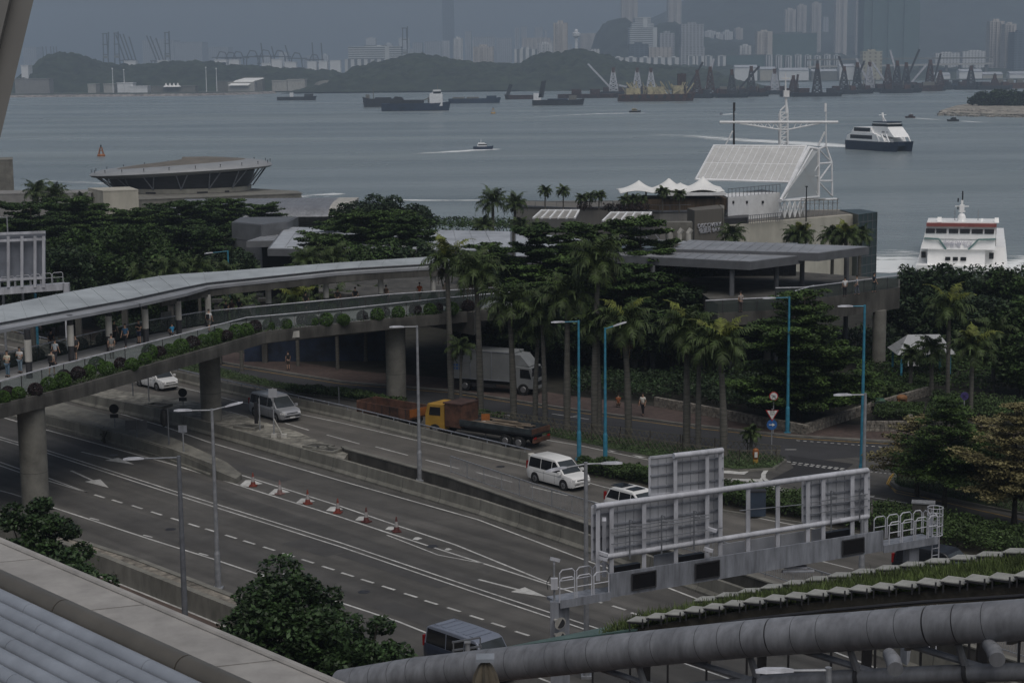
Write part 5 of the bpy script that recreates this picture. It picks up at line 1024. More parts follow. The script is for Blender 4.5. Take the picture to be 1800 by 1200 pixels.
# tents
ten=thing('tent_canopy','white tensile canopy with three pointed peaks on the pier roof','canopy',D(1176,335,236)); tz=D(1176,335,236).z
X0,X1=D(1087,330,236).x,D(1268,330,236).x; nx,ny=60,22; V=[]; pk=[D(u,v,237) for u,v in ((1123,317),(1176,313),(1196,320),(1236,310))]
for j in range(ny):
 for i in range(nx):
  s_,r_=i/(nx-1),j/(ny-1); x=X0+(X1-X0)*s_; y=232.5+8.5*r_
  z=tz-.15+.30*abs(math.sin(s_*math.pi*3.2))*(1 if r_ < .1 else .4)
  h=0
  for q in pk: dd_=math.hypot((x-q.x),(y-237)*.8); h=max(h,(q.z-tz+.1)*math.exp(-dd_*.62))
  V.append((x-ten.location.x,y-ten.location.y,z+h-ten.location.z))
mb=MB(); mb.v=V; mb.f=[(j*nx+i,j*nx+i+1,(j+1)*nx+i+1,(j+1)*nx+i) for j in range(ny-1) for i in range(nx-1)]; mb.m=[0]*len(mb.f)
o=mb.build('fabric','fabric_white',ten,smooth=True); sol=o.modifiers.new('s','SOLIDIFY'); sol.thickness=.08
for q in ((X0+1,233.5),((X0+X1)/2,233.5),(X1-1,233.5),(X0+4,240),(X1-3,240)): MB().tube((q[0]-ten.location.x,q[1]-ten.location.y,8.05-ten.location.z),(q[0]-ten.location.x,q[1]-ten.location.y,.2),.12).build('post','concrete_light',ten)
# ================================================================ footbridge
def wz(px,z): return [G(u,v,z) for u,v in px]
def ext0(pts,L): return [pts[0]+(pts[0]-pts[1]).normalized()*L]+pts
OUT=ext0(wz([(0,716),(143,680),(467,587),(600,572),(833,550),(905,546)],7.0),14)
NR=ext0([p+Vector((0,0,-1.1)) for p in wz([(0,670),(73,649),(433,558),(600,543),(787,523),(900,513)],8.3)],14)
FR=ext0([p+Vector((0,0,-1.1)) for p in wz([(0,622),(130,592),(187,579),(260,563),(360,547),(480,536),(600,525),(683,517),(900,503)],8.3)],20)
fb=thing('footbridge','long covered elevated footbridge with planters crossing over the highway','footbridge',G(372,737,0.5));
nrm_=lambda pts,q: [p+Vector((-(pts[min(i+1,len(pts)-1)]-pts[max(i-1,0)]).normalized().y,(pts[min(i+1,len(pts)-1)]-pts[max(i-1,0)]).normalized().x,0))*q for i,p in enumerate(pts)]
FO=nrm_(FR,1.1)
ring_=[(p.x,p.y) for p in OUT]+[(p.x,p.y) for p in reversed(FO)]
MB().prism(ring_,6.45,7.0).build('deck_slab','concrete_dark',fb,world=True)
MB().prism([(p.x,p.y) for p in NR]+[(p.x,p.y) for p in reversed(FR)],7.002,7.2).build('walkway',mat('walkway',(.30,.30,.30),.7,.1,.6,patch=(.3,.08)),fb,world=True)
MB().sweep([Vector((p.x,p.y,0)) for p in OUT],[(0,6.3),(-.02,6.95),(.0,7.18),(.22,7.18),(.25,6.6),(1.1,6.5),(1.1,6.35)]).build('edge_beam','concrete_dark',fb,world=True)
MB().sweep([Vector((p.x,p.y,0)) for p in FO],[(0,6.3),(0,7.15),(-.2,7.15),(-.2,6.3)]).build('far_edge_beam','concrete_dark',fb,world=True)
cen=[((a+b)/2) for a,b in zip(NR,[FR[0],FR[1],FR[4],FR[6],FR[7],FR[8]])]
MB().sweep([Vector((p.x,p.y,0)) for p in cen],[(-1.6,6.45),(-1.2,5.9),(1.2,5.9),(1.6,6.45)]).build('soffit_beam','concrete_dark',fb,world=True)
a,b=G(467,585,7.02),G(526,580,7.02); dd_=(b-a).normalized(); MB().beam(Vector((a.x,a.y-.05,6.72))+dd_*0,Vector((b.x,b.y-.05,6.72)),.06,.5).build('repair_patch','concrete_light',fb,world=True)
for (u,v,w_,z0) in ((63,885,.86,0),(372,737,.8,.5),(697,700,.82,.1)):
 q=G(u,v,z0); o=MB().tube((q.x,q.y,z0),(q.x,q.y,6.5),w_,None,28).build('pier','concrete',fb,smooth=True,world=True)
 MB().tube((q.x,q.y,z0+2.1),(q.x,q.y,z0+2.13),w_+.004,None,28).build('pier_joint','concrete_dark',o)
 o2=fb.children[-1] if False else COL.objects[-1]
for o in [o for o in COL.objects if o.name.startswith('pier_joint')]: o.location=-fb.location
MB().tube(*[G(400,716,.5)+Vector((0,0,z)) for z in (0,1)],.01).build('x','steel',fb,world=True) if False else None
# roof
RU=ext0(wz([(0,537),(120,513),(227,494),(290,483),(400,476),(600,461),(790,449)],10.95),16)
RL=ext0(wz([(0,569),(115,548),(230,527),(307,510),(367,498),(437,491),(600,474),(790,463)],10.6),16)
def interp(pts,n):
 L=[0];
 for a,b in zip(pts[:-1],pts[1:]): L.append(L[-1]+(b-a).length)
 out=[]
 for i in range(n):
  s_=L[-1]*i/(n-1); j=max(0,min(len(pts)-2,int(np.searchsorted(L,s_,side='right'))-1)); out.append(pts[j].lerp(pts[j+1],(s_-L[j])/(L[j+1]-L[j])))
 return out
n=31; ru,rl_=interp(RU,n),interp(RL,n); mb=MB(); M_['canopy_roof']=mat('canopy_roof',(.37,.40,.415),.45,.08,.5,patch=(.12,.10),detail=4)
for i in range(n-1): mb.quad(rl_[i],rl_[i+1],ru[i+1],ru[i])
o=mb.build('roof','canopy_roof',fb,world=True); sol=o.modifiers.new('s','SOLIDIFY'); sol.thickness=.12; sol.offset=-1
sm=MB()
for i in range(1,n-1): sm.beam(rl_[i]+Vector((0,0,.02)),ru[i]+Vector((0,0,.02)),.05,.04)
sm.build('roof_seam','canopy_roof',fb,world=True); fb.children[-1]['kind']='stuff'
MB().path([p+Vector((0,0,.02)) for p in rl_],.07,6).build('roof_edge_rail','dark_metal',fb,world=True)
g1=nrm_(rl_,-.12); gw=[1.0 if p.y < 133 else max(.15,1.0-(p.y-133)*.2) for p in rl_]
mb=MB();
for i in range(n-1):
 a0,a1=rl_[i],rl_[i+1]; t0=(a1-a0).normalized(); q=Vector((t0.y,-t0.x,0)); o0=a0+q*.05+Vector((0,0,-.12)); o1=a1+q*.05+Vector((0,0,-.12)); e0=a0+q*gw[i]+Vector((0,0,-.2)); e1=a1+q*gw[i+1]+Vector((0,0,-.2))
 mb.quad(e0,e1,o1,o0); mb.quad(e0+Vector((0,0,-.22)),e1+Vector((0,0,-.22)),e1,e0); mb.quad(o0+Vector((0,0,-.25)),o1+Vector((0,0,-.25)),e1+Vector((0,0,-.22)),e0+Vector((0,0,-.22)))
mb.build('gutter','roof_grey',fb,world=True)
fd=[p+Vector((0,0,-.62)) for p in rl_ if p.y > 131]; mb=MB(); [mb.beam(a,b,.2,.75) for a,b in zip(fd[:-1],fd[1:])]; mb.build('roof_beam','concrete_dark',fb,world=True)
mb=MB(); [mb.beam(a+Vector((0,0,-.35)),b+Vector((0,0,-.35)),.15,.3) for a,b in zip(ru[:-1],ru[1:])]; mb.build('far_roof_beam','dark_metal',fb,world=True)
mb=MB(); [mb.beam(rl_[i]+Vector((0,0,-.35)),ru[i]+Vector((0,0,-.35)),.12,.28) for i in range(0,n,1)]; mb.build('rafters','dark_metal',fb,world=True)
for (u,v) in ((52,664),(126,635),(193,617),(257,603),(315,587),(367,574),(473,556),(574,546),(670,538),(762,533),(-60,700)):
 q=G(u,v,7.2); pc=MB().tube((q.x,q.y,8.3),(q.x,q.y,9.75),.24,None,12).build('column','concrete_light',fb,smooth=True,world=True)
 for z0,z1,nm_ in ((7.2,8.3,'column_base'),(9.75,10.45,'column_head')):
  s2=MB().tube((q.x,q.y,z0),(q.x,q.y,z1),.215,None,12).build(nm_,'dark_metal',pc,smooth=True); s2.location=-fb.location
balustrade('glass_balustrade','glass balustrade on the planter side of the footbridge',NR_ := [p+Vector((0,0,0)) for p in NR],1.1,'bglass2',2.2)
balustrade('glass_balustrade','glass balustrade on the far side of the footbridge',[p for p in FR],1.1,'bglass',2.2)
nt_=[(95,606,.9),(293,560,1.2),(438,548,1.6),(1,650,1.4)]
for i,(u,v,w_) in enumerate(nt_[:3]): q=G(u,v,7.75); t=thing('notice_board',['tall white notice board on the glass near the left columns','white notice board on the far glass between two columns','wide white notice board beyond the pair of walkers'][i],'notice board',(q.x,q.y-.1,7.25),R(60)); MB().box((0,0,.62),(w_,.05,.9)).build('board','concrete_light',t); MB().box((0,.0,.1),(w_*.7,.04,.2)).build('foot','pole',t)
# ================================================================ vegetation
def unit(a): return a/np.maximum(1e-9,np.linalg.norm(a,axis=1,keepdims=True))
def leaf_quads(C,size,up=0.5,asp=0.5,r=RNG,jit=.35):
 n=len(C); N_=unit(r.normal(size=(n,3))+np.array([0,0,up*3])); A=unit(np.cross(N_,r.normal(size=(n,3)))); Bv=np.cross(N_,A)
 s_=(size*(1+jit*r.uniform(-1,1,n)))[:,None]
 V=np.stack([C-A*s_,C+Bv*s_*asp,C+A*s_,C-Bv*s_*asp],1).reshape(-1,3)
 return V,np.arange(4*n).reshape(n,4)
def ball_pts(n,c,rad,r=RNG,shell=.55):
 d=unit(r.normal(size=(n,3))); q=(shell+(1-shell)*r.random(n)) ** .6
 return np.array(c)+d*np.array(rad)*q[:,None]
def merge(L):
 V=np.concatenate([v for v,f in L]); o=0; F=[]
 for v,f in L: F.append(f+o); o += len(v)
 return V,np.concatenate(F)
def trunk_mb(H_,r0,r1,seed=0,bend=.04,n=7):
 rr=random.Random(seed); pts=[]; x=y=0
 for i in range(n): pts.append((x,y,H_*i/(n-1))); x += rr.uniform(-bend,bend)*H_/n*2; y += rr.uniform(-bend,bend)*H_/n*2
 mb=MB(); mb.path(pts,[r0*(1.25 if i == 0 else 1)+(r1-r0)*i/(n-1) for i in range(n)],7); return mb,pts
def layered_tree(label,H_,W_,mt='leaf_layer',seed=1,trunk_h=.22,tiers=7,leaf=.13,dens=1.0,name='layered_tree',grp=None,shape=0.75):
 r=np.random.default_rng(seed); rr=random.Random(seed); t=thing(name,label,'tree',(0,0,0),0,grp)
 mb,pts=trunk_mb(H_*.97,.03*H_ ** .5*2.2,.03,seed,.03)
 L=[]
 for k in range(tiers):
  f=k/(tiers-1); z=H_*(trunk_h+(.97-trunk_h)*f); rad=W_/2*(1-f ** 1.6*shape)*rr.uniform(.88,1.05); nb=max(4,int(9-3*f)); a0=rr.uniform(0,6)
  for j in range(nb):
   a=a0+j*2*math.pi/nb+rr.uniform(-.25,.25); rl=rad*rr.uniform(.6,1.15); rise=rl*rr.uniform(.05,.18)
   if rr.random() < .12: continue
   e=(math.cos(a)*rl,math.sin(a)*rl,z+rise); mb.path([(0,0,z-rl*.05),(e[0]*.5,e[1]*.5,z+rise*.2),e],[.05,.035,.015],4)
   m=max(3,int(rl/.55))
   for q in range(m):
    s_=.22+.78*(q+rr.random()*.6)/m; pw=(.26+.34*math.sin(min(1,s_)*math.pi*.85))*max(.75,rl/2.6) ** .7
    c=(e[0]*s_+rr.uniform(-.25,.25),e[1]*s_+rr.uniform(-.25,.25),z+rise*s_*s_+rr.uniform(-.12,.30)*min(1,rl/2.5))
    nl=int(46*dens*pw ** 2/.16); P_=ball_pts(nl,c,(pw*1.35,pw*1.35,.13+.06*pw),r,.1); L.append(leaf_quads(P_,leaf,.9,.55,r))
 V,F=merge(L); raw('crown',V,F,mt,t); mb.build('trunk','bark',t); return t
def dense_tree(label,H_,W_,mt='leaf',seed=1,leaf=.2,clumps=46,dens=1.0,name='dense_tree',low=.25,grp=None,flat=1.0):
 r=np.random.default_rng(seed); rr=random.Random(seed); t=thing(name,label,'tree',(0,0,0),0,grp)
 mb,pts=trunk_mb(H_*.7,.05*H_ ** .5*1.6,.06,seed,.08); L=[]; zc=H_*(1+low)/2; hz_=H_*(1-low)/2
 for k in range(clumps):
  a=k*2.39996; f=1-2*(k+.5)/clumps; ph=math.acos(max(-1,min(1,f))); q=rr.uniform(.45,1.12)
  c=(math.sin(ph)*math.cos(a)*W_/2*q*.86,math.sin(ph)*math.sin(a)*W_/2*q*.86,zc+math.cos(ph)*hz_*q*.88*flat)
  cr_=W_*rr.uniform(.07,.155); nl=int(150*dens*(cr_/.8) ** 1.7*(.2/leaf) ** 1.2); L.append(leaf_quads(ball_pts(nl,c,(cr_,cr_,cr_*.72),r,.45),leaf,.55,.55,r))
  if k % 3 == 0: mb.path([(pts[3][0],pts[3][1],H_*.35),(c[0]*.5,c[1]*.5,(H_*.35+c[2])/2),c],[.09,.06,.025],4)
 V,F=merge(L); raw('crown',V,F,mt,t); mb.build('trunk','bark',t); return t
def frond(Lf,az,el,droop,r,wl=.5,nseg=9,nl=40,twist=.0,thin=.028):
 """one feather palm leaf: curved rib with two rows of drooping leaflets"""
 V=[]; F=[]; p=np.zeros(3); a=el; pts=[]; st=Lf/nseg
 for i in range(nseg+1): pts.append(p.copy()); d=np.array([math.cos(a),0,math.sin(a)]); p=p+d*st; a -= droop/nseg*(1+i/nseg)
 pts=np.array(pts); ts=np.linspace(.10,.99,nl)
 for t_ in ts:
  x=t_*nseg; i=min(nseg-1,int(x)); f=x-i; c=pts[i]*(1-f)+pts[i+1]*f; tan=pts[i+1]-pts[i]; tan=tan/np.linalg.norm(tan); up=np.array([-tan[2],0,tan[0]])
  ll=wl*(math.sin(min(1,t_*1.15+.12)*math.pi) ** .6+.12)*r.uniform(.8,1.15)
  for s_ in (-1,1):
   sd_=np.array([0,s_,0]); dirn=sd_*.80+tan*.55+up*r.uniform(-.35,.30); dirn /= np.linalg.norm(dirn); mid=c+dirn*ll*.55; tip=c+dirn*ll*.9+np.array([0,0,-ll*r.uniform(.3,.55)])
   w_=tan*thin; o=len(V); V += [c-w_,c+w_,mid+w_*1.1,mid-w_*1.1,tip+w_*.2,tip-w_*.2]; F += [(o,o+1,o+2,o+3),(o+3,o+2,o+4,o+5)]
 for i in range(nseg):
  o=len(V); q=np.array([0,.022,0]); V += [pts[i]-q,pts[i]+q,pts[i+1]+q*.7,pts[i+1]-q*.7]; F.append((o,o+1,o+2,o+3))
 V=np.array(V); ca,sa=math.cos(az),math.sin(az); V=np.stack([V[:,0]*ca-V[:,1]*sa,V[:,0]*sa+V[:,1]*ca,V[:,2]],1); return V,np.array(F)
def palm(label,H_,Lf=2.7,nf=17,seed=1,mt='frond',dead=0,yellow=0,r0=.27,name='royal_palm',shaft=True,grp=None,bulge=True,cat='palm tree',upd=0):
 r=np.random.default_rng(seed); rr=random.Random(seed); t=thing(name,label,cat,(0,0,0),0,grp)
 ht=H_-(Lf*.42); lean=rr.uniform(-.05,.05)*ht; pr=[]
 for i in range(12): f=i/11; pr.append(((lean*f*f,0,ht*f),r0*(1.0 if not bulge else (1.05+.25*math.exp(-((f-.28)/.22) ** 2)-.42*max(0,f-.5)))*(1.3 if i == 0 else 1)))
 MB().path([p for p,q in pr],[q for p,q in pr],9).build('trunk','trunk',t,smooth=True)
 top=np.array([lean,0,ht])
 if shaft: MB().path([tuple(top),tuple(top+[0,0,.5]),tuple(top+[0,0,1.15])],[r0*.72,r0*.78,r0*.35],8).build('crownshaft','palm_shaft',t,smooth=True); top=top+[0,0,1.05]
 L=[]; Ld=[]; Ly=[]
 for k in range(nf):
  az=k*2.39996+rr.uniform(-.2,.2); f=(k+.5)/nf; el=1.38-1.65*f+rr.uniform(-.1,.1)+upd; V,F=frond(Lf*rr.uniform(.82,1.1),az,el,1.05+.8*f*rr.uniform(.7,1.2),r,Lf*.235,thin=.027+.003*Lf); (Ly if k < yellow else L).append((V+top,F))
 for k in range(dead): V,F=frond(Lf*.8,rr.uniform(0,6.28),-.5+rr.uniform(-.3,.2),.9,r,Lf*.16,nl=18); Ld.append((V+top-[0,0,.15],F))
 V,F=merge(L); raw('fronds',V,F,mt,t)['kind']='stuff'
 if Ly: V,F=merge(Ly); raw('young_fronds',V,F,'frond_yellow',t)
 if Ld: V,F=merge(Ld); raw('dead_fronds',V,F,'frond_dead',t)
 return t
def put(t,u,v,z=0,rz=None): p=G(u,v,z); t.location=p; t.rotation_euler=(0,0,rz if rz is not None else random.uniform(0,6.28)); return t
def putd(t,u,d,z=0): p=D(u,500,d); t.location=(p.x,d,z); t.rotation_euler=(0,0,random.uniform(0,6.28)); return t
def hgt(u,vtop,d,z=0): return D(u,vtop,d).z-z
def wid(px,d): return px*d/FPX
# ---- royal palms along the verge: (u, v of the foot, v of the crown's middle, frond length, dead, yellow, label)
RP=[(793,703,446,2.8,1,3,'royal palm against the covered footbridge end, leftmost of the tall row'),(845,727,462,2.9,6,0,'royal palm with brown dead fronds beside the footbridge end'),
  (903,742,520,2.9,2,0,'royal palm in front of the white box truck'),(941,741,560,2.7,0,0,'shorter royal palm hiding the truck cab edge'),(958,747,535,2.6,1,0,'slim royal palm just right of the truck cab'),
  (997,758,505,2.9,0,0,'royal palm just left of the first blue lamp post'),(1045,763,440,3.0,4,0,'tallest royal palm, pale bare trunk above the layered trees'),(1052,762,560,2.4,0,0,'low crowned royal palm between the two blue lamp posts'),
  (1105,771,550,3.0,3,2,'royal palm right of the second blue lamp post'),(1207,788,560,2.9,2,1,'royal palm left of a close pair of trunks near the verge end'),(1227,791,590,2.6,1,0,'thin royal palm, middle one of three at the verge end'),
  (1272,803,590,2.8,0,4,'royal palm with a yellow green young frond at the verge end')]
for i,(u,v,vc,lf,dd2,yy,lb) in enumerate(RP):
 p=G(u,v,.15); Hc=D(u,vc,p.y).z-.15; t=palm(lb,Hc-.35,lf*1.1,22+i % 4,20+i,dead=dd2,yellow=yy,r0=.17 if i in (3,4,10) else .215,grp='royal palms on the verge'); put(t,u,v,.15)
t=palm('small young palm with a low crown left of the white truck',5.2,1.9,14,51,r0=.12,name='young_palm',shaft=False,bulge=False); put(t,810,706,.15)
t=palm('tiny round crowned palm on the verge tip near the yellow bollard',2.1,1.2,16,52,r0=.12,name='young_palm',shaft=False,bulge=False); put(t,1320,800,.14)
for i,(u,v,vc,lf,lb) in enumerate(((1665,712,555,3.0,'broad bright palm right of the blue kiosk roof'),(1706,735,625,2.8,'nearest full crowned palm on the right hand garden'),(1637,700,630,2.2,'palm partly hiding the blue kiosk'),(1745,690,600,2.6,'palm with greyish fronds at the right garden back'),(1600,690,620,1.6,'small drooping palm before the kiosk post'),(1560,705,690,1.4,'low sprawling palm behind the green litter bin'))):
 p=G(u,v); t=palm(lb,D(u,vc,p.y).z+lf*.3,lf,20,60+i,r0=.17,name='garden_palm',shaft=i < 4,bulge=False,grp='palms in the right hand garden',yellow=3 if i < 2 else 0); put(t,u,v)
# palms behind the footbridge and on the pier roof
for i,(u,vt,d,lf,lb) in enumerate(((250,466,172,2.4,'palm rising behind the footbridge roof, far left of the group'),(300,455,178,2.6,'palm behind the footbridge roof near the dense tree'),(350,452,180,2.6,'palm behind the roof just left of the blue lamp arm'),(400,462,176,2.4,'palm between the blue lamp arm and clad block'),(540,436,165,2.6,'palm in front of the dark entrance recess'),(590,434,168,2.8,'palm right of the dark entrance recess'),(420,520,158,2.6,'palm seen under the footbridge roof at left'),(520,505,160,2.8,'palm with yellowing fronds seen under the footbridge roof'),(590,508,158,2.8,'palm seen under the footbridge roof between columns'),(640,505,162,2.6,'palm seen under the roof near its right end'))):
 t=palm(lb,hgt(u,vt,d),lf,18,80+i,r0=.17,name='background_palm',bulge=False,shaft=False,grp='palms behind the footbridge',yellow=4 if i == 7 else 0); putd(t,u,d)
p1=None
RO=[(959,333,360,236.5,8.05,1.5),(991,333,360,236,8.05,1.5),(1022,346,362,236,8.05,1.4),(1037,343,362,237.5,8.05,1.4),(1053,341,361,236,8.05,1.5),(1098,349,364,231.5,8.05,1.3),(1114,347,365,232,8.05,1.3),(1128,348,366,231.5,8.05,1.2),(1164,334,367,230.5,8.05,1.5),(1193,339,370,230,8.05,1.4)]
for i,(u,vc,vb,d,z0,lf) in enumerate(RO):
 t=palm('%s small palm on the grey pier roof terrace' % ORD[i],max(1.5,D(u,vc,d).z-z0+lf*.25),lf,18,100+i,r0=.09,name='terrace_palm',shaft=False,bulge=False,grp='palms on the pier roof'); putd(t,u,d,z0)
for i,(u,vt,d,lf,lb) in enumerate(((868,338,236,3.4,'tall clustered palm left of the grey pier roof'),(905,345,238,2.6,'leaning palm touching the pier roof corner'),(852,385,228,2.4,'low palm at the foot of the tall clustered palm'),(915,385,224,2.2,'palm crown before the grey pier wall'),(945,392,222,2.0,'small palm below the left skylight'),(1290,398,205,2.6,'palm at the right foot of the brown sign block'),(1396,402,200,2.2,'palm before the cream pier wall, left one'),(1412,397,198,2.6,'bright palm before the cream pier wall'),(1462,400,200,2.6,'dull palm left of the glass corner'),(1486,398,196,2.6,'brightest palm beside the glass corner'),(1510,402,202,2.4,'palm overlapping the glass corner'),(75,322,262,3.4,'wispy palm before the lavender block at far left'),(105,330,258,3.2,'second wispy palm at far left, beside the cream plant room'),(150,345,250,2.6,'palm under the cream plant room'))):
 t=palm(lb,hgt(u,vt,d),lf,22,120+i,r0=.2,name='waterfront_palm',shaft=False,bulge=False,grp='palms along the waterfront',yellow=4 if 'bright' in lb else 0,upd=.15); putd(t,u,d)
# ---- layered trees
LT=[(60,362,230,215,'wide layered tree behind the left sign gantry'),(140,350,246,190,'layered tree below the cream plant room'),(235,372,232,170,'layered tree behind the dense dark tree at left'),(318,358,243,190,'layered tree before the shiny curved roof, left part'),(405,352,256,170,'sparse layered tree breaking the curved roof line'),(470,362,262,110,'small layered tree at the right end of the curved roof'),
  (350,405,215,190,'layered tree left of the grey clad block'),(260,430,200,150,'yellowish layered tree in the middle of the left grove'),(20,400,225,160,'layered tree at the left edge above the gantry'),(620,385,222,180,'spreading layered tree right of the grey clad block'),(708,374,215,150,'yellow green flat topped tree on the pale roof edge'),(575,400,210,120,'low layered tree before the pale flat roof'),
  (950,400,160,240,'broad layered tree left of centre before the pier building'),(1045,395,164,190,'layered tree under the pier skylights'),(1125,386,161,200,'layered tree left of the brown sign block'),(1180,452,157,150,'layered tree in front of the plaza canopy'),(850,430,162,140,'layered tree behind the footbridge end'),(1000,455,156,220,'dark spreading tree in the middle of the palm row background'),(1100,470,154,220,'dark spreading tree behind the second blue lamp post'),(920,500,153,170,'low dark layered tree above the truck'),
(640,376,198,220,'broad layered tree hiding the left of the pale plaza roof'),(718,382,195,150,'bright layered tree above the footbridge roof end'),(560,418,190,140,'small layered tree right of the dark entrance')]
for i,(u,vt,d,wpx,lb) in enumerate(LT):
 H_=hgt(u,vt,d); t=layered_tree(lb,H_,wid(wpx,d),'leaf_layer' if i % 3 else 'leaf',200+i,.40,9 if i > 11 else 7,.17,1.2 if i > 11 else .95,grp='layered trees along the waterfront',shape=.42); putd(t,u,d)
t=layered_tree('large layered tree behind the road signs under the terrace',9.9,11.6,'leaf_layer',301,.17,11,.13,1.4,shape=.6); put(t,1405,742)
t=layered_tree('small bright layered tree touching the terrace balustrade',9.2,4.6,'leaf_layer',302,.5,5,.13,1.0,shape=.6); put(t,1385,712)
t=layered_tree('nearer green layered street tree with pale lower tiers',7.3,7.2,['leaf_layer'],303,.34,9,.10,1.3,shape=.86); put(t,1658,905)
t=layered_tree('yellowish layered street tree at the right edge',7.7,7.6,'leaf_yellow',304,.30,9,.10,1.2,shape=.86); put(t,1782,936)
t=layered_tree('pale yellow layered street tree behind the nearer green one',5.0,6.8,'leaf_yellow',305,.32,6,.10,1.0,shape=.7); put(t,1612,872)
t=layered_tree('pale layered tree between the two street trees',5.2,6.0,'leaf_yellow',306,.35,6,.10,1.0,shape=.7); put(t,1730,880)
# ---- dense trees
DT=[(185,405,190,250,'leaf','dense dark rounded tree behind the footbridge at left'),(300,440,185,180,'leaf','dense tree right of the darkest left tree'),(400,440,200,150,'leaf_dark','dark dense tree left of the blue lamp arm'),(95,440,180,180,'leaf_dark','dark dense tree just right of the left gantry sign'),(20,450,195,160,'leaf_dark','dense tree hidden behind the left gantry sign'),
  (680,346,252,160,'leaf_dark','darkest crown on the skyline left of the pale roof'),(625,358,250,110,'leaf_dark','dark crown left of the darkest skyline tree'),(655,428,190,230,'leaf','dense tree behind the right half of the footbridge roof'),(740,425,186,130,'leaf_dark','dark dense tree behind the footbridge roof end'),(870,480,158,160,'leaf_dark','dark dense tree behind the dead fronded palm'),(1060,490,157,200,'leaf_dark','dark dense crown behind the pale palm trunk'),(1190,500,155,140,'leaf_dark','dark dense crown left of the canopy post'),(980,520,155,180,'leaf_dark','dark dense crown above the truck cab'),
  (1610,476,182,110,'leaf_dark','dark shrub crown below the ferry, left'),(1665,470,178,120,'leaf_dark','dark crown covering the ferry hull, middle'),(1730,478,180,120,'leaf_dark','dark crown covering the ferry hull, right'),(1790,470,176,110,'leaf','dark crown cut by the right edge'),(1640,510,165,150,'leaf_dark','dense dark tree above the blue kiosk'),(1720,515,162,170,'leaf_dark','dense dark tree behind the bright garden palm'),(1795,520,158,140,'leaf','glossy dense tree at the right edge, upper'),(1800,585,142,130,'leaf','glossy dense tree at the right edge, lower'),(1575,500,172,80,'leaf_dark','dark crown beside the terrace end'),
(925,545,152.5,130,'leaf_dark','low dark crown added for shade right above the white truck cab'),(1012,548,152,150,'leaf_dark','low dark crown added for shade behind the first blue lamp post'),(1135,548,152,150,'leaf_dark','low dark crown added for shade right of the second blue lamp post'),(1215,552,151,140,'leaf_dark','low dark crown added for shade behind the palms at the verge end')]  # these four low trees are added to darken the beds behind the palms
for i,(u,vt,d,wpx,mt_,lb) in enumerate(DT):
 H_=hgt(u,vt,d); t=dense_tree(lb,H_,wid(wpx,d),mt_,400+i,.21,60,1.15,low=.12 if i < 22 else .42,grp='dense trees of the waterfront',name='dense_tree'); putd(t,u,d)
t=dense_tree('big glossy leaved tree filling the bottom beside the roof edge',7.5,6.2,'leaf_shrub',450,.12,130,1.2,name='broadleaf_tree',low=.05); putd(t,490,68)
t=dense_tree('looser glossy tree right of the big one at the bottom',6.5,4.4,'leaf_shrub',451,.12,90,1.1,name='broadleaf_tree',low=.05); putd(t,622,66)
t=dense_tree('green glossy tree at the left edge below the footbridge pier',7.9,4.4,'leaf_shrub',452,.12,80,1.5,name='broadleaf_tree',low=.1); putd(t,38,80)
t=dense_tree('smaller green tree below the left edge tree, by the roof',6.4,4.2,'leaf_shrub',453,.12,60,1.5,name='broadleaf_tree',low=.1); putd(t,95,76)
for i,(u,v,h) in enumerate(((160,1000,.9),(178,1008,1.0),(204,1022,.6))): t=dense_tree('%s small weed tuft sprouting beside the planter barrier' % ORD[i],h,h*1.1,'leaf_hedge',470+i,.07,12,.25,name='weed_tuft',low=.0,grp='weed tufts by the barrier'); put(t,u,v)
t=dense_tree('weed growing out of the ribbed barrier joint',1.3,.8,'leaf_hedge',474,.07,14,.3,name='weed_tuft',low=.0); put(t,184,778)
# islet trees
for i,(u,vt,wpx) in enumerate(((1697,170,14),(1716,160,50),(1745,156,60),(1775,158,60),(1805,156,60),(1730,172,60),(1785,172,70))):
 d=G(u,190,SEA).y; H_=D(u,vt,d).z-SEA-1.4; t=dense_tree('%s bushy tree on the rocky islet' % ORD[i],H_,wid(wpx,d),'leaf_dark',480+i,.9,40,.35,name='islet_tree',low=.0,grp='trees on the islet'); putd(t,u,d,SEA+1.4)
# ---- clipped ball bushes on the footbridge planter
def ball_bush(mt_,seed,R_=.51):
 r=np.random.default_rng(seed); t=thing('ball_bush','x','bush',(0,0,0),0,'clipped ball bushes in the footbridge planter'); P_=ball_pts(2000,(0,0,R_*.95),(R_,R_,R_*.98),r,.93)
 V,F=leaf_quads(P_,.055,.2,.6,r); raw('foliage',V,F,mt_,t); MB().tube((0,0,0),(0,0,R_),.03).build('stem','bark',t); return t
BB=[(5,697,0),(14,690,1),(32,690,0),(62,684,1),(85,675,0),(110,670,0),(112,660,1),(137,656,1),(157,651,0),(170,643,0),(188,648,0),(212,638,1),(232,640,0),(255,630,0),(263,620,0),(280,618,1),(297,613,0),(318,610,0),(338,603,1),(357,598,0),(374,597,0),(383,590,0),(398,590,1),(415,584,0),(433,581,0),(448,575,1),(473,571,0),(483,566,1),(503,569,0),(533,563,1),(550,564,0),(573,563,0),(597,560,0),(605,561,0),(637,555,1),(663,554,0),(675,549,1),(700,550,0),(730,545,1),(756,545,0),(768,541,1),(795,543,0),(823,539,1)]
pg=[ball_bush('leaf_bright',501),ball_bush('leaf_purple',502)]; usd=[0,0]; cnt=[0,0]
near_w=['beside','between','behind']
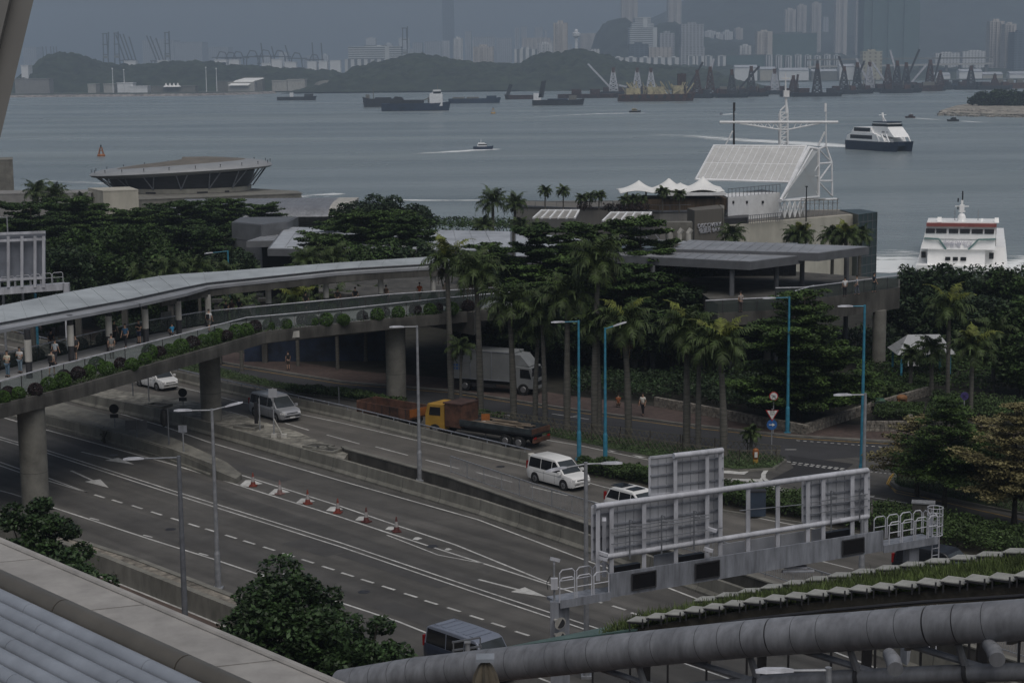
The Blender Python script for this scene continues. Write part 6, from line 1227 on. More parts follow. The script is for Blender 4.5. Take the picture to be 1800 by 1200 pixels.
for i,(u,v,c) in enumerate(sorted(BB)):
 p=G(u,v,7.5); cnt[c] += 1; nm_=['green','purple'][c]
 n_=cnt[c]; ordw=['first','second','third','fourth','fifth','sixth','seventh','eighth','ninth','tenth','eleventh','twelfth','thirteenth','fourteenth','fifteenth','sixteenth','seventeenth','eighteenth','nineteenth','twentieth','twenty first','twenty second','twenty third','twenty fourth','twenty fifth','twenty sixth','twenty seventh','twenty eighth','twenty ninth','thirtieth'][n_-1]
 place(pg[c],usd[c],'',(p.x,p.y,7.02),random.uniform(0,6),'%s clipped %s ball bush from the left along the footbridge planter' % (ordw,nm_),random.uniform(.86,1.12)); usd[c]=1
# low green filler in the planter, stuff
r=np.random.default_rng(77); pts=[]
fl_=interp([p+Vector((0,0,.05)) for p in OUT[1:]],400)
for p in fl_:
 for _ in range(17): pts.append((p.x+r.uniform(-.5,.1)-.35,p.y+.25+r.uniform(-.3,.4),7.12+r.uniform(0,.34) ** 1.3))
V,F=leaf_quads(np.array(pts),.06,.4,.6,r); tag(raw('planter_ground_cover',V,F,'leaf_hedge'),kind='stuff')
fb_i=0
for i,p in enumerate(interp(FO,30)):
 if i > 3: place(pg[0],1,'',(p.x+.45,p.y-.3,7.02),i,'round bush behind the far balustrade, %s one from the left edge' % ['a','b','c','first','second','third','fourth','fifth','sixth','seventh','eighth','ninth','tenth','eleventh','twelfth','thirteenth','fourteenth','fifteenth','sixteenth','seventeenth','eighteenth','nineteenth','twentieth','twenty first','twenty second','twenty third','twenty fourth','twenty fifth','twenty sixth','twenty seventh'][i-1],.95)['group']='bushes behind the far balustrade'
# purple shrubs on the pier roof
for i,(u,w_) in enumerate(((1027,30),(1070,26),(1090,34),(1125,40))):
 d=234-(u-1020)*.035; t=dense_tree('%s low dark red shrub on the pier roof terrace' % ORD[i],1.3,wid(w_,d),'leaf_purple',510+i,.12,20,.5,name='red_shrub',low=0,grp='red shrubs on the pier roof'); putd(t,u,d,8.05)
# ---- hedges as boxes of leaves
def hedge(name,label,poly_px,h,mt='leaf_hedge',n=9000,leaf=.085,z=.14,lump=.25,cat='hedge',kind=None):
 r=np.random.default_rng(len(label)); P_=np.array([tuple(G(*q))[:2] for q in poly_px]); mn,mx=P_.min(0),P_.max(0); out=np.zeros((0,2))
 while len(out) < n:
  q=mn+(mx-mn)*r.random((n*2,2)); ins=np.zeros(len(q),bool); j=len(P_)-1
  for i in range(len(P_)):
   a,b=P_[i],P_[j]; c_=((a[1] > q[:,1]) != (b[1] > q[:,1])) & (q[:,0] < (b[0]-a[0])*(q[:,1]-a[1])/(b[1]-a[1]+1e-9)+a[0]); ins ^= c_; j=i
  out=np.concatenate([out,q[ins]])
 out=out[:n]; hh=h*(1-lump+2*lump*vnoise(out[:,0]/1.1+40,out[:,1]/1.1+90,3))*(1-.25*vnoise(out[:,0]/.3+70,out[:,1]/.3+50,8))
 zz_=z+hh*r.random(n) ** .35; V,F=leaf_quads(np.stack([out[:,0],out[:,1],zz_],1),leaf,.5,.55,r)
 if kind: return tag(raw(name,V,F,mt),kind=kind)
 c_=P_.mean(0); t=thing(name,label,cat,(c_[0],c_[1],z)); raw('foliage',V-np.array([c_[0],c_[1],z]),F,mt,t); return t
hedge('hedge','clipped green hedge right of the white minivan, left of the tall sign',[(1012,836),(1140,858),(1262,892),(1262,868),(1140,840),(1022,824)],.95,n=16000)
hedge('hedge','clipped green hedge seen through the sign gantry',[(1266,894),(1410,919),(1530,942),(1530,906),(1410,890),(1268,868)],1.0,n=16000)
hedge('hedge','long green hedge right of the gantry behind the black van',[(1534,944),(1660,970),(1900,1010),(1900,965),(1660,928),(1534,906)],1.15,n=20000)
hedge('hedge','low leafy bed at the foot of the middle footbridge pier',[(500,694),(600,703),(715,722),(715,712),(600,692),(510,686)],.6,n=6000,leaf=.1)
hedge('hedge','low planting in front of the warning notice',[(790,738),(880,752),(890,742),(800,728)],.7,n=2500,leaf=.1)
hedge('hedge','two tiered low hedge right of the grey lamp post',[(1533,742),(1620,742),(1625,722),(1545,722)],.8,n=6000)
hedge('hedge','sloping green garden bed before the round pier',[(1490,706),(1625,700),(1640,680),(1500,672)],.9,n=9000,leaf=.1)
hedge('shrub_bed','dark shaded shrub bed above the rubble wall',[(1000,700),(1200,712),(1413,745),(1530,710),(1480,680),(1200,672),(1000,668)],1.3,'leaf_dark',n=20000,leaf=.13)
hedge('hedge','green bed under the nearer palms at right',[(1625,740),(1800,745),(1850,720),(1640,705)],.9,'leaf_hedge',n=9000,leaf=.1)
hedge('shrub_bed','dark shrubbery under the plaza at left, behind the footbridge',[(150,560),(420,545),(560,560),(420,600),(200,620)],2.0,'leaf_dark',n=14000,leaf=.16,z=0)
def grassbed(name,poly,n,h=.22,z=.15): return hedge(name,name,poly,h,'grass',n=n,leaf=.07,z=z,kind='stuff')
grassbed('grass',VERGE,16000,.2); grassbed('grass',CORNER,9000,.25)
hedge('undergrowth','u5',[(830,640),(1200,650),(1500,640),(1640,650),(1640,600),(830,600)],1.8,'leaf_dark',n=16000,leaf=.2,z=.1,kind='stuff'); hedge('undergrowth','u6',[(1520,705),(1640,690),(1900,700),(1900,610),(1500,640)],1.0,'leaf',n=16000,leaf=.14,z=.1,kind='stuff')  # first patch: dark shrubs put in to deepen the shade under the plaza
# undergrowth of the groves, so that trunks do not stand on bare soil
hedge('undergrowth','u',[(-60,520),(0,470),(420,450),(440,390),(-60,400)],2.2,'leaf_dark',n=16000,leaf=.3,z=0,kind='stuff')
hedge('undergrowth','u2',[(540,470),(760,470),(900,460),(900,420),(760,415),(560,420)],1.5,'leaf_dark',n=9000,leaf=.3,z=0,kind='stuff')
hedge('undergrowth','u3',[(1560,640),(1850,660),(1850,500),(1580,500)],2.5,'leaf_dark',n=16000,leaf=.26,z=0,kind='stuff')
hedge('undergrowth','u4',[(745,408),(905,412),(905,398),(760,395)],1.6,'leaf',n=3500,leaf=.2,z=0,kind='stuff')
# ---- lattice fences and rubble walls
def lattice_fence(label,px,h=.85,gap=.42,z=.14):
 pts=[G(u,v,z) for u,v in px]; t=thing('lattice_fence',label,'fence',pts[0]); m=MB(); pm=[]
 for a,b in zip(pts[:-1],pts[1:]):
  L=(b-a).length; d=(b-a).normalized(); s_=0
  while s_ < L: c=a+d*s_; e=a+d*min(L,s_+h*.8); m.beam(c,e+Vector((0,0,h)),.03,.03); m.beam(c+Vector((0,0,h)),e,.03,.03); s_ += gap
  m.beam(a+Vector((0,0,h)),b+Vector((0,0,h)),.04,.04);
  for s_ in np.arange(0,L,2.5): pm.append(a+d*s_)
 o=m.build('lattice',mat('bamboo',(.13,.12,.09),.8,.2,3),t,world=True)
 for c in pm: MB().tube(c,c+Vector((0,0,h+.1)),.035,None,6).build('post','bark',t,world=True)
 return t
lattice_fence('dark bamboo lattice fence along the palm verge',[(700,722),(887,749),(1040,775),(1200,800),(1300,813),(1372,812)])
lattice_fence('bamboo lattice fence behind the palms, road side',[(880,742),(1040,765),(1200,786),(1372,805)])
lattice_fence('bamboo lattice fence curving round the right corner verge',[(1800,838),(1640,829),(1580,838),(1578,848),(1640,862),(1800,900)])
def rubble(label,px,h=.75):
 pts=[G(u,v,.11) for u,v in px]; t=thing('rubble_wall',label,'wall',pts[0]); m=MB(); rr=random.Random(len(label))
 for a,b in zip(pts[:-1],pts[1:]):
  L=(b-a).length; d=(b-a).normalized(); ang=math.atan2(d.y,d.x)
  for row in range(3):
   s_=rr.uniform(0,.2)
   while s_ < L: w_=rr.uniform(.25,.45); c=a+d*(s_+w_/2); m.box((c.x,c.y,.11+h/3*(row+.5)),(w_-.03,.32+rr.uniform(-.05,.05),h/3-.02),ang); s_ += w_
 m.build('stones','stone',t,world=True); t.children[0]['kind']='stuff'; return t
rubble('long rubble stone wall with a corner behind the road signs',[(1150,713),(1200,722),(1413,763),(1537,722),(1630,695)]); rubble('short rubble stone wall right of the grey lamp post',[(1518,757),(1598,757),(1600,745)])
# ================================================================ street furniture
def lampost(label,u,vb,vt,arms,mt='pole',h=None,d=None,z0=0,r=.10,thick=.16):
 p=G(u,vb,z0) if d is None else Vector((D(u,600,d).x,d,z0)); H_=D(u,vt,p.y).z-z0 if h is None else h; k=FPX/p.y
 t=thing('lamp_post',label,'lamp post',p); MB().tube((0,0,0),(0,0,1.9),thick,thick,10).tube((0,0,1.9),(0,0,2.1),thick,r+.02,10).tube((0,0,2.1),(0,0,H_*.55),r+.02,r,10).tube((0,0,H_*.55),(0,0,H_),r,r*.75,10).box((0,0,.06),(.5,.5,.12)).build('pole',mt,t,smooth=True)
 for du,dv in arms:
  e=Vector((du/k,0,H_-.08-dv/k)); s_=Vector((0,0,H_-.08)); dr=(e-s_).normalized(); hl=.95; m=s_.lerp(e,max(.2,1-hl/(e-s_).length))
  MB().tube(s_,m,.045,.04,6).build('arm',mt,t)
  hd=MB(); w_=.19; up_=Vector((0,0,1)); q=Vector((0,1,0)); L_=[(0,.04,.04),(.25,.08,.08),(.75,.14,.07),(1,.07,.03)]; vs=[]
  for f,ww,hh in L_: c=m.lerp(e,f); vs += [c+q*ww-up_*.03,c-q*ww-up_*.03,c-q*ww*.7+up_*hh,c+q*ww*.7+up_*hh]
  hd.add(vs,[(i*4+k_,i*4+(k_+1) % 4,i*4+4+(k_+1) % 4,i*4+4+k_) for i in range(3) for k_ in range(4)]+[(3,2,1,0),(12,13,14,15)]); hd.build('lamp_head','steel_white',t)
 return t
lampost('grey single arm lamp post left of the picket railing',738,845,572,[(-49,0)])
lampost('dark grey single arm lamp post rising from behind the near roof edge',306,1190,801,[(-100,2)],'pole_dark',d=79,r=.12)
lampost('grey double arm lamp post standing on the near planter barrier',384,1035,718,[(-68,0),(56,-14)],'pole',z0=.0)
lampost('blue lamp post with arm to the left, left of the close blue pair',1018,808,563,[(-49,1)],'pole_blue'); lampost('blue lamp post with arm rising to the right, right of the close blue pair',1064,812,576,[(38,-12)],'pole_blue')
lampost('blue lamp post on the far pavement behind the give way sign',1384,762,521,[(-47,1)],'pole_blue'); lampost('blue topped lamp post just behind the grey one at the junction',1513,870,631,[(-48,0)],'pole_blue',h=12.2)
lampost('grey single arm lamp post before the junction with its arm to the left',1514,1027,691,[(-57,0)],'pole',z0=0); lampost('grey double arm lamp post before the left part of the big sign gantry',1029,1216,812,[(-72,13),(66,-1)],'pole',d=76,r=.11)
lampost('small blue lamp post behind the footbridge roof at left',406,600,440,[(-42,4)],'pole_blue',d=182); lampost('grey lamp post top at the left edge above the gantry',24,600,381,[(-60,-2)],'pole',d=200)
lampost('grey lamp post in front of the big tube at the bottom right',1467,1300,1172,[(-134,0)],'pole',d=42,r=.11)
# ---- traffic cones
def cone(label,top,body):
 t=thing('traffic_cone',label,'traffic cone',(0,0,0),0,'cones in the hatched gore'); MB().box((0,0,.04),(.62,.62,.08)).lathe([(.23,.08),(.17,.36)],n=14).build('base',body,t,smooth=True); MB().lathe([(.17,.362),(.155,.45),(.10,.74)],n=14).build('reflective_band','cone_white',t,smooth=True); MB().lathe([(.10,.742),(.045,1.05),(.03,1.08)],n=14).build('tip',top,t,smooth=True); return t
M_['cone_red']=mat('cone_red',(.18,.035,.022),.6,.2,3); M_['cone_dull']=mat('cone_dull',(.09,.025,.022),.6,.2,3); M_['cone_white']=mat('cone_white',(.30,.285,.28),.5,.15,4)
for i,(u,v,c) in enumerate(((445,854,'cone_red'),(492,868,'cone_pale'),(541,885,'cone_red'),(594,901,'cone_red'),(644,917,'cone_dull'),(697,934,'cone_dull'))):
 if c == 'cone_pale': M_['cone_pale']=mat('cone_pale',(.22,.13,.12),.6,.2,3)
 t=cone(['red and white traffic cone nearest the barrier nose','faded pale traffic cone, second from the barrier nose','bright red traffic cone, third from the barrier nose','bright red traffic cone, fourth from the barrier nose','dull dark red traffic cone, second to last of the row','dull dark red traffic cone at the right end of the row'][i],c,c); put(t,u,v,.013,i); t.scale=(.8,.8,.85)
# ---- signs
def pole_sign(name,label,u,vb,vt,z0=.0,r=.04,mt='pole'):
 p=G(u,vb,z0); H_=D(u,vt,p.y).z-z0; t=thing(name,label,'road sign',p); MB().tube((0,0,0),(0,0,H_),r,None,8).build('post',mt,t); return t,H_,p
def disc(t,z,r,name,mt,x=0,y=-.06,th=.03,n=24):
 MB().add([(x+r*math.cos(2*math.pi*k/n),y,z+r*math.sin(2*math.pi*k/n)) for k in range(n)]+[(x+r*math.cos(2*math.pi*k/n),y+th,z+r*math.sin(2*math.pi*k/n)) for k in range(n)],[tuple(range(n)),tuple(range(n,2*n))[::-1]]+[(k,n+k,n+(k+1) % n,(k+1) % n) for k in range(n)]).build(name,mt,t)
M_['sign_red']=mat('sign_red',(.35,.03,.03),.5,.05,2); M_['sign_blue']=mat('sign_blue',(.02,.10,.30),.5,.05,2); M_['sign_white']=mat('sign_white',(.60,.60,.58),.5,.05,2)
t,H_,p=pole_sign('give_way_sign','give way triangle above a blue arrow disc on one grey pole',1356,803,718,.14); k=FPX/p.y
def tri(t,z,s_,name,mt,y): MB().ext([(-s_,y,z+s_*.58),(0,y,z-s_*1.15),(s_,y,z+s_*.58)],(0,.02,0)).build(name,mt,t)
tri(t,H_-.35,.46,'red_triangle','sign_red',-.08); tri(t,H_-.33,.36,'white_triangle','sign_white',-.105)
text_mesh('讓 路\nGIVE\nWAY',.15,'sign_lettering','black',t,Matrix.Translation((0,-.11,H_-.24)) @ Matrix.Rotation(R(90),4,'X'),.002)
disc(t,H_-1.12,.36,'blue_disc','sign_blue'); MB().ext([(-.2,-.065,H_-1.15),(.02,-.065,H_-1.15),(.02,-.065,H_-1.24),(.22,-.065,H_-1.12),(.02,-.065,H_-1.0),(.02,-.065,H_-1.09),(-.2,-.065,H_-1.09)][::-1],(0,-.012,0)).build('arrow','sign_white',t)
t,H_,p=pole_sign('no_turn_sign','round red ringed sign on the far pavement above the give way sign',1359,762,690,.11); disc(t,H_-.25,.33,'red_ring','sign_red'); disc(t,H_-.25,.26,'white_disc','sign_white',y=-.075); MB().beam((-.12,-.09,H_-.38),(-.02,-.09,H_-.18),.05,.01).beam((-.02,-.09,H_-.18),(.14,-.09,H_-.22),.05,.01).beam((-.18,-.1,H_-.1),(.18,-.1,H_-.4),.04,.01).build('symbol','black',t)
t,H_,p=pole_sign('notice_sign','orange and white notice board beside the rusty flatbed',854,770,728,.14); MB().box((0,-.05,H_-.2),(.62,.03,.5)).build('orange_board','orange',t); MB().box((0,-.05,H_-.66),(.6,.03,.42)).build('white_board','sign_white',t); MB().box((-.12,-.07,H_-.7),(.14,.01,.2)).box((.14,-.07,H_-.7),(.12,.01,.14)).build('symbol','sign_blue',t)
for lb,u,vb,vt,z0,kind in (('round dark sign back right of the white minivan front at top left',322,712,683,.5,'disc'),('round dark sign back on the sign island, upper left',202,752,711,.5,'disc'),('pair of dark square sign backs on one post over the sign island',241,768,738,.6,'double'),('black hooded traffic signal seen from behind on a dark post',297,781,718,.6,'signal'),
        ('small pale square sign back on a white post',323,797,747,.5,'square'),('pale blank sign board on a bent post by the silver van',482,768,681,.5,'board'),('thin grey post with a black panel before the silver van',457,756,700,.5,'panel'),('bare white post on the median near the left minivan',262,705,655,.5,'bare'),('bare dark post on the median left of the round sign',234,696,655,.5,'bare2'),('slim dark blue post at the edge of the planted verge',596,708,680,.1,'bare2')):
 t,H_,p=pole_sign('sign_post',lb,u,vb,vt,z0,.05,'pole_dark' if kind in ('signal','bare2','double') else 'pole')
 if kind == 'disc': disc(t,H_-.3,.36,'round_back','black'); MB().box((0,-.06,H_-.85),(.62,.04,.3)).build('lower_plate','dark_metal',t)
 if kind == 'double': MB().box((-.42,-.06,H_-.35),(.78,.04,.7)).build('plate','fascia',t); MB().box((.42,-.06,H_-.37),(.72,.04,.7)).build('plate','fascia',t)
 if kind == 'signal': MB().lathe([(.05,H_-1.3),(.22,H_-1.15),(.28,H_-.6),(.22,H_-.1),(.05,H_)],(-.3,0,0),12).build('signal_head','black',t); MB().beam((-.2,0,H_-.6),(0,0,H_-.6),.06).build('bracket','black',t)
 if kind == 'square': MB().box((0,-.05,H_-.25),(.6,.03,.5)).build('plate','steel',t)
 if kind == 'board': MB().box((0,-.05,H_-.4),(.62,.03,.65)).build('plate','panel_grey',t); MB().tube((0,0,1.4),(.7,-.1,0),.05,None,6).box((0,0,.12),(.4,.4,.3)).box((.75,-.1,.1),(.4,.4,.3)).build('brace','concrete_light',t)
 if kind == 'panel': MB().box((-.25,0,H_-1.1),(.28,.12,1.6)).build('panel','black',t)
for i,(u,v,a) in enumerate(((278,714,.2),(437,752,.2),(560,787,.2),(575,793,.3))):
 p=G(u,v,.5); t=thing('manhole_frame','%s low concrete manhole frame on the median paving' % ORD[i],'manhole',p,-.5,'manhole frames on the median'); m=MB(); [m.box(c,s_) for c,s_ in (((0,.55,.1),(1.9,.22,.2)),((0,-.55,.1),(1.9,.22,.2)),((-.85,0,.1),(.22,.88,.2)),((.85,0,.1),(.22,.88,.2)))]; m.build('rim','concrete',t); MB().box((0,0,.03),(1.5,.88,.05)).build('cover','dark_metal',t)
p=G(1328,815,.14); t=thing('bollard','yellow and white bollard on the verge tip','bollard',p); MB().lathe([(.16,0),(.18,.3),(.12,.35)],n=12).build('base','yellow_paint',t); MB().lathe([(.16,.35),(.22,.7),(.20,1.0),(.1,1.08)],n=12).build('lamp_housing','orange',t); MB().box((0,-.2,.68),(.2,.06,.36)).build('panel','sign_white',t)
p=G(1545,725,.11); t=thing('litter_bin','green litter bin beside the grey lamp post','litter bin',p); MB().box((0,0,.5),(.75,.7,1.0),taper=1.08).build('body',mat('bin_green',(.03,.05,.045),.5,.1,2),t); MB().box((0,0,1.04),(.86,.8,.1),taper=.9).build('lid',mat('bin_lid',(.03,.09,.05),.5,.1,2),t); MB().box((-.48,0,.75),(.16,.3,.4)).build('side_box','concrete',t)
p=G(1331,905,.14); t=thing('control_cabinet','dark blue cabinet seen behind the gantry rails','cabinet',p); MB().box((0,0,.75),(.95,.6,1.5)).build('body',mat('cabinet_blue',(.03,.045,.07),.5,.1,2),t); MB().box((0,0,1.54),(1.02,.68,.08)).build('lid','dark_metal',t)
p=G(1622,930,.14); t=thing('control_cabinet','long dark grey cabinet in the hedge at right','cabinet',p,-.25); MB().box((0,0,.8),(1.25,.6,1.6)).build('body','concrete_dark',t); MB().box((0,0,1.64),(1.35,.7,.08)).build('lid','pole',t)
p=G(1585,717,.11); t=thing('orange_shelter','small orange curved topped kiosk box in the garden','kiosk box',p); MB().box((0,0,.4),(.7,.5,.8)).lathe([(.45,.8),(.42,.95),(.2,1.08)],n=12).build('body',mat('dull_orange',(.22,.10,.035),.6,.2,2),t); MB().box((.2,-.27,.4),(.2,.04,.5)).build('panel','rust',t)
t,H_,p=pole_sign('purple_sign','small purple star sign on a pole in the right hand garden',1694,735,690,.1); disc(t,H_-.25,.32,'disc',mat('purple',(.05,.035,.14),.5,.1,2)); MB().beam((-.15,-.08,H_-.4),(.15,-.08,H_-.1),.06,.01).beam((.15,-.08,H_-.4),(-.15,-.08,H_-.1),.06,.01).build('cross','black',t)
# ================================================================ vehicles
GLS='darkglass'
M_['windshield']=mat('windscreen',(.045,.052,.056),.06,.15,.6)
def carmat(n,c,metal=.0): M_[n]=mat(n,c,.28,.03,.5,metal=metal); return n
def minivan(label,L,W,H_,paint,rearx,frontx,loc,rz,cat='car',name='minivan',hood=.98,ws=.92,belt=1.02,rear_slope=.14,sunroof=False,roofcol=None,nose=.97,boxy=False,roofribs=False,dark_rear=True):
 """x forward, wheels' contact at z=0, centred on the plan"""
 t=thing(name,label,cat,loc,rz); xs=[-L/2,-L/2+.12,-L/2+.45,0,L/2-hood,L/2-hood*.55,L/2-.22,L/2]
 zt=[belt-.05,belt,belt+.02,belt,belt+.0,belt-.06,nose-.07,nose-.30]; ws_=[.90,.97,1,1,1,.98,.90,.76]; zb=[.42,.28,.24,.24,.24,.24,.24,.34]
 m=MB()
 for x,z,w_,b in zip(xs,zt,ws_,zb):
  w=W/2*w_; m.v += [(x,-w*.93,b),(x,-w,b+.2),(x,-w,z-.2),(x,-w*.955,z),(x,w*.955,z),(x,w,z-.2),(x,w,b+.2),(x,w*.93,b)]
 n=len(xs)
 for i in range(n-1):
  for k in range(8): m.f.append((i*8+k,i*8+(k+1) % 8,(i+1)*8+(k+1) % 8,(i+1)*8+k))
 m.f += [tuple(range(8))[::-1],tuple((n-1)*8+k for k in range(8))]; m.m=[0]*len(m.f)
 m.build('body',paint,t,smooth=True,bevel=.03)
 # greenhouse
 xr,xf=-L/2+.10,L/2-hood+.05; xr1,xf1=xr+rear_slope,xf-ws; wb,wr=W/2*.955,W/2*(.86 if boxy else .80); zb_=belt-.02
 def side(y): pass
 P_=lambda x,z,s_: (x,s_*(wb+(wr-wb)*(z-zb_)/(H_-zb_)),z)
 prof=[(xr,zb_),(xr1,H_-.14),(xr1+.22,H_-.02),((xr1+xf1)/2,H_),(xf1-.15,H_-.03),(xf1+.06,H_-.12),(xf,zb_)]
 m=MB(); m.v=[P_(x,z,-1) for x,z in prof]+[P_(x,z,1) for x,z in prof]; q=len(prof)
 m.f=[tuple(range(q)),tuple(range(q,2*q))[::-1]]+[(i,q+i,q+(i+1) % q,(i+1) % q) for i in range(q)]; m.m=[0]*len(m.f); m.build('roof',roofcol or paint,t,smooth=True,bevel=.04)
 def glassq(pts,nm_,mt_=GLS): MB().add(pts,[tuple(range(len(pts)))]).build(nm_,mt_,t)
 e=.012
 zg0,zg1=belt+.04,H_-.17
 def xat(xa,xb,z): return xa+(xb-xa)*(z-zb_)/(H_-.13-zb_)
 r0,r1=xr+.12,xf-.12; cuts=[r0,r0+(r1-r0)*.36,r0+(r1-r0)*.68,r1]
 for s_ in (-1,1):
  for i in range(3):
   a,b=cuts[i]+.03,cuts[i+1]-.03; at,bt_=a,b
   if i == 0: at=xat(xr,xr1,zg1)+.10
   if i == 2: bt_=xat(xf,xf1,zg1)-.06; b=xat(xf,xf1,zg0)-.10
   pts=[P_(a,zg0,s_),P_(b,zg0,s_),P_(bt_,zg1,s_),P_(at,zg1,s_)]; pts=[(x,y+s_*e,z) for x,y,z in pts]
   glassq(pts if s_ < 0 else pts[::-1],'side_window')
 def cross(xa,xb,z0,z1,inset,nm_,mt_,dx):
  ya=wb+(wr-wb)*(z0-zb_)/(H_-zb_)-inset; yb=wb+(wr-wb)*(z1-zb_)/(H_-zb_)-inset
  glassq([(xat(xa,xb,z0)+dx,-ya,z0),(xat(xa,xb,z0)+dx,ya,z0),(xat(xa,xb,z1)+dx,yb,z1),(xat(xa,xb,z1)+dx,-yb,z1)][::(1 if dx > 0 else -1)],nm_,mt_)
 # windscreen, hugging the front slope between roof edge and cowl
 fx0,fz0,fx1,fz1=xf,zb_,xf1+.06,H_-.12
 def onf(z): return fx0+(fx1-fx0)*(z-fz0)/(fz1-fz0)
 ya,yb=wb-.10,wr-.06; glassq([(onf(zb_+.05)+.02,-ya,zb_+.06),(onf(zb_+.05)+.02,ya,zb_+.06),(onf(fz1-.02)+.02,yb,fz1-.01),(onf(fz1-.02)+.02,-yb,fz1-.01)],'windscreen','windshield')
 cross(xr,xr1,belt+.06,H_-.25,.10,'rear_window',GLS,-.015)
 if sunroof: MB().box((xf1-.6,0,H_-.005),(.75,W*.55,.02)).build('sunroof',GLS,t); MB().box((xf1-1.8,0,H_+.004),(1.0,W*.55,.02)).build('sunroof',GLS,t)
 if roofribs:
  for k in range(6): MB().box((xr1+.45+k*.48,0,H_-.005),(.30,W*.62,.035)).build('roof_rib',roofcol or paint,t)
 # wheels
 for x in (rearx,frontx):
  for s_ in (-1,1):
   y=s_*(W/2-.10); w_=MB().tube((x,y-.11,.33),(x,y+.11,.33),.33,None,20).build('wheel','rubber',t,smooth=True)
   MB().tube((x,y+s_*.112,.33),(x,y+s_*.125,.33),.21,.19,14).build('rim','rim',w_); MB().tube((x,s_*(W/2-.09),.36),(x,s_*(W/2+.004),.36),.40,None,22).build('wheel_arch','black',t)
   sp_=MB(); [sp_.beam((x,y+s_*.128,.33),(x+.17*math.cos(a),y+s_*.128,.33+.17*math.sin(a)),.02,.03) for a in (0,1.26,2.51,3.77,5.03)]; sp_.build('spokes','dark_metal',w_)
 # face
 xF=L/2; MB().box((xF-.10,0,nose-.28),(.16,W*.50,.14)).build('grille','black',t); MB().box((xF-.05,0,.50),(.10,W*.62,.13)).build('lower_grille','black',t)
 for s_ in (-1,1):
  MB().box((xF-.22,s_*W*.375,nose-.24),(.40,W*.13,.15),-s_*.5,taper=.85).build('headlight','lamp',t); MB().box((-L/2+.06,s_*W*.43,belt+.1),(.12,.16,.5)).build('tail_light','red_lamp',t)
  MB().box((xf-.25,s_*(W/2+.12),belt+.10),(.16,.22,.18)).build('mirror',paint,t)
 MB().box((xF-.02,0,.40),(.06,.48,.12)).build('number_plate','sign_white',t)
 MB().box((0,0,.28),(L*.9,W*.86,.14)).build('underbody','black',t)
 sm=MB()
 for s_ in (-1,1): sm.box((0.0,s_*(W/2+.001),belt-.18),(L*.66,.01,.015)); sm.box((.55,s_*(W/2+.001),.62),(.012,.01,.6)); sm.box((-.55,s_*(W/2+.001),.62),(.012,.01,.6))
 sm.build('door_seam','dark_metal',t); return t
def at_wheels(pr,pf,W):
 a,b=G(*pr),G(*pf); d=(b-a).normalized(); c=(a+b)/2+Vector((-d.y,d.x,0))*(W/2); return (c.x,c.y,.006),math.atan2(d.y,d.x)
carmat('car_white',(.72,.72,.71)); carmat('car_silver',(.36,.37,.39),.3); carmat('car_black',(.012,.013,.016)); carmat('van_blue',(.028,.036,.058)); carmat('van_roof',(.17,.19,.24))
l,r_=at_wheels((941,849),(989,862),1.73); minivan('white minivan passing the hedge end beside the picket railing',4.7,1.73,1.86,'car_white',-1.42,1.42,l,r_)
l,r_=at_wheels((240,678),(280,688),1.8); minivan('white minivan half hidden under the footbridge planter at left',4.8,1.8,1.9,'car_white',-1.45,1.45,l,r_)
l,r_=at_wheels((443,730),(489,743),1.92); minivan('silver grey people carrier with dark glass left of the lamp post',5.1,1.92,1.90,'car_silver',-1.6,1.6,l,r_,roofcol='car_silver')
l,r_=at_wheels((1080,905),(1130,919),1.8); minivan('white car with black roof glass, half hidden by the big sign',4.6,1.8,1.68,'car_white',-1.4,1.4,l,r_,sunroof=True,hood=1.15,ws=.95,rear_slope=.35,belt=.95,nose=.88)
dr=math.atan2(-.66,.75); p=G(1655,964,1.85); minivan('black van with pale windscreen behind the gantry ladder',4.9,1.85,1.9,'car_black',-1.5,1.5,(p.x,p.y,.006),dr,name='black_van',cat='van')
p=G(826,1109,1.95); minivan('dark blue van with ribbed grey roof half hidden by the big tube',4.75,1.75,1.98,'van_blue',-1.35,1.35,(p.x,p.y,.006),math.atan2(-.74,.68),name='panel_van',cat='van',hood=.55,ws=.6,boxy=True,roofcol='van_roof',roofribs=True,nose=1.0,belt=1.08)
# box truck
def wheel(t,x,y,r=.48,w_=.3,s_=-1): q=MB().tube((x,y-w_/2,r),(x,y+w_/2,r),r,None,20).build('wheel','rubber',t,smooth=True); MB().tube((x,y+s_*(w_/2+.002),r),(x,y+s_*(w_/2+.03),r),r*.55,r*.5,12).build('rim','rim',q)
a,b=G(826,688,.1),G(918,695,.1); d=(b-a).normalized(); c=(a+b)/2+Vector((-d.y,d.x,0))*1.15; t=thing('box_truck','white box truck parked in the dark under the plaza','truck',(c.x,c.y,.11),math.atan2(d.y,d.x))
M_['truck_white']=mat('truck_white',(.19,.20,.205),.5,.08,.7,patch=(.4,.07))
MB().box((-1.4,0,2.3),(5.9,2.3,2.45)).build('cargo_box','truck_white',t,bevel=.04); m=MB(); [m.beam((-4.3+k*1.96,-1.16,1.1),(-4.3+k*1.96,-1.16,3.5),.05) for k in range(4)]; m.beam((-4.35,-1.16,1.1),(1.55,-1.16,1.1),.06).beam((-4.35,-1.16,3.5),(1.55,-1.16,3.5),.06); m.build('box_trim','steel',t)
MB().ext([(1.65,-1.05,.55),(3.45,-1.05,.55),(3.5,-1.05,1.35),(3.15,-1.05,2.35),(1.65,-1.05,2.4)],(0,2.1,0)).build('cab','truck_white',t,bevel=.05); MB().ext([(1.6,-.95,2.42),(3.0,-.95,2.42),(2.2,-.95,3.3),(1.6,-.95,3.35)],(0,1.9,0)).build('wind_deflector','truck_white',t)
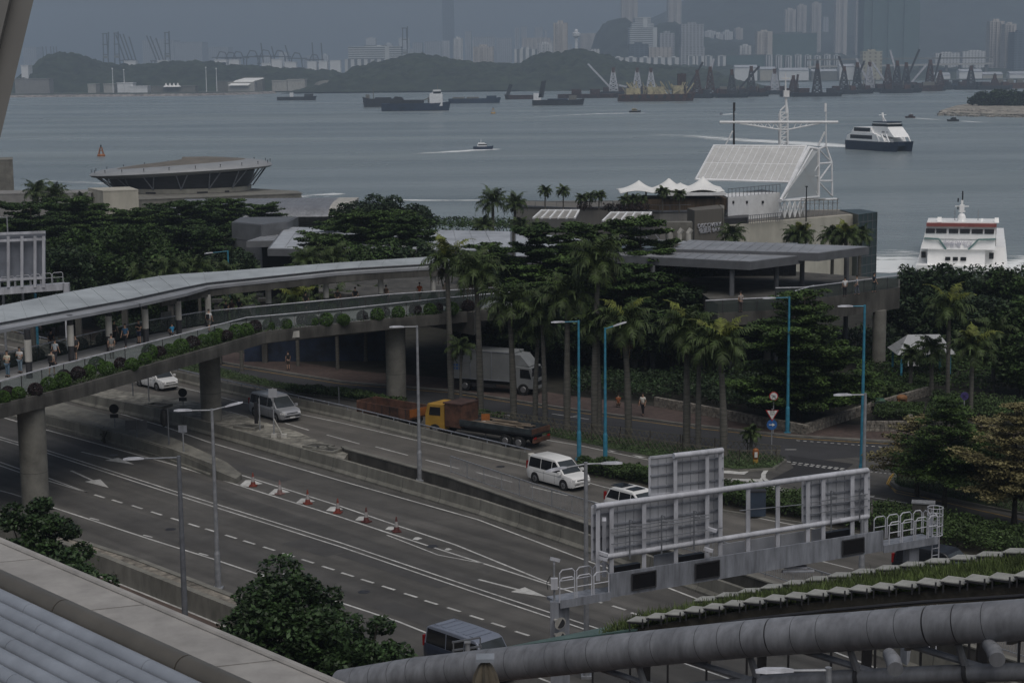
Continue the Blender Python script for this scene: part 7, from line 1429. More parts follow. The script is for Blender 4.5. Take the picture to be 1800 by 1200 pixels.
MB().ext([(2.2,-1.065,1.45),(3.2,-1.065,1.4),(3.0,-1.065,2.15),(2.2,-1.065,2.2)],(0,.012,0)).build('side_window',GLS,t); MB().quad((3.50,-.9,1.45),(3.50,.9,1.45),(3.2,.9,2.25),(3.2,-.9,2.25)).build('windscreen',GLS,t); MB().box((3.49,0,.95),(.06,1.6,.35)).build('grille','black',t); MB().box((3.5,0,.65),(.1,2.1,.25)).build('bumper','truck_white',t)
for s_ in (-1,1): MB().box((3.52,s_*.8,.68),(.06,.3,.18)).build('headlight','lamp',t); MB().beam((3.3,s_*1.1,2.2),(3.5,s_*1.35,2.0),.05).box((3.5,s_*1.35,1.9),(.06,.18,.4)).build('mirror','black',t)
for x in (-2.9,2.5): wheel(t,x,-.98); wheel(t,x,.98,s_=1)
MB().box((-.6,0,.8),(7.2,.9,.25)).build('chassis','black',t); MB().box((-1.2,-1.0,.6),(2.2,.2,.3)).build('side_guard','dark_metal',t)
disc(t,3.0,.33,'red_emblem','sign_red',x=-3.9,y=-1.175,th=.01); disc(t,3.0,.2,'white_emblem','truck_white',x=-3.9,y=-1.182,th=.006); mm=MB(); [mm.box((-3.9+c_*.3,-1.175,2.2-r_*.28),(.2,.01,.18)) for c_ in range(3) for r_ in range(2)]; mm.build('faded_lettering','sign_blue',t)
# rusty flatbed truck (faces away to the upper left)
a=Vector((2.0,124.1,0)); dv=Vector((-.795,.606,0)).normalized(); t=thing('flatbed_truck','rusty orange cabbed flatbed truck loaded with planks behind the barrier','truck',(a.x,a.y,.006),math.atan2(dv.y,dv.x)); t.scale=(1,.95,.9)
MB().box((3.3,0,1.25),(6.6,2.3,.22)).build('bed','hull_dark',t);
for s_ in (-1,1): MB().box((3.3,s_*1.15,1.5),(6.6,.07,.42)).build('side_board',mat('board_dark',(.035,.045,.05),.7,.3,1.5),t)
MB().box((0,0,1.5),(.07,2.3,.42)).build('tail_board','rust',t); rr=random.Random(8)
for i in range(15): MB().box((rr.uniform(2.2,4.4),rr.uniform(-.9,.9),1.42+i*.02),(rr.uniform(2.6,4.2),rr.uniform(.15,.3),.06),rr.uniform(-.1,.1)).build('plank','wood',t)
MB().box((7.3,0,1.9),(1.5,2.2,1.9)).build('crane_housing','rust',t); MB().box((7.35,0,2.9),(1.7,2.3,.1),.02).build('tarpaulin_top','rust_dark',t)
m=MB(); [m.box((7.3+rr.uniform(-.7,.7),-1.12,1.9+rr.uniform(-.7,.8)),(rr.uniform(.1,.3),.05,rr.uniform(.3,.9)),0) for _ in range(12)]; m.build('hanging_straps','rust_dark',t)
MB().ext([(8.15,-1.05,.6),(10.0,-1.05,.6),(10.0,-1.05,1.7),(9.75,-1.05,2.65),(8.15,-1.05,2.7)],(0,2.1,0)).build('cab','truck_yellow',t,bevel=.05)
for s_ in (-1,1): MB().ext([(8.5,s_*1.06,1.75),(9.6,s_*1.06,1.7),(9.5,s_*1.06,2.4),(8.5,s_*1.06,2.45)],(0,s_*.012,0)).build('side_window',GLS,t)
MB().quad((10.01,-.9,1.7),(10.01,.9,1.7),(9.78,.9,2.5),(9.78,-.9,2.5)).build('windscreen',GLS,t); MB().box((5,0,.85),(9.6,.9,.4)).build('chassis','black',t); MB().box((-.05,0,.75),(.12,2.1,.35)).build('rear_bumper','rust',t)
for x in (1.2,2.4,9.0): wheel(t,x,-1.0,.5); wheel(t,x,1.0,.5,s_=1)
for s_ in (-1,1): MB().box((-.1,s_*.85,.95),(.06,.3,.15)).build('tail_light','red_lamp',t)
q=a+dv*11.6; t=thing('open_trailer','rusty open topped trailer bed ahead of the orange cabbed truck','trailer',(q.x+.1,q.y+.3,.006),math.atan2(.66,-.75))
m=MB(); [m.box(c,s_) for c,s_ in (((2.8,1.1,1.25),(5.6,.1,.8)),((2.8,-1.1,1.25),(5.6,.1,.8)),((0,0,1.25),(.1,2.2,.8)),((5.6,0,1.25),(.1,2.2,.9)),((2.8,0,.88),(5.6,2.2,.08)))]; m.build('open_body','rust',t)
for k in range(7): MB().box((k*.85+.25,1.17,1.25),(.1,.06,.8)).build('body_rib','rust_dark',t)
for k in range(7): MB().box((k*.3-.9+0,0,1.3),(.02,.02,.02)) if False else None
MB().box((-.06,0,1.3),(.06,2.1,.6)).build('tailgate','orange',t); MB().box((2.8,0,.7),(5.6,.9,.25)).build('chassis','black',t); MB().box((3,0,1.0),(3.6,1.7,.2),.03).build('rubble_load','rust_dark',t)
for x in (1.2,2.3,4.9): wheel(t,x,-.95,.42); wheel(t,x,.95,.42,s_=1)
# ================================================================ sign gantries
def plane_fn(A,B):
 n_=Vector((-(B-A).y,(B-A).x,0)).normalized()
 if n_.y < 0: n_=-n_                                      # pointing away from the camera
 def f(u,v,off=0.0): r=ray(u,v); O=Vector((0,0,CAM_H)); P0=A+n_*off; return O+r*((P0-O).dot(n_)/r.dot(n_))
 return f,n_
A,B_=G(1073,1050,5.8),G(1553,968,5.8); PL,nn=plane_fn(A,B_); ee=(B_-A).normalized()
t=thing('sign_gantry','big galvanised sign gantry spanning the highway, seen from behind','gantry',(A.x,A.y,0));
def qp(mb,name,mt,**kw): return mb.build(name,mt,t,world=True,**kw)
def pan(c4,th,off=0.0,name='panel',mt='steel'): P_=[PL(u,v,off) for u,v in c4]; return qp(MB().ext(P_,nn*th),name,mt)
bx_=MB().ext([PL(1073,1008),PL(1073,1050),PL(1553,968),PL(1553,932)],nn*.08); qp(bx_,'fascia_beam','steel')
qp(MB().ext([PL(1073,1046)+nn*.08,PL(1553,964.5)+nn*.08,PL(1553,964.5)+nn*1.1,PL(1073,1046)+nn*1.1],(0,0,-.1)),'walkway_floor','pole_dark'); qp(MB().ext([PL(1073,1008,1.1),PL(1073,1050,1.1),PL(1553,968,1.1),PL(1553,932,1.1)],nn*.08),'far_fascia','steel')
for u0,u1,a,b,c_,d_ in ((1111,1153,1009,1037,1002,1030),(1222.6,1264.6,991,1019,984,1012),(1481,1519,950.5,977,944,970.5)):
 o=pan([(u0,a),(u0,b),(u1,d_),(u1,c_)],.04,-.045,'lane_signal','screen'); m=MB(); P_=[PL(*q,-.05) for q in ((u0,a),(u0,b),(u1,d_),(u1,c_))]; [m.beam(P_[i],P_[(i+1) % 4],.05) for i in range(4)]; qp(m,'signal_frame','dark_metal')
# chords
for (c0,c1,w_) in (((1046,890),(1525,826),.2),((1066,978),(1526,907),.18)): qp(MB().tube(PL(*c0,.25),PL(*c1,.25),w_*.62,None,10),'chord','steel_white',smooth=True)
qp(MB().tube(PL(1184,801,.25),PL(1270,791,.25),.12,None,10),'chord','steel_white',smooth=True)
def ytop(u): return 890+(u-1046)*(826-890)/479
def ybot(u): return 978+(u-1066)*(907-978)/460
def ybeam(u): return 1010+(u-1073)*(932-1010)/480
for u in (1051,1075,1132,1188,1243,1266,1315,1367,1420,1447,1498,1522): qp(MB().beam(PL(u,ytop(u)+2,.32),PL(u,ybeam(u)+6,.32),.17,.17),'upright','steel_white')
for u in (1187,1243,1266): qp(MB().beam(PL(u,801-(u-1184)*.11,.32),PL(u,ytop(u),.32),.15,.15),'upright','steel_white')
qp(MB().beam(PL(1062,912,.2),PL(1062,1010,.9),.16,.3),'end_upright','steel_white')
def signback(c,u0,u1,t0,t1,b0,b1,ribs,off=.62,lab='sign_panel'):
 P_=[PL(u0,t0,off),PL(u0,b0,off),PL(u1,b1,off),PL(u1,t1,off)]; o=qp(MB().ext(P_,nn*.06),lab,'panel_grey'); m=MB()
 for f in ribs: m.beam(P_[0].lerp(P_[1],f)-nn*.05,P_[3].lerp(P_[2],f)-nn*.05,.05,.07)
 o1=m.build('stiffener','steel',o); m2=MB(); n=max(2,int((u1-u0)/14))
 for i in range(1,n): m2.beam(P_[0].lerp(P_[3],i/n)-nn*.012,P_[1].lerp(P_[2],i/n)-nn*.012,.015,.02)
 o2=m2.build('panel_seam','steel',o); m3=MB(); [m3.beam(P_[i],P_[(i+1) % 4],.07,.1) for i in range(4)]; o3=m3.build('edge','steel_white',o)
 for x in (o1,o2,o3): x.location=-t.location
signback(0,1041,1268,890,861,985,948,(.15,.38,.6,.82)); signback(0,1142,1270,804,790,870,857,(.2,.48,.78)); signback(0,1411,1527,842,826,917,906,(.15,.4,.65,.85))
m=MB()                                                        # conduits in front
for (u0,v0,u1,v1) in ((1075,936,1246,910),(1075,930,1246,904),(1075,956,1270,927),(1425,883,1525,868),(1425,890,1525,876),(1300,897,1412,886),(1425,903,1525,889)): m.tube(PL(u0,v0,.1),PL(u1,v1,.1),.022,None,6)
qp(m,'conduit','pole_dark')
for (u,v0,v1) in ((1107,913,982),(1163,905,973),(1220,897,966),(1461,862,933),(1511,858,917)):
 m=MB().tube(PL(u,v0,-.02),PL(u,v1,-.02),.035,None,6).path([PL(u,v0,-.02),PL(u+5,v0+2,-.02),PL(u+5,v0+8,-.02),PL(u+1,v0+11,-.02)],.02,5); m.box(tuple(PL(u+6,v0+12,-.02)),(.22,.1,.08)); qp(m,'sign_light','pole_dark')
# railing of the walkway between the fascias
def loops(pts,h,name='guard_rail',mt='steel_white',r=.028):
 for a,b in zip(pts[:-1],pts[1:]):
  H2=Vector((0,0,h)); q=.12; d=(b-a); L=d.length; d=d.normalized(); ps=[a+d*.05,a+d*.05+Vector((0,0,h-q)),a+d*(.05+q)+H2,b-d*(.05+q)+H2,b-d*.05+Vector((0,0,h-q)),b-d*.05]
  m=MB().path(ps,r,6); m.tube(a+d*.05+Vector((0,0,h*.55)),b-d*.05+Vector((0,0,h*.55)),r*.8,None,6); qp(m,name,mt)
def tpt(u,v,off): return PL(u,v,off)
for off in (.0,1.0): pts=[tpt(u,v,off) for u,v in ((982,1046),(1012,1041),(1042,1036),(1072,1031))]; base=pts[0].z; loops([Vector((p.x,p.y,5.95)) for p in pts],1.0)
rp2=[B_+ee*s_ for s_ in (.25,1.0,1.75,2.5,3.1)]
for off in (.0,1.05): loops([Vector((p.x,p.y,6.0))+nn*off for p in rp2],1.05)
loops([Vector((rp2[-1].x,rp2[-1].y,6.0))+nn*o_ for o_ in (0,.5,1.05)],1.05)
for side,s0,s1 in (('left',-2.35,0),('right',0,3.1)):
 base=A if side == 'left' else B_; a,b=base+ee*s0,base+ee*s1
 qp(MB().ext([a+Vector((0,0,0)),b,b+nn*1.1,a+nn*1.1],(0,0,.12)),'end_platform','steel'); qp(MB().beam(a+Vector((0,0,.08)),b+Vector((0,0,.08)),.06,.34),'platform_edge','steel')
m=MB()                                                        # grey infill boards behind the uprights
for u0,u1 in ((1150,1186),(1270,1310),(1320,1362),(1372,1415),(1427,1444)): P_=[PL(u0,ybeam(u0)-22,.9),PL(u0,ybeam(u0)+4,.9),PL(u1,ybeam(u1)+4,.9),PL(u1,ybeam(u1)-22,.9)]; qp(MB().ext(P_,nn*.04),'infill_board','panel_grey')
for u0,u1 in ((1082,1126),(1193,1238),(1452,1495)): P_=[PL(u0,ybeam(u0)-12,.6),PL(u0,ybeam(u0)+3,.6),PL(u1,ybeam(u1)+3,.6),PL(u1,ybeam(u1)-12,.6)]; qp(MB().ext(P_,nn*.25),'signal_box','black')
# ladder cage at the right end
lc=B_+ee*3.35+nn*.5; lc.z=0; m=MB()
for z in (6.0,6.45,6.9,7.25): m.path([lc+Vector((.35*math.cos(a),.35*math.sin(a),z)) for a in np.linspace(0,2*math.pi,13)],.022,5,cap=False)
for a in np.linspace(0,2*math.pi,9)[:-1]: m.tube(lc+Vector((.35*math.cos(a),.35*math.sin(a),6.0)),lc+Vector((.35*math.cos(a),.35*math.sin(a),7.25)),.018,None,5)
qp(m,'ladder_cage','steel_white'); m=MB()
for s_ in (-.2,.2): m.tube(lc+ee*s_+Vector((0,-.2,.4)),lc+ee*s_+Vector((0,-.2,7.2)),.03,None,6)
for z in np.arange(.6,7.1,.32): m.tube(lc-ee*.2+Vector((0,-.2,z)),lc+ee*.2+Vector((0,-.2,z)),.018,None,5)
qp(m,'ladder','steel_white')
pr=B_+ee*2.0+nn*.5; qp(MB().box((pr.x,pr.y,2.9),(.55,.45,5.75),math.atan2(ee.y,ee.x)),'support_post','steel'); pl=A-ee*2.0+nn*.5; qp(MB().box((pl.x,pl.y,2.9),(.5,.42,5.75),math.atan2(ee.y,ee.x)),'support_post','steel')
qp(MB().tube(PL(1375,1004,.3),PL(1430,1003,.3),.07,None,8).beam(PL(1385,985,.4),PL(1385,1004,.3),.06).box(tuple(PL(1398,996,.5)),(1.0,.3,.1)),'under_bracket','steel_white')
# camera post left
t=thing('camera_mast','white camera and loudspeaker mast at the left end of the big gantry','camera mast',(pl.x-.3,pl.y-.55,0)); L=t.location; k=FPX/L.y; zof=lambda v: CAM_H-(v-113.5)/k*1.0
zt_=D(966,985,L.y).z
MB().box((0,0,3.0),(.34,.3,6.0)).build('post','steel',t); MB().tube((0,0,6.0),(0,0,zt_-.1),.04,None,8).build('camera_pole','pole',t)
MB().beam((-.12,-.12,zt_+.12),(.2,.1,zt_-.02),.14,.13).box((0,0,zt_-.08),(.08,.08,.14)).build('camera','steel_white',t); MB().box((0,-.1,D(967,1024,L.y).z),(.28,.2,.45)).build('box','steel_white',t)
for v in (1087,1112):
 z=D(978,v,L.y).z; MB().path([(.0,-.15,z),(.10,-.3,z),(.22,-.5,z-.03)],[.05,.1,.26],14).build('loudspeaker','concrete_light',t,smooth=True); MB().tube((.215,-.49,z-.03),(.22,-.505,z-.03),.2,.2,14).build('horn_mouth','dark_metal',t)
MB().path([(-.15,-.1,D(967,1010,L.y).z),(-.3,-.1,D(967,1022,L.y).z),(-.25,-.1,D(967,1035,L.y).z)],.015,5).build('cable','black',t)
for i,(u,v,off) in enumerate(((1252,930,-.3),(1060,972,-.1),(1060,980,-.1),(1245,965,-.2))):
 q=PL(u,v,off); t=thing('camera',['white security camera on the middle of the big gantry','small camera at the left end of the big sign, upper','small camera at the left end of the big sign, lower','dome camera under the middle of the big sign'][i],'camera',q); MB().beam((-.18,0,.05),(.18,-.1,-.05),.14,.13).build('housing','steel_white',t); MB().tube((0,.05,-.05),(0,.3,-.2),.03).build('bracket','pole',t)
# ---- left gantry beyond the footbridge
yl=160; t=thing('sign_gantry','pale sign gantry at the left edge beyond the footbridge roof','gantry',(D(60,500,yl).x,yl,0))
def LL(u,v,o=0): return D(u,v,yl+o)
qp(MB().ext([LL(-160,412,.5),LL(-160,498,.5),LL(80,487,.5),LL(80,410,.5)],(0,.1,0)),'sign_panel',mat('left_panel',(.19,.205,.24),.5,.1,.8))
for a,b in (((-160,417),(80,408)),((-160,430),(80,420)),((-160,500),(80,488))): qp(MB().beam(LL(*a),LL(*b),.2,.22),'chord','steel_white')
for u in (-120,-90,-60,-35,-10,15,39,62,77): qp(MB().beam(LL(u,415),LL(u,505),.25,.25),'upright','steel_white')
qp(MB().ext([LL(-160,519),LL(-160,530),LL(110,510),LL(110,498)],(0,.9,0)),'walkway_beam','steel_white')
loops([LL(u,517-(u+120)*.086,o_) for o_ in (0,) for u in (-120,-90,-60,-30,0,27,54,72,92,112)],1.0)
c=LL(115,500); qp(MB().box((c.x,c.y+.4,(c.z)/2),(.5,.5,c.z+.2)),'support_post','steel_white')
for u in (-5,30,52): c=LL(u,530); qp(MB().tube((c.x,c.y+2,0),(c.x,c.y+2,c.z+.5),.12),'post','pole_blue' if u == 52 else 'pole')
# ================================================================ foreground
# ---- near roof at the bottom left
ZR=17.0; O1,O2=G(0,945,ZR),G(600,1198,ZR); dR=(O2-O1).normalized(); nR=Vector((dR.y,-dR.x,0))       # nR points toward the camera side (lower left)
if nR.y > 0: nR=-nR
t=thing('near_roof','roof edge with pale flat panels, brown tube and blue grey ribs, bottom left','roof',(O1.x,O1.y,ZR)); S0,S1=-9.0,22.0
def W_(s_,q,z=0.0): p=O1+dR*s_+nR*q; return Vector((p.x,p.y,ZR+z))
def along(name,mt,s0,s1,sec,**kw):
 v=[W_(s0,q,z) for q,z in sec]+[W_(s1,q,z) for q,z in sec]; n=len(sec); m=MB().add(v,[tuple(range(n))[::-1],tuple(range(n,2*n))]+[(i,(i+1) % n,n+(i+1) % n,n+i) for i in range(n)]); return m.build(name,mt,t,world=True,**kw)
along('coping','parapet',S0,S1,[(0,0),(0,-.9),(.16,-.9),(.16,.0),(.13,.04),(.03,.04)])
pitch_=G(143,1069,ZR)-O1; s_a=pitch_.dot(dR); pb2=G(363,1168,ZR)-O1; s_b=pb2.dot(dR); pc0=G(0,985,ZR)-O1; s_c=pc0.dot(dR); st=(s_b-s_a)
q1=max(.6,(G(143,1069,ZR)-O1).dot(nR))
j0=s_a-3*st
for i in range(9):
 a=j0+i*st
 if a > S1 or a+st < S0: continue
 sk=.55; m=MB(); A1,B1=a+.03,a+st-.03; v=[W_(A1+sk,.17,-.02),W_(B1+sk,.17,-.02),W_(B1,q1,-.05),W_(A1,q1,-.05)]; m.ext(v,(0,0,-.08)); m.build('panel','parapet',t,world=True)
along('deck','dark_metal',S0,S1,[(.16,-.2),(q1+.1,-.25),(q1+.1,-.6),(.16,-.6)])
qb=q1+.27; rB=.25
for i in range(10):
 a=j0+i*st-.2
 if a > S1: continue
 MB().path([W_(a+.02,qb,-.06),W_(a+st-.02,qb,-.06)],rB,18).build('brown_tube','taupe',t,smooth=True,world=True)
MB().path([W_(S0,qb,-.06),W_(S1,qb,-.06)],rB-.02,14).build('tube_joint','black',t,world=True)
for i in range(11):
 q=qb+.24+.20+i*.405; off=random.Random(i).uniform(0,st); z=-.08-i*.004
 for j in range(-2,9): a=j0+j*1.9*st/1.9+off-st; MB().path([W_(max(S0,a+.008),q,z),W_(min(S1,a+st-.008),q,z)],.170,22).build('rib_tube','roofpipe',t,smooth=True,world=True) if a+st > S0 and a < S1 else None
 MB().path([W_(S0,q,z),W_(S1,q,z)],.155,14).build('rib_joint','black',t,world=True)
along('roof_body','dark_metal',S0,S1,[(0.1,-.6),(qb+5.0,-.3),(qb+5.0,-2.5),(.1,-2.5)])
t=thing('building_wall','hidden wall carrying the near roof','wall',(O1.x,O1.y,0)); del t['label']; t['label']='pale wall below the near roof edge, mostly hidden'
v=[W_(s_,q,0) for s_,q in ((S0,.5),(S1,.5),(S1,4.4),(S0,4.4))]; MB().prism([(p.x,p.y) for p in v],0,ZR-2.52).build('wall','concrete',t,world=True)
# ---- slanted column, top left
t=thing('slanted_column','large taupe slanted column cutting the top left corner','column',(D(20,100,22).x,22,9))
y=22; c0=[D(69,-40,y),D(-60,-40,y),D(-190,700,y),D(-111,700,y)]
o=MB().ext(c0,(-.62,1.4,-.25)).build('shaft','column_taupe',t,world=True); c1=[D(26,-40,y-.12),D(-60,-40,y-.12),D(-190,700,y-.12),D(-150,700,y-.12)]
MB().ext(c1,(0,.12,0)).build('front_panel','column_taupe',t,world=True)
# ---- the big tube with its truss
ptsu=[(600,1204,56),(723,1184,54.5),(850,1170,53),(950,1160,51.8),(1100,1143,50),(1200,1133,48.8),(1350,1119,47),(1500,1109,45.5),(1650,1098,44),(1800,1088,42.8),(1950,1078,41.5)]
cl_=[D(u,v,d) for u,v,d in ptsu]; RT_=.52; ln_=interp(cl_,34)
t=thing('tube_truss','big grey jointed roof tube with smaller tubes and struts beneath, bottom right','truss',cl_[5])
for i in range(33): a,b=ln_[i],ln_[i+1]; d=(b-a).normalized()*.008; MB().path([a+d,b-d],RT_,40,cap=False).build('tube_segment','tube',t,smooth=True,world=True)
MB().path(ln_,RT_-.02,30).build('tube_core','dark_metal',t,world=True,smooth=True)
lo=[p+Vector((.3,.15,-1.45-.1*math.sin(i*.2))) for i,p in enumerate(ln_)]
MB().path(lo[12:],.24,16).build('lower_tube','tube',t,smooth=True,world=True)
for i in (15,20,24,28,31):
 p=lo[i]; d=(lo[min(33,i+1)]-lo[i]).normalized(); MB().path([p-d*.05,p+d*.05],.31,18).build('flange','dark_metal',t,smooth=True,world=True); MB().tube(ln_[i]-Vector((0,0,RT_)),lo[i],.09,.11,8).build('hanger','tube',t,world=True)
for i in (13,17,22,26,30): MB().tube(ln_[i]+Vector((0,.2,-RT_*.9)),lo[min(33,i+3)]+Vector((0,.1,0)),.10,None,8).build('brace','tube',t,world=True); MB().tube(lo[i],lo[i]+Vector((1.4,2.2,-1.5)),.12,None,8).build('lower_brace','tube',t,world=True)
for i,(u,v) in enumerate(((1570,1160),(1747,1143))): c=D(u,v,43.5-i); MB().tube(c,c+Vector((-.05,-.5,-.06)),.2,.2,24).tube(c+Vector((0,.5,0)),c,.17,.2,16).build('pipe_end','tube',t,smooth=True,world=True)
for i in (18,23,27,31): p=ln_[i]; MB().beam(p+Vector((0,.6,-.5)),p+Vector((.8,6,-2.6)),.16,.25).build('rafter','dark_metal',t,world=True)
lt2=[p+Vector((1.2,1.8,-2.7)) for p in ln_]; MB().path(lt2[16:],.2,12).build('second_tube','steel_white',t,smooth=True,world=True)
# ---- arched green roof with slatted panels
def rowp(px,n): P_=[D(*q) for q in px]; return interp(P_,n)
far=rowp([(1130,1083,56.5),(1230,1068,55.5),(1360,1044,54),(1480,1024,52.5),(1620,1004,50.8),(1800,982,48.8),(1960,962,47)],25); nearr=rowp([(1040,1120,53.5),(1120,1104,52.6),(1200,1090,51.6),(1320,1072,50.2),(1460,1056,48.6),(1620,1041,46.8),(1800,1029,45),(1960,1018,43.2)],25)
t=thing('green_roof','arched grass covered roof strip between two rows of slatted panels','green roof',nearr[12])
m=MB();
for i in range(24): m.quad(nearr[i],nearr[i+1],far[i+1],far[i])
o=m.build('roof_bed','soil',t,world=True); sol=o.modifiers.new('s','SOLIDIFY'); sol.thickness=.35; sol.offset=-1
r=np.random.default_rng(5); n=42000; s_=r.random(n) ** .8*24; q=.10+.80*r.random(n); i0=np.minimum(23,s_.astype(int)); f=(s_-i0)[:,None]; NA,FA=np.array(nearr),np.array(far)
Pn=NA[i0]*(1-f)+NA[i0+1]*f; Pf=FA[i0]*(1-f)+FA[i0+1]*f; Pb=Pn*(1-q[:,None])+Pf*q[:,None]
hgt_=(.05+.15*r.random(n))*(.6+.8*vnoise(Pb[:,0]/.5+50,Pb[:,1]/.5,4)); lean=r.normal(size=(n,3))*.10; tip=Pb+lean+np.array([0,0,1])*hgt_[:,None]; wv=unit(r.normal(size=(n,3))*np.array([1,1,.1]))*.016; mid=(Pb+tip)/2+lean*.1
V=np.stack([Pb-wv,Pb+wv,mid+wv*.8,mid-wv*.8,tip+wv*.15,tip-wv*.15],1).reshape(-1,3)-np.array(t.location); b0=np.arange(n)[:,None]*6; F=np.concatenate([b0+np.array([[0,1,2,3]]),b0+np.array([[3,2,4,5]])])
o=raw('grass',V,F,mat('roof_grass',(.075,.108,.028),.85,.35,.7,island=.5),t); o['kind']='stuff'
def panels(line_,npn,wd,off,nm_,tilt):
 P_=interp(line_,npn+1)
 for i in range(npn):
  a,b=P_[i],P_[i+1]; d=(b-a); L=d.length; d=d.normalized(); q=Vector((-d.y,d.x,0)); q=q if q.y > 0 else -q
  c0=a+q*off+Vector((0,0,.34)); e=a+d*L*1.02+q*off+Vector((0,0,.34-tilt)); m=MB(); ns=5
  for k in range(ns): f0,f1=k/ns,(k+.86)/ns; m.ext([c0+q*wd*f0,e+q*wd*f0,e+q*wd*f1,c0+q*wd*f1],(0,0,-.03))
  o=m.build(nm_,'solar',t,world=True); o['kind']='stuff'
  m=MB().beam(c0+d*.05-Vector((0,0,.06)),e-d*.05-Vector((0,0,.06)),.04,.05).beam(c0+q*wd+d*.05-Vector((0,0,.06)),e+q*wd-Vector((0,0,.06)),.04,.05)
  for cc in (a+d*.12,a+d*(L-.1)): m.beam(cc+q*off,cc+q*off+Vector((0,0,.3)),.04).beam(cc+q*(off+wd),cc+q*(off+wd)+Vector((0,0,.28)),.04)
  m.build('panel_frame','dark_metal',t,world=True)
panels(nearr[2:],22,.62,-.15,'slatted_panel',.14); panels(far[3:],17,.6,-.3,'slatted_panel',.12)
pth=[p+Vector((0,-.45,-.12)) for p in nearr]; MB().path(pth,.05,8).build('edge_pipe','dark_metal',t,world=True); MB().path([p+Vector((0,-.62,-.3)) for p in nearr],.09,8).build('edge_gutter','dark_metal',t,world=True)
o=MB().ext([D(1120,1105,52.4),D(880,1138,56.5),D(905,1134,58),D(1150,1084,57)],(0,0,-.06)).build('glass_edge','teal',t,world=True)
mm=MB(); [mm.beam(p+Vector((0,-.55,-.35)),p+Vector((0,-.55,-2.2)),.06) for p in nearr[::2]]; mm.build('edge_strut','dark_metal',t,world=True)
for i in (3,9,14,19): p=nearr[i]; MB().beam(p+Vector((0,.4,-.4)),p+Vector((0,1.6,-11)),.25,.25).build('roof_column','dark_metal',t,world=True)
# railing piece and stub in front of the blue van
q=D(822,1140,60); t=thing('service_rail','short grey rail with a stub post in front of the blue van','railing',q); MB().beam((-.55,0,.25),(.45,0,.42),.06).beam((-.55,0,-.05),(.5,0,.1),.06).beam((-.5,0,-.6),(-.5,0,.3),.05).beam((.45,0,-.5),(.45,0,.42),.05).build('rail','pole_dark',t); MB().tube((0,-.1,-1.2),(0,-.1,.28),.09).box((0,-.1,.28),(.22,.2,.05)).build('stub_post','pole',t)
# ---- folded parasol
q=D(853,1158,25); t=thing('folded_parasol','folded brown parasol with a square grey cap, bottom centre','parasol',(q.x,q.y,16.4)); Ht=q.z-16.4
m=MB(); N=28; prof=[(.03,Ht-.02),(.10,Ht-.10),(.15,Ht-.25),(.19,Ht-.5),(.23,Ht-.85),(.24,Ht-1.3)]
for rr_,z in prof: m.v += [(rr_*(1+.28*math.sin(k*math.pi*2*7/N)*min(1,(Ht-z)*3))*math.cos(2*math.pi*k/N),rr_*(1+.28*math.sin(k*math.pi*2*7/N))*math.sin(2*math.pi*k/N),z) for k in range(N)]
m.f=[(i*N+k,i*N+(k+1) % N,(i+1)*N+(k+1) % N,(i+1)*N+k) for i in range(len(prof)-1) for k in range(N)]; m.m=[0]*len(m.f)
m.build('fabric',mat('parasol_cloth',(.10,.085,.062),.9,.15,4),t,smooth=True); MB().box((0,0,Ht+.02),(.27,.27,.05)).build('cap',mat('parasol_cap',(.22,.24,.27),.6,.1,4),t); MB().tube((0,0,0),(0,0,Ht),.03).box((0,0,.06),(.6,.6,.12)).build('pole','dark_metal',t)
struct(MB().prism([(-6,10),(14,10),(14,26.4),(-6,26.4)],16.1,16.4).build('terrace','concrete'))
# ================================================================ people
def skin_mesh(verts,edges,radii,root=0,sub=1):
 me=bpy.data.meshes.new('sk'); me.from_pydata(verts,edges,[]); o=bpy.data.objects.new('sk',me); COL.objects.link(o); o.modifiers.new('s','SKIN'); sl=me.skin_vertices[0].data
 for i,r in enumerate(radii): sl[i].radius=(r,r) if not isinstance(r,tuple) else r
 sl[root].use_root=True
 if sub: o.modifiers.new('u','SUBSURF').levels=sub
 dg=bpy.context.evaluated_depsgraph_get(); dg.update(); m2=bpy.data.meshes.new_from_object(o.evaluated_get(dg)); bpy.data.objects.remove(o); bpy.data.meshes.remove(me); m2.shade_smooth(); return m2
def addm(me,name,mt,parent): me.materials.clear(); me.materials.append(M_[mt]); o=bpy.data.objects.new(name,me); COL.objects.link(o); o.parent=parent; return o
CLOTH={}
def cl(c):
 k='cloth_%d_%d_%d' % tuple(int(x*255) for x in c)
 if k not in M_: M_[k]=mat(k,c,.9,.08,5)
 return k
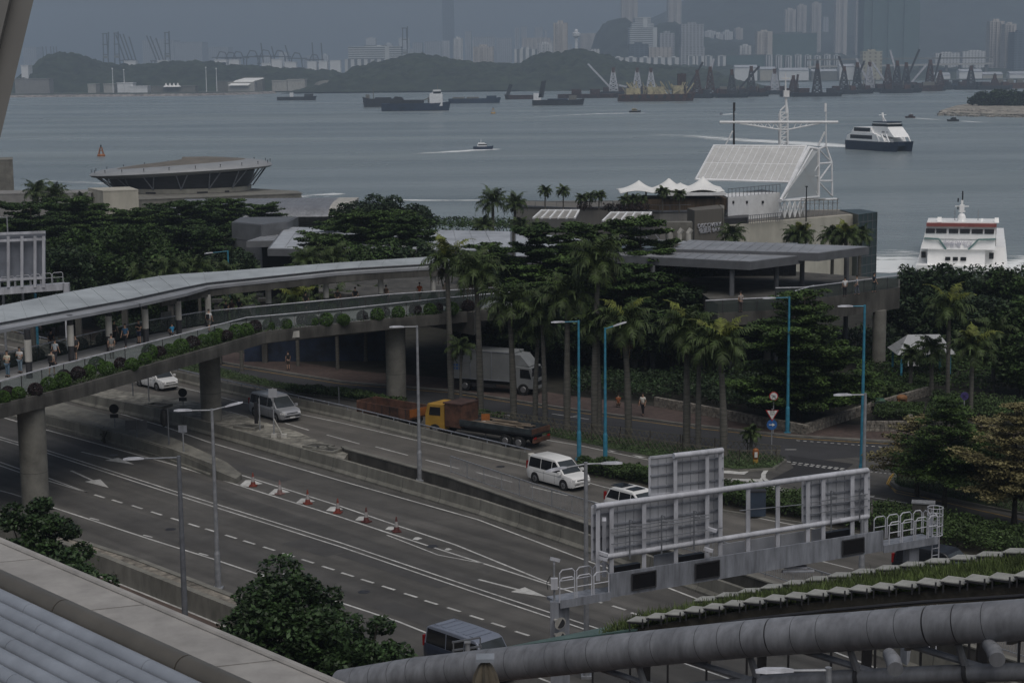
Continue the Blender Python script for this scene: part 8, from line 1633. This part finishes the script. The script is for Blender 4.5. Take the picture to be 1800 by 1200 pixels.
def person(label,loc,rz,shirt,legs,pose='walk',ph=.3,bag=None,h=1.7,sleeves=.5,shorts=False,hat=None,skirt=False):
 s_=h/1.72; t=thing('person',label,'person',loc,rz); sw=math.sin(ph*6.28)*.26 if pose == 'walk' else .04
 hipz=.92; Lk=lambda a,sd: (sd*.09,-math.sin(a)*-.44,hipz-.45*math.cos(a));
 if pose == 'crouch': hipz=.38
 def leg(a,b,sd): k_=(sd*.09,math.sin(a)*.45,hipz-.43*math.cos(a)); f=(sd*.09,k_[1]-math.sin(b)*.42,max(.07,k_[2]-.42*math.cos(b))); return k_,f
 if pose == 'crouch': lg=[((-.1,.32,.42),(-.1,.1,.07)),((.1,.30,.40),(.1,.05,.07))]
 else: lg=[leg(sw,max(0,-sw)*.9,-1),leg(-sw,max(0,sw)*.9,1)]
 zs=hipz
 V=[(0,0,zs),(0,.0,zs+.22),(0,.0,zs+.42),(0,0,zs+.53),(0,.01,zs+.60),(0,.02,zs+.70),(0,.015,zs+.78)]; E=[(0,1),(1,2),(2,3),(3,4),(4,5),(5,6)]; Rr=[(.14,.10),(.12,.09),(.15,.10),(.07,.06),(.05,.05),(.075,.09),(.06,.07)]
 arms=[]
 for sd,a in ((-1,-sw),(1,sw)):
  i=len(V); sh=(sd*.18,0,zs+.46); el=(sd*.23,math.sin(a)*.26,zs+.20); wr=(sd*.22,el[1]+.10+.1*abs(a),zs-.03)
  if pose == 'crouch': el=(sd*.22,.2,zs+.25); wr=(sd*.12,.38,zs+.15)
  if pose == 'hold': el=(sd*.24,.08,zs+.2); wr=(sd*.08,.28,zs+.32)
  V += [sh,el,wr]; E += [(2,i),(i,i+1),(i+1,i+2)]; Rr += [.06,.042,.028]; arms.append((sh,el,wr))
 for (k_,f),sd in zip(lg,(-1,1)):
  i=len(V); V += [(sd*.09,0,zs-.04),k_,f,(f[0],f[1]+.14,max(.04,f[2]-.03))]; E += [(0,i),(i,i+1),(i+1,i+2),(i+2,i+3)]; Rr += [.085,.058,.04,.032]
 body=skin_mesh(V,E,Rr)
 b=addm(body,'body','skin',t); hands=MB()
 for sh,el,wr in arms:
  w=Vector(wr); d=(w-Vector(el)).normalized(); q=Vector((0,1,0)) if abs(d.y) < .8 else Vector((1,0,0)); c=w+d*.05; hands.tube(w,c+d*.035,.026,.034,6)
  for j,(o_,l_) in enumerate(((-.028,.062),(-.01,.075),(.009,.07),(.027,.055))): a0=c+d*.03+q*o_; hands.path([a0,a0+d*l_*.55,a0+d*l_+Vector((0,.015,0))],[.009,.0085,.007],5)
  hands.path([c+q*.03,c+q*.055+d*.03],[.011,.009],5)
 fc=MB(); hz2=zs+.73
 fc.ball((0,.115,hz2-.02),.016,6,4); fc.ball((-.03,.10,hz2+.01),.009,6,4).ball((.03,.10,hz2+.01),.009,6,4).box((0,.102,hz2-.055),(.045,.01,.01)).ball((-.082,.015,hz2),.02,6,4,(.5,1,1.4)).ball((.082,.015,hz2),.02,6,4,(.5,1,1.4))
 n0=len(b.data.vertices); bm_v=[tuple(v.co) for v in b.data.vertices]+hands.v+fc.v; bf=[tuple(p.vertices) for p in b.data.polygons]+[tuple(n0+i for i in f) for f in hands.f]+[tuple(n0+len(hands.v)+i for i in f) for f in fc.f]
 me=bpy.data.meshes.new('body'); me.from_pydata(bm_v,[],bf); me.materials.append(M_['skin']); me.shade_smooth(); b.data=me
 # shirt
 SV=V[:4]; SV=[(0,0,zs-.04),V[1],V[2],(0,0,zs+.52)]; SE=[(0,1),(1,2),(2,3)]; SR=[(.165,.125),(.145,.11),(.175,.12),(.08,.07)]
 for sh,el,wr in arms: i=len(SV); e2=tuple(Vector(sh).lerp(Vector(el),min(1,sleeves*1.3))); SV += [sh,e2]; SE += [(2,i),(i,i+1)]; SR += [.078,.062];
 if sleeves > .9:
  for q,(sh,el,wr) in enumerate(arms): i=len(SV); SV.append(wr); SE.append((5+q*2,i)); SR.append(.042)
 addm(skin_mesh(SV,SE,SR),'shirt',cl(shirt),t)
 LV=[(0,0,zs-.01)]; LE=[]; LR=[(.155,.12)]
 for (k_,f),sd in zip(lg,(-1,1)):
  i=len(LV); LV += [(sd*.09,0,zs-.07),k_]; LE += [(0,i),(i,i+1)]; LR += [.10,.078]
  if not shorts: LV.append((f[0],f[1],f[2]+.03)); LE.append((i+1,i+2)); LR.append(.062)
 addm(skin_mesh(LV,LE,LR),'shorts' if shorts else 'trousers',cl(legs),t)
 MB().ball((0,-.005,zs+.775),.098,10,6,(.88,1.05,.92)).build('hair','hair',t,smooth=True)
 for (k_,f) in lg: MB().box((f[0],f[1]+.05,.04),(.09,.26,.08),taper=.8).build('shoe','black',t)
 if bag == 'pack': MB().box((0,-.19,zs+.28),(.28,.16,.38),taper=.85).build('backpack','black',t,bevel=.03)
 if bag == 'tote': MB().box((.30,.02,zs+.0),(.09,.26,.28)).beam((.28,.0,zs+.42),(.3,.02,zs+.14),.02).build('shoulder_bag',cl((.10,.06,.04)),t)
 if hat: MB().lathe([(.12,zs+.80),(.10,zs+.84),(.05,zs+.89)],n=12).build('hat',cl(hat),t)
 t.scale=(s_,s_,s_); return t
DZ=7.21
along_=math.atan2(*(lambda d: (d.y,d.x))((G(257,603,7.2)-G(52,664,7.2)).normalized()))-math.pi/2       # body faces local +y
PP=[('woman in cream top and wide jeans by the left edge of the footbridge',14,662,(.50,.47,.38),(.10,.16,.22),'hold',.1,None,3.14,False),('woman in white top and pale jeans beside a dark column',36,655,(.62,.62,.62),(.20,.27,.33),'hold',.2,None,3.14,False),
  ('person in dark top walking behind the backpacker',91,622,(.02,.02,.022),(.05,.05,.06),'walk',.1,None,0,False),('person in pale grey shirt right of the backpacker',98,640,(.42,.46,.50),(.04,.04,.05),'walk',.3,None,0,False),('walker in light top, black shorts and black backpack',92,660,(.30,.26,.22),(.015,.015,.018),'walk',.7,'pack',0,True),
  ('man in dark grey shirt partly behind a footbridge column',134,632,(.06,.06,.065),(.05,.045,.04),'walk',.2,'tote',3.14,True),('man in plain grey tee shirt leaning toward the near balustrade',197,630,(.17,.17,.165),(.12,.115,.11),'stand',.2,None,.6,False),('person in black close behind the grey column',202,604,(.03,.03,.033),(.03,.03,.033),'walk',.4,None,0,False),
  ('man in blue shirt and black trousers striding along the footbridge',221,611,(.05,.13,.24),(.015,.015,.02),'walk',.28,None,3.14,False),('person in black top and navy shorts with arms folded',245,603,(.02,.02,.022),(.03,.04,.08),'hold',.3,None,3.14,True),('child in bright blue crouching by the balustrade',303,592,(.03,.22,.40),(.06,.05,.05),'crouch',0,None,1.2,False),
  ('walker with dark backpack and white sleeves near the bend',368,583,(.60,.60,.60),(.12,.12,.11),'walk',.3,'pack',0,True),('left one of the couple in dark clothes past the bend',398,566,(.02,.02,.024),(.03,.03,.04),'walk',.6,None,0,False),('middle walker in dark red beside the couple in dark clothes',408,563,(.07,.035,.035),(.05,.05,.05),'walk',.2,None,0,False),('man in navy top with hands on hips past the bend',421,561,(.018,.022,.04),(.02,.02,.025),'hold',.4,None,0,False),
  ('person in black walking under the roof right of the bend',538,550,(.02,.02,.02),(.06,.055,.05),'walk',.3,None,0,True),('person with a dark top and pale tote by a footbridge column',594,543,(.05,.045,.04),(.03,.03,.03),'walk',.3,'tote',0,False),('dark clothed person left of the last columns',625,541,(.015,.015,.018),(.02,.02,.02),'walk',.3,None,0,False),('person in brown standing near the poster panel',679,537,(.09,.06,.04),(.03,.03,.03),'stand',.3,None,0,False),('person in orange near the footbridge end',738,532,(.42,.10,.03),(.05,.04,.04),'walk',.35,None,0,True),
  ('person in pale coat at the footbridge end by the palm',783,529,(.30,.26,.20),(.08,.07,.06),'stand',.35,None,0,False)]
for lb,u,v,sh,lg_,ps,ph,bag,dr_,sho in PP: p=G(u,v,DZ); person(lb,(p.x,p.y,DZ),along_+dr_,sh,lg_,ps,ph,bag,1.72 if ps != 'crouch' else 1.5,.4,sho)
for lb,u,v,sh,lg_,ps,ph,rz_ in (('woman in white tee shirt and black trousers leaning at the terrace glass',1485,522,(.62,.62,.62),(.015,.015,.02),'stand',.1,.2),('person in pale grey top walking along the terrace',1506,519,(.36,.38,.42),(.10,.11,.14),'walk',.3,1.3),('person in dark blue striding at the terrace end',1536,514,(.02,.04,.06),(.03,.05,.05),'walk',.25,-1.4)):
 p=G(u,v,POD+.01); person(lb,(p.x,p.y,POD+.01),rz_,sh,lg_,ps,ph,None,1.7)
p=G(1302,549,POD); person('person in pale top standing in the shade below the canopy post',(p.x,p.y,POD+.01),.4,(.30,.26,.24),(.06,.05,.05),'stand',.2,None,1.68)
p=G(1130,730,.11); person('person in white shirt walking on the brick pavement between palm trunks',(p.x,p.y,.11),2.6,(.62,.60,.54),(.015,.015,.02),'walk',.3,'tote',1.75)
p=G(1301,700,.11); person('distant person in white top in the shade left of the blue lamp post',(p.x,p.y,.11),1.0,(.60,.60,.60),(.05,.05,.08),'stand',.3,None,1.5)
p=G(1087,716,.11); person('person in orange sitting low in the dark behind the palms',(p.x,p.y,.11),0,(.25,.08,.03),(.05,.03,.02),'crouch',0,None,1.6)
p=G(507,650,.11); person('person in black standing on the pavement under the footbridge',(p.x,p.y,.11),.5,(.02,.02,.02),(.10,.08,.07),'stand',.2,None,1.7,.4,True)
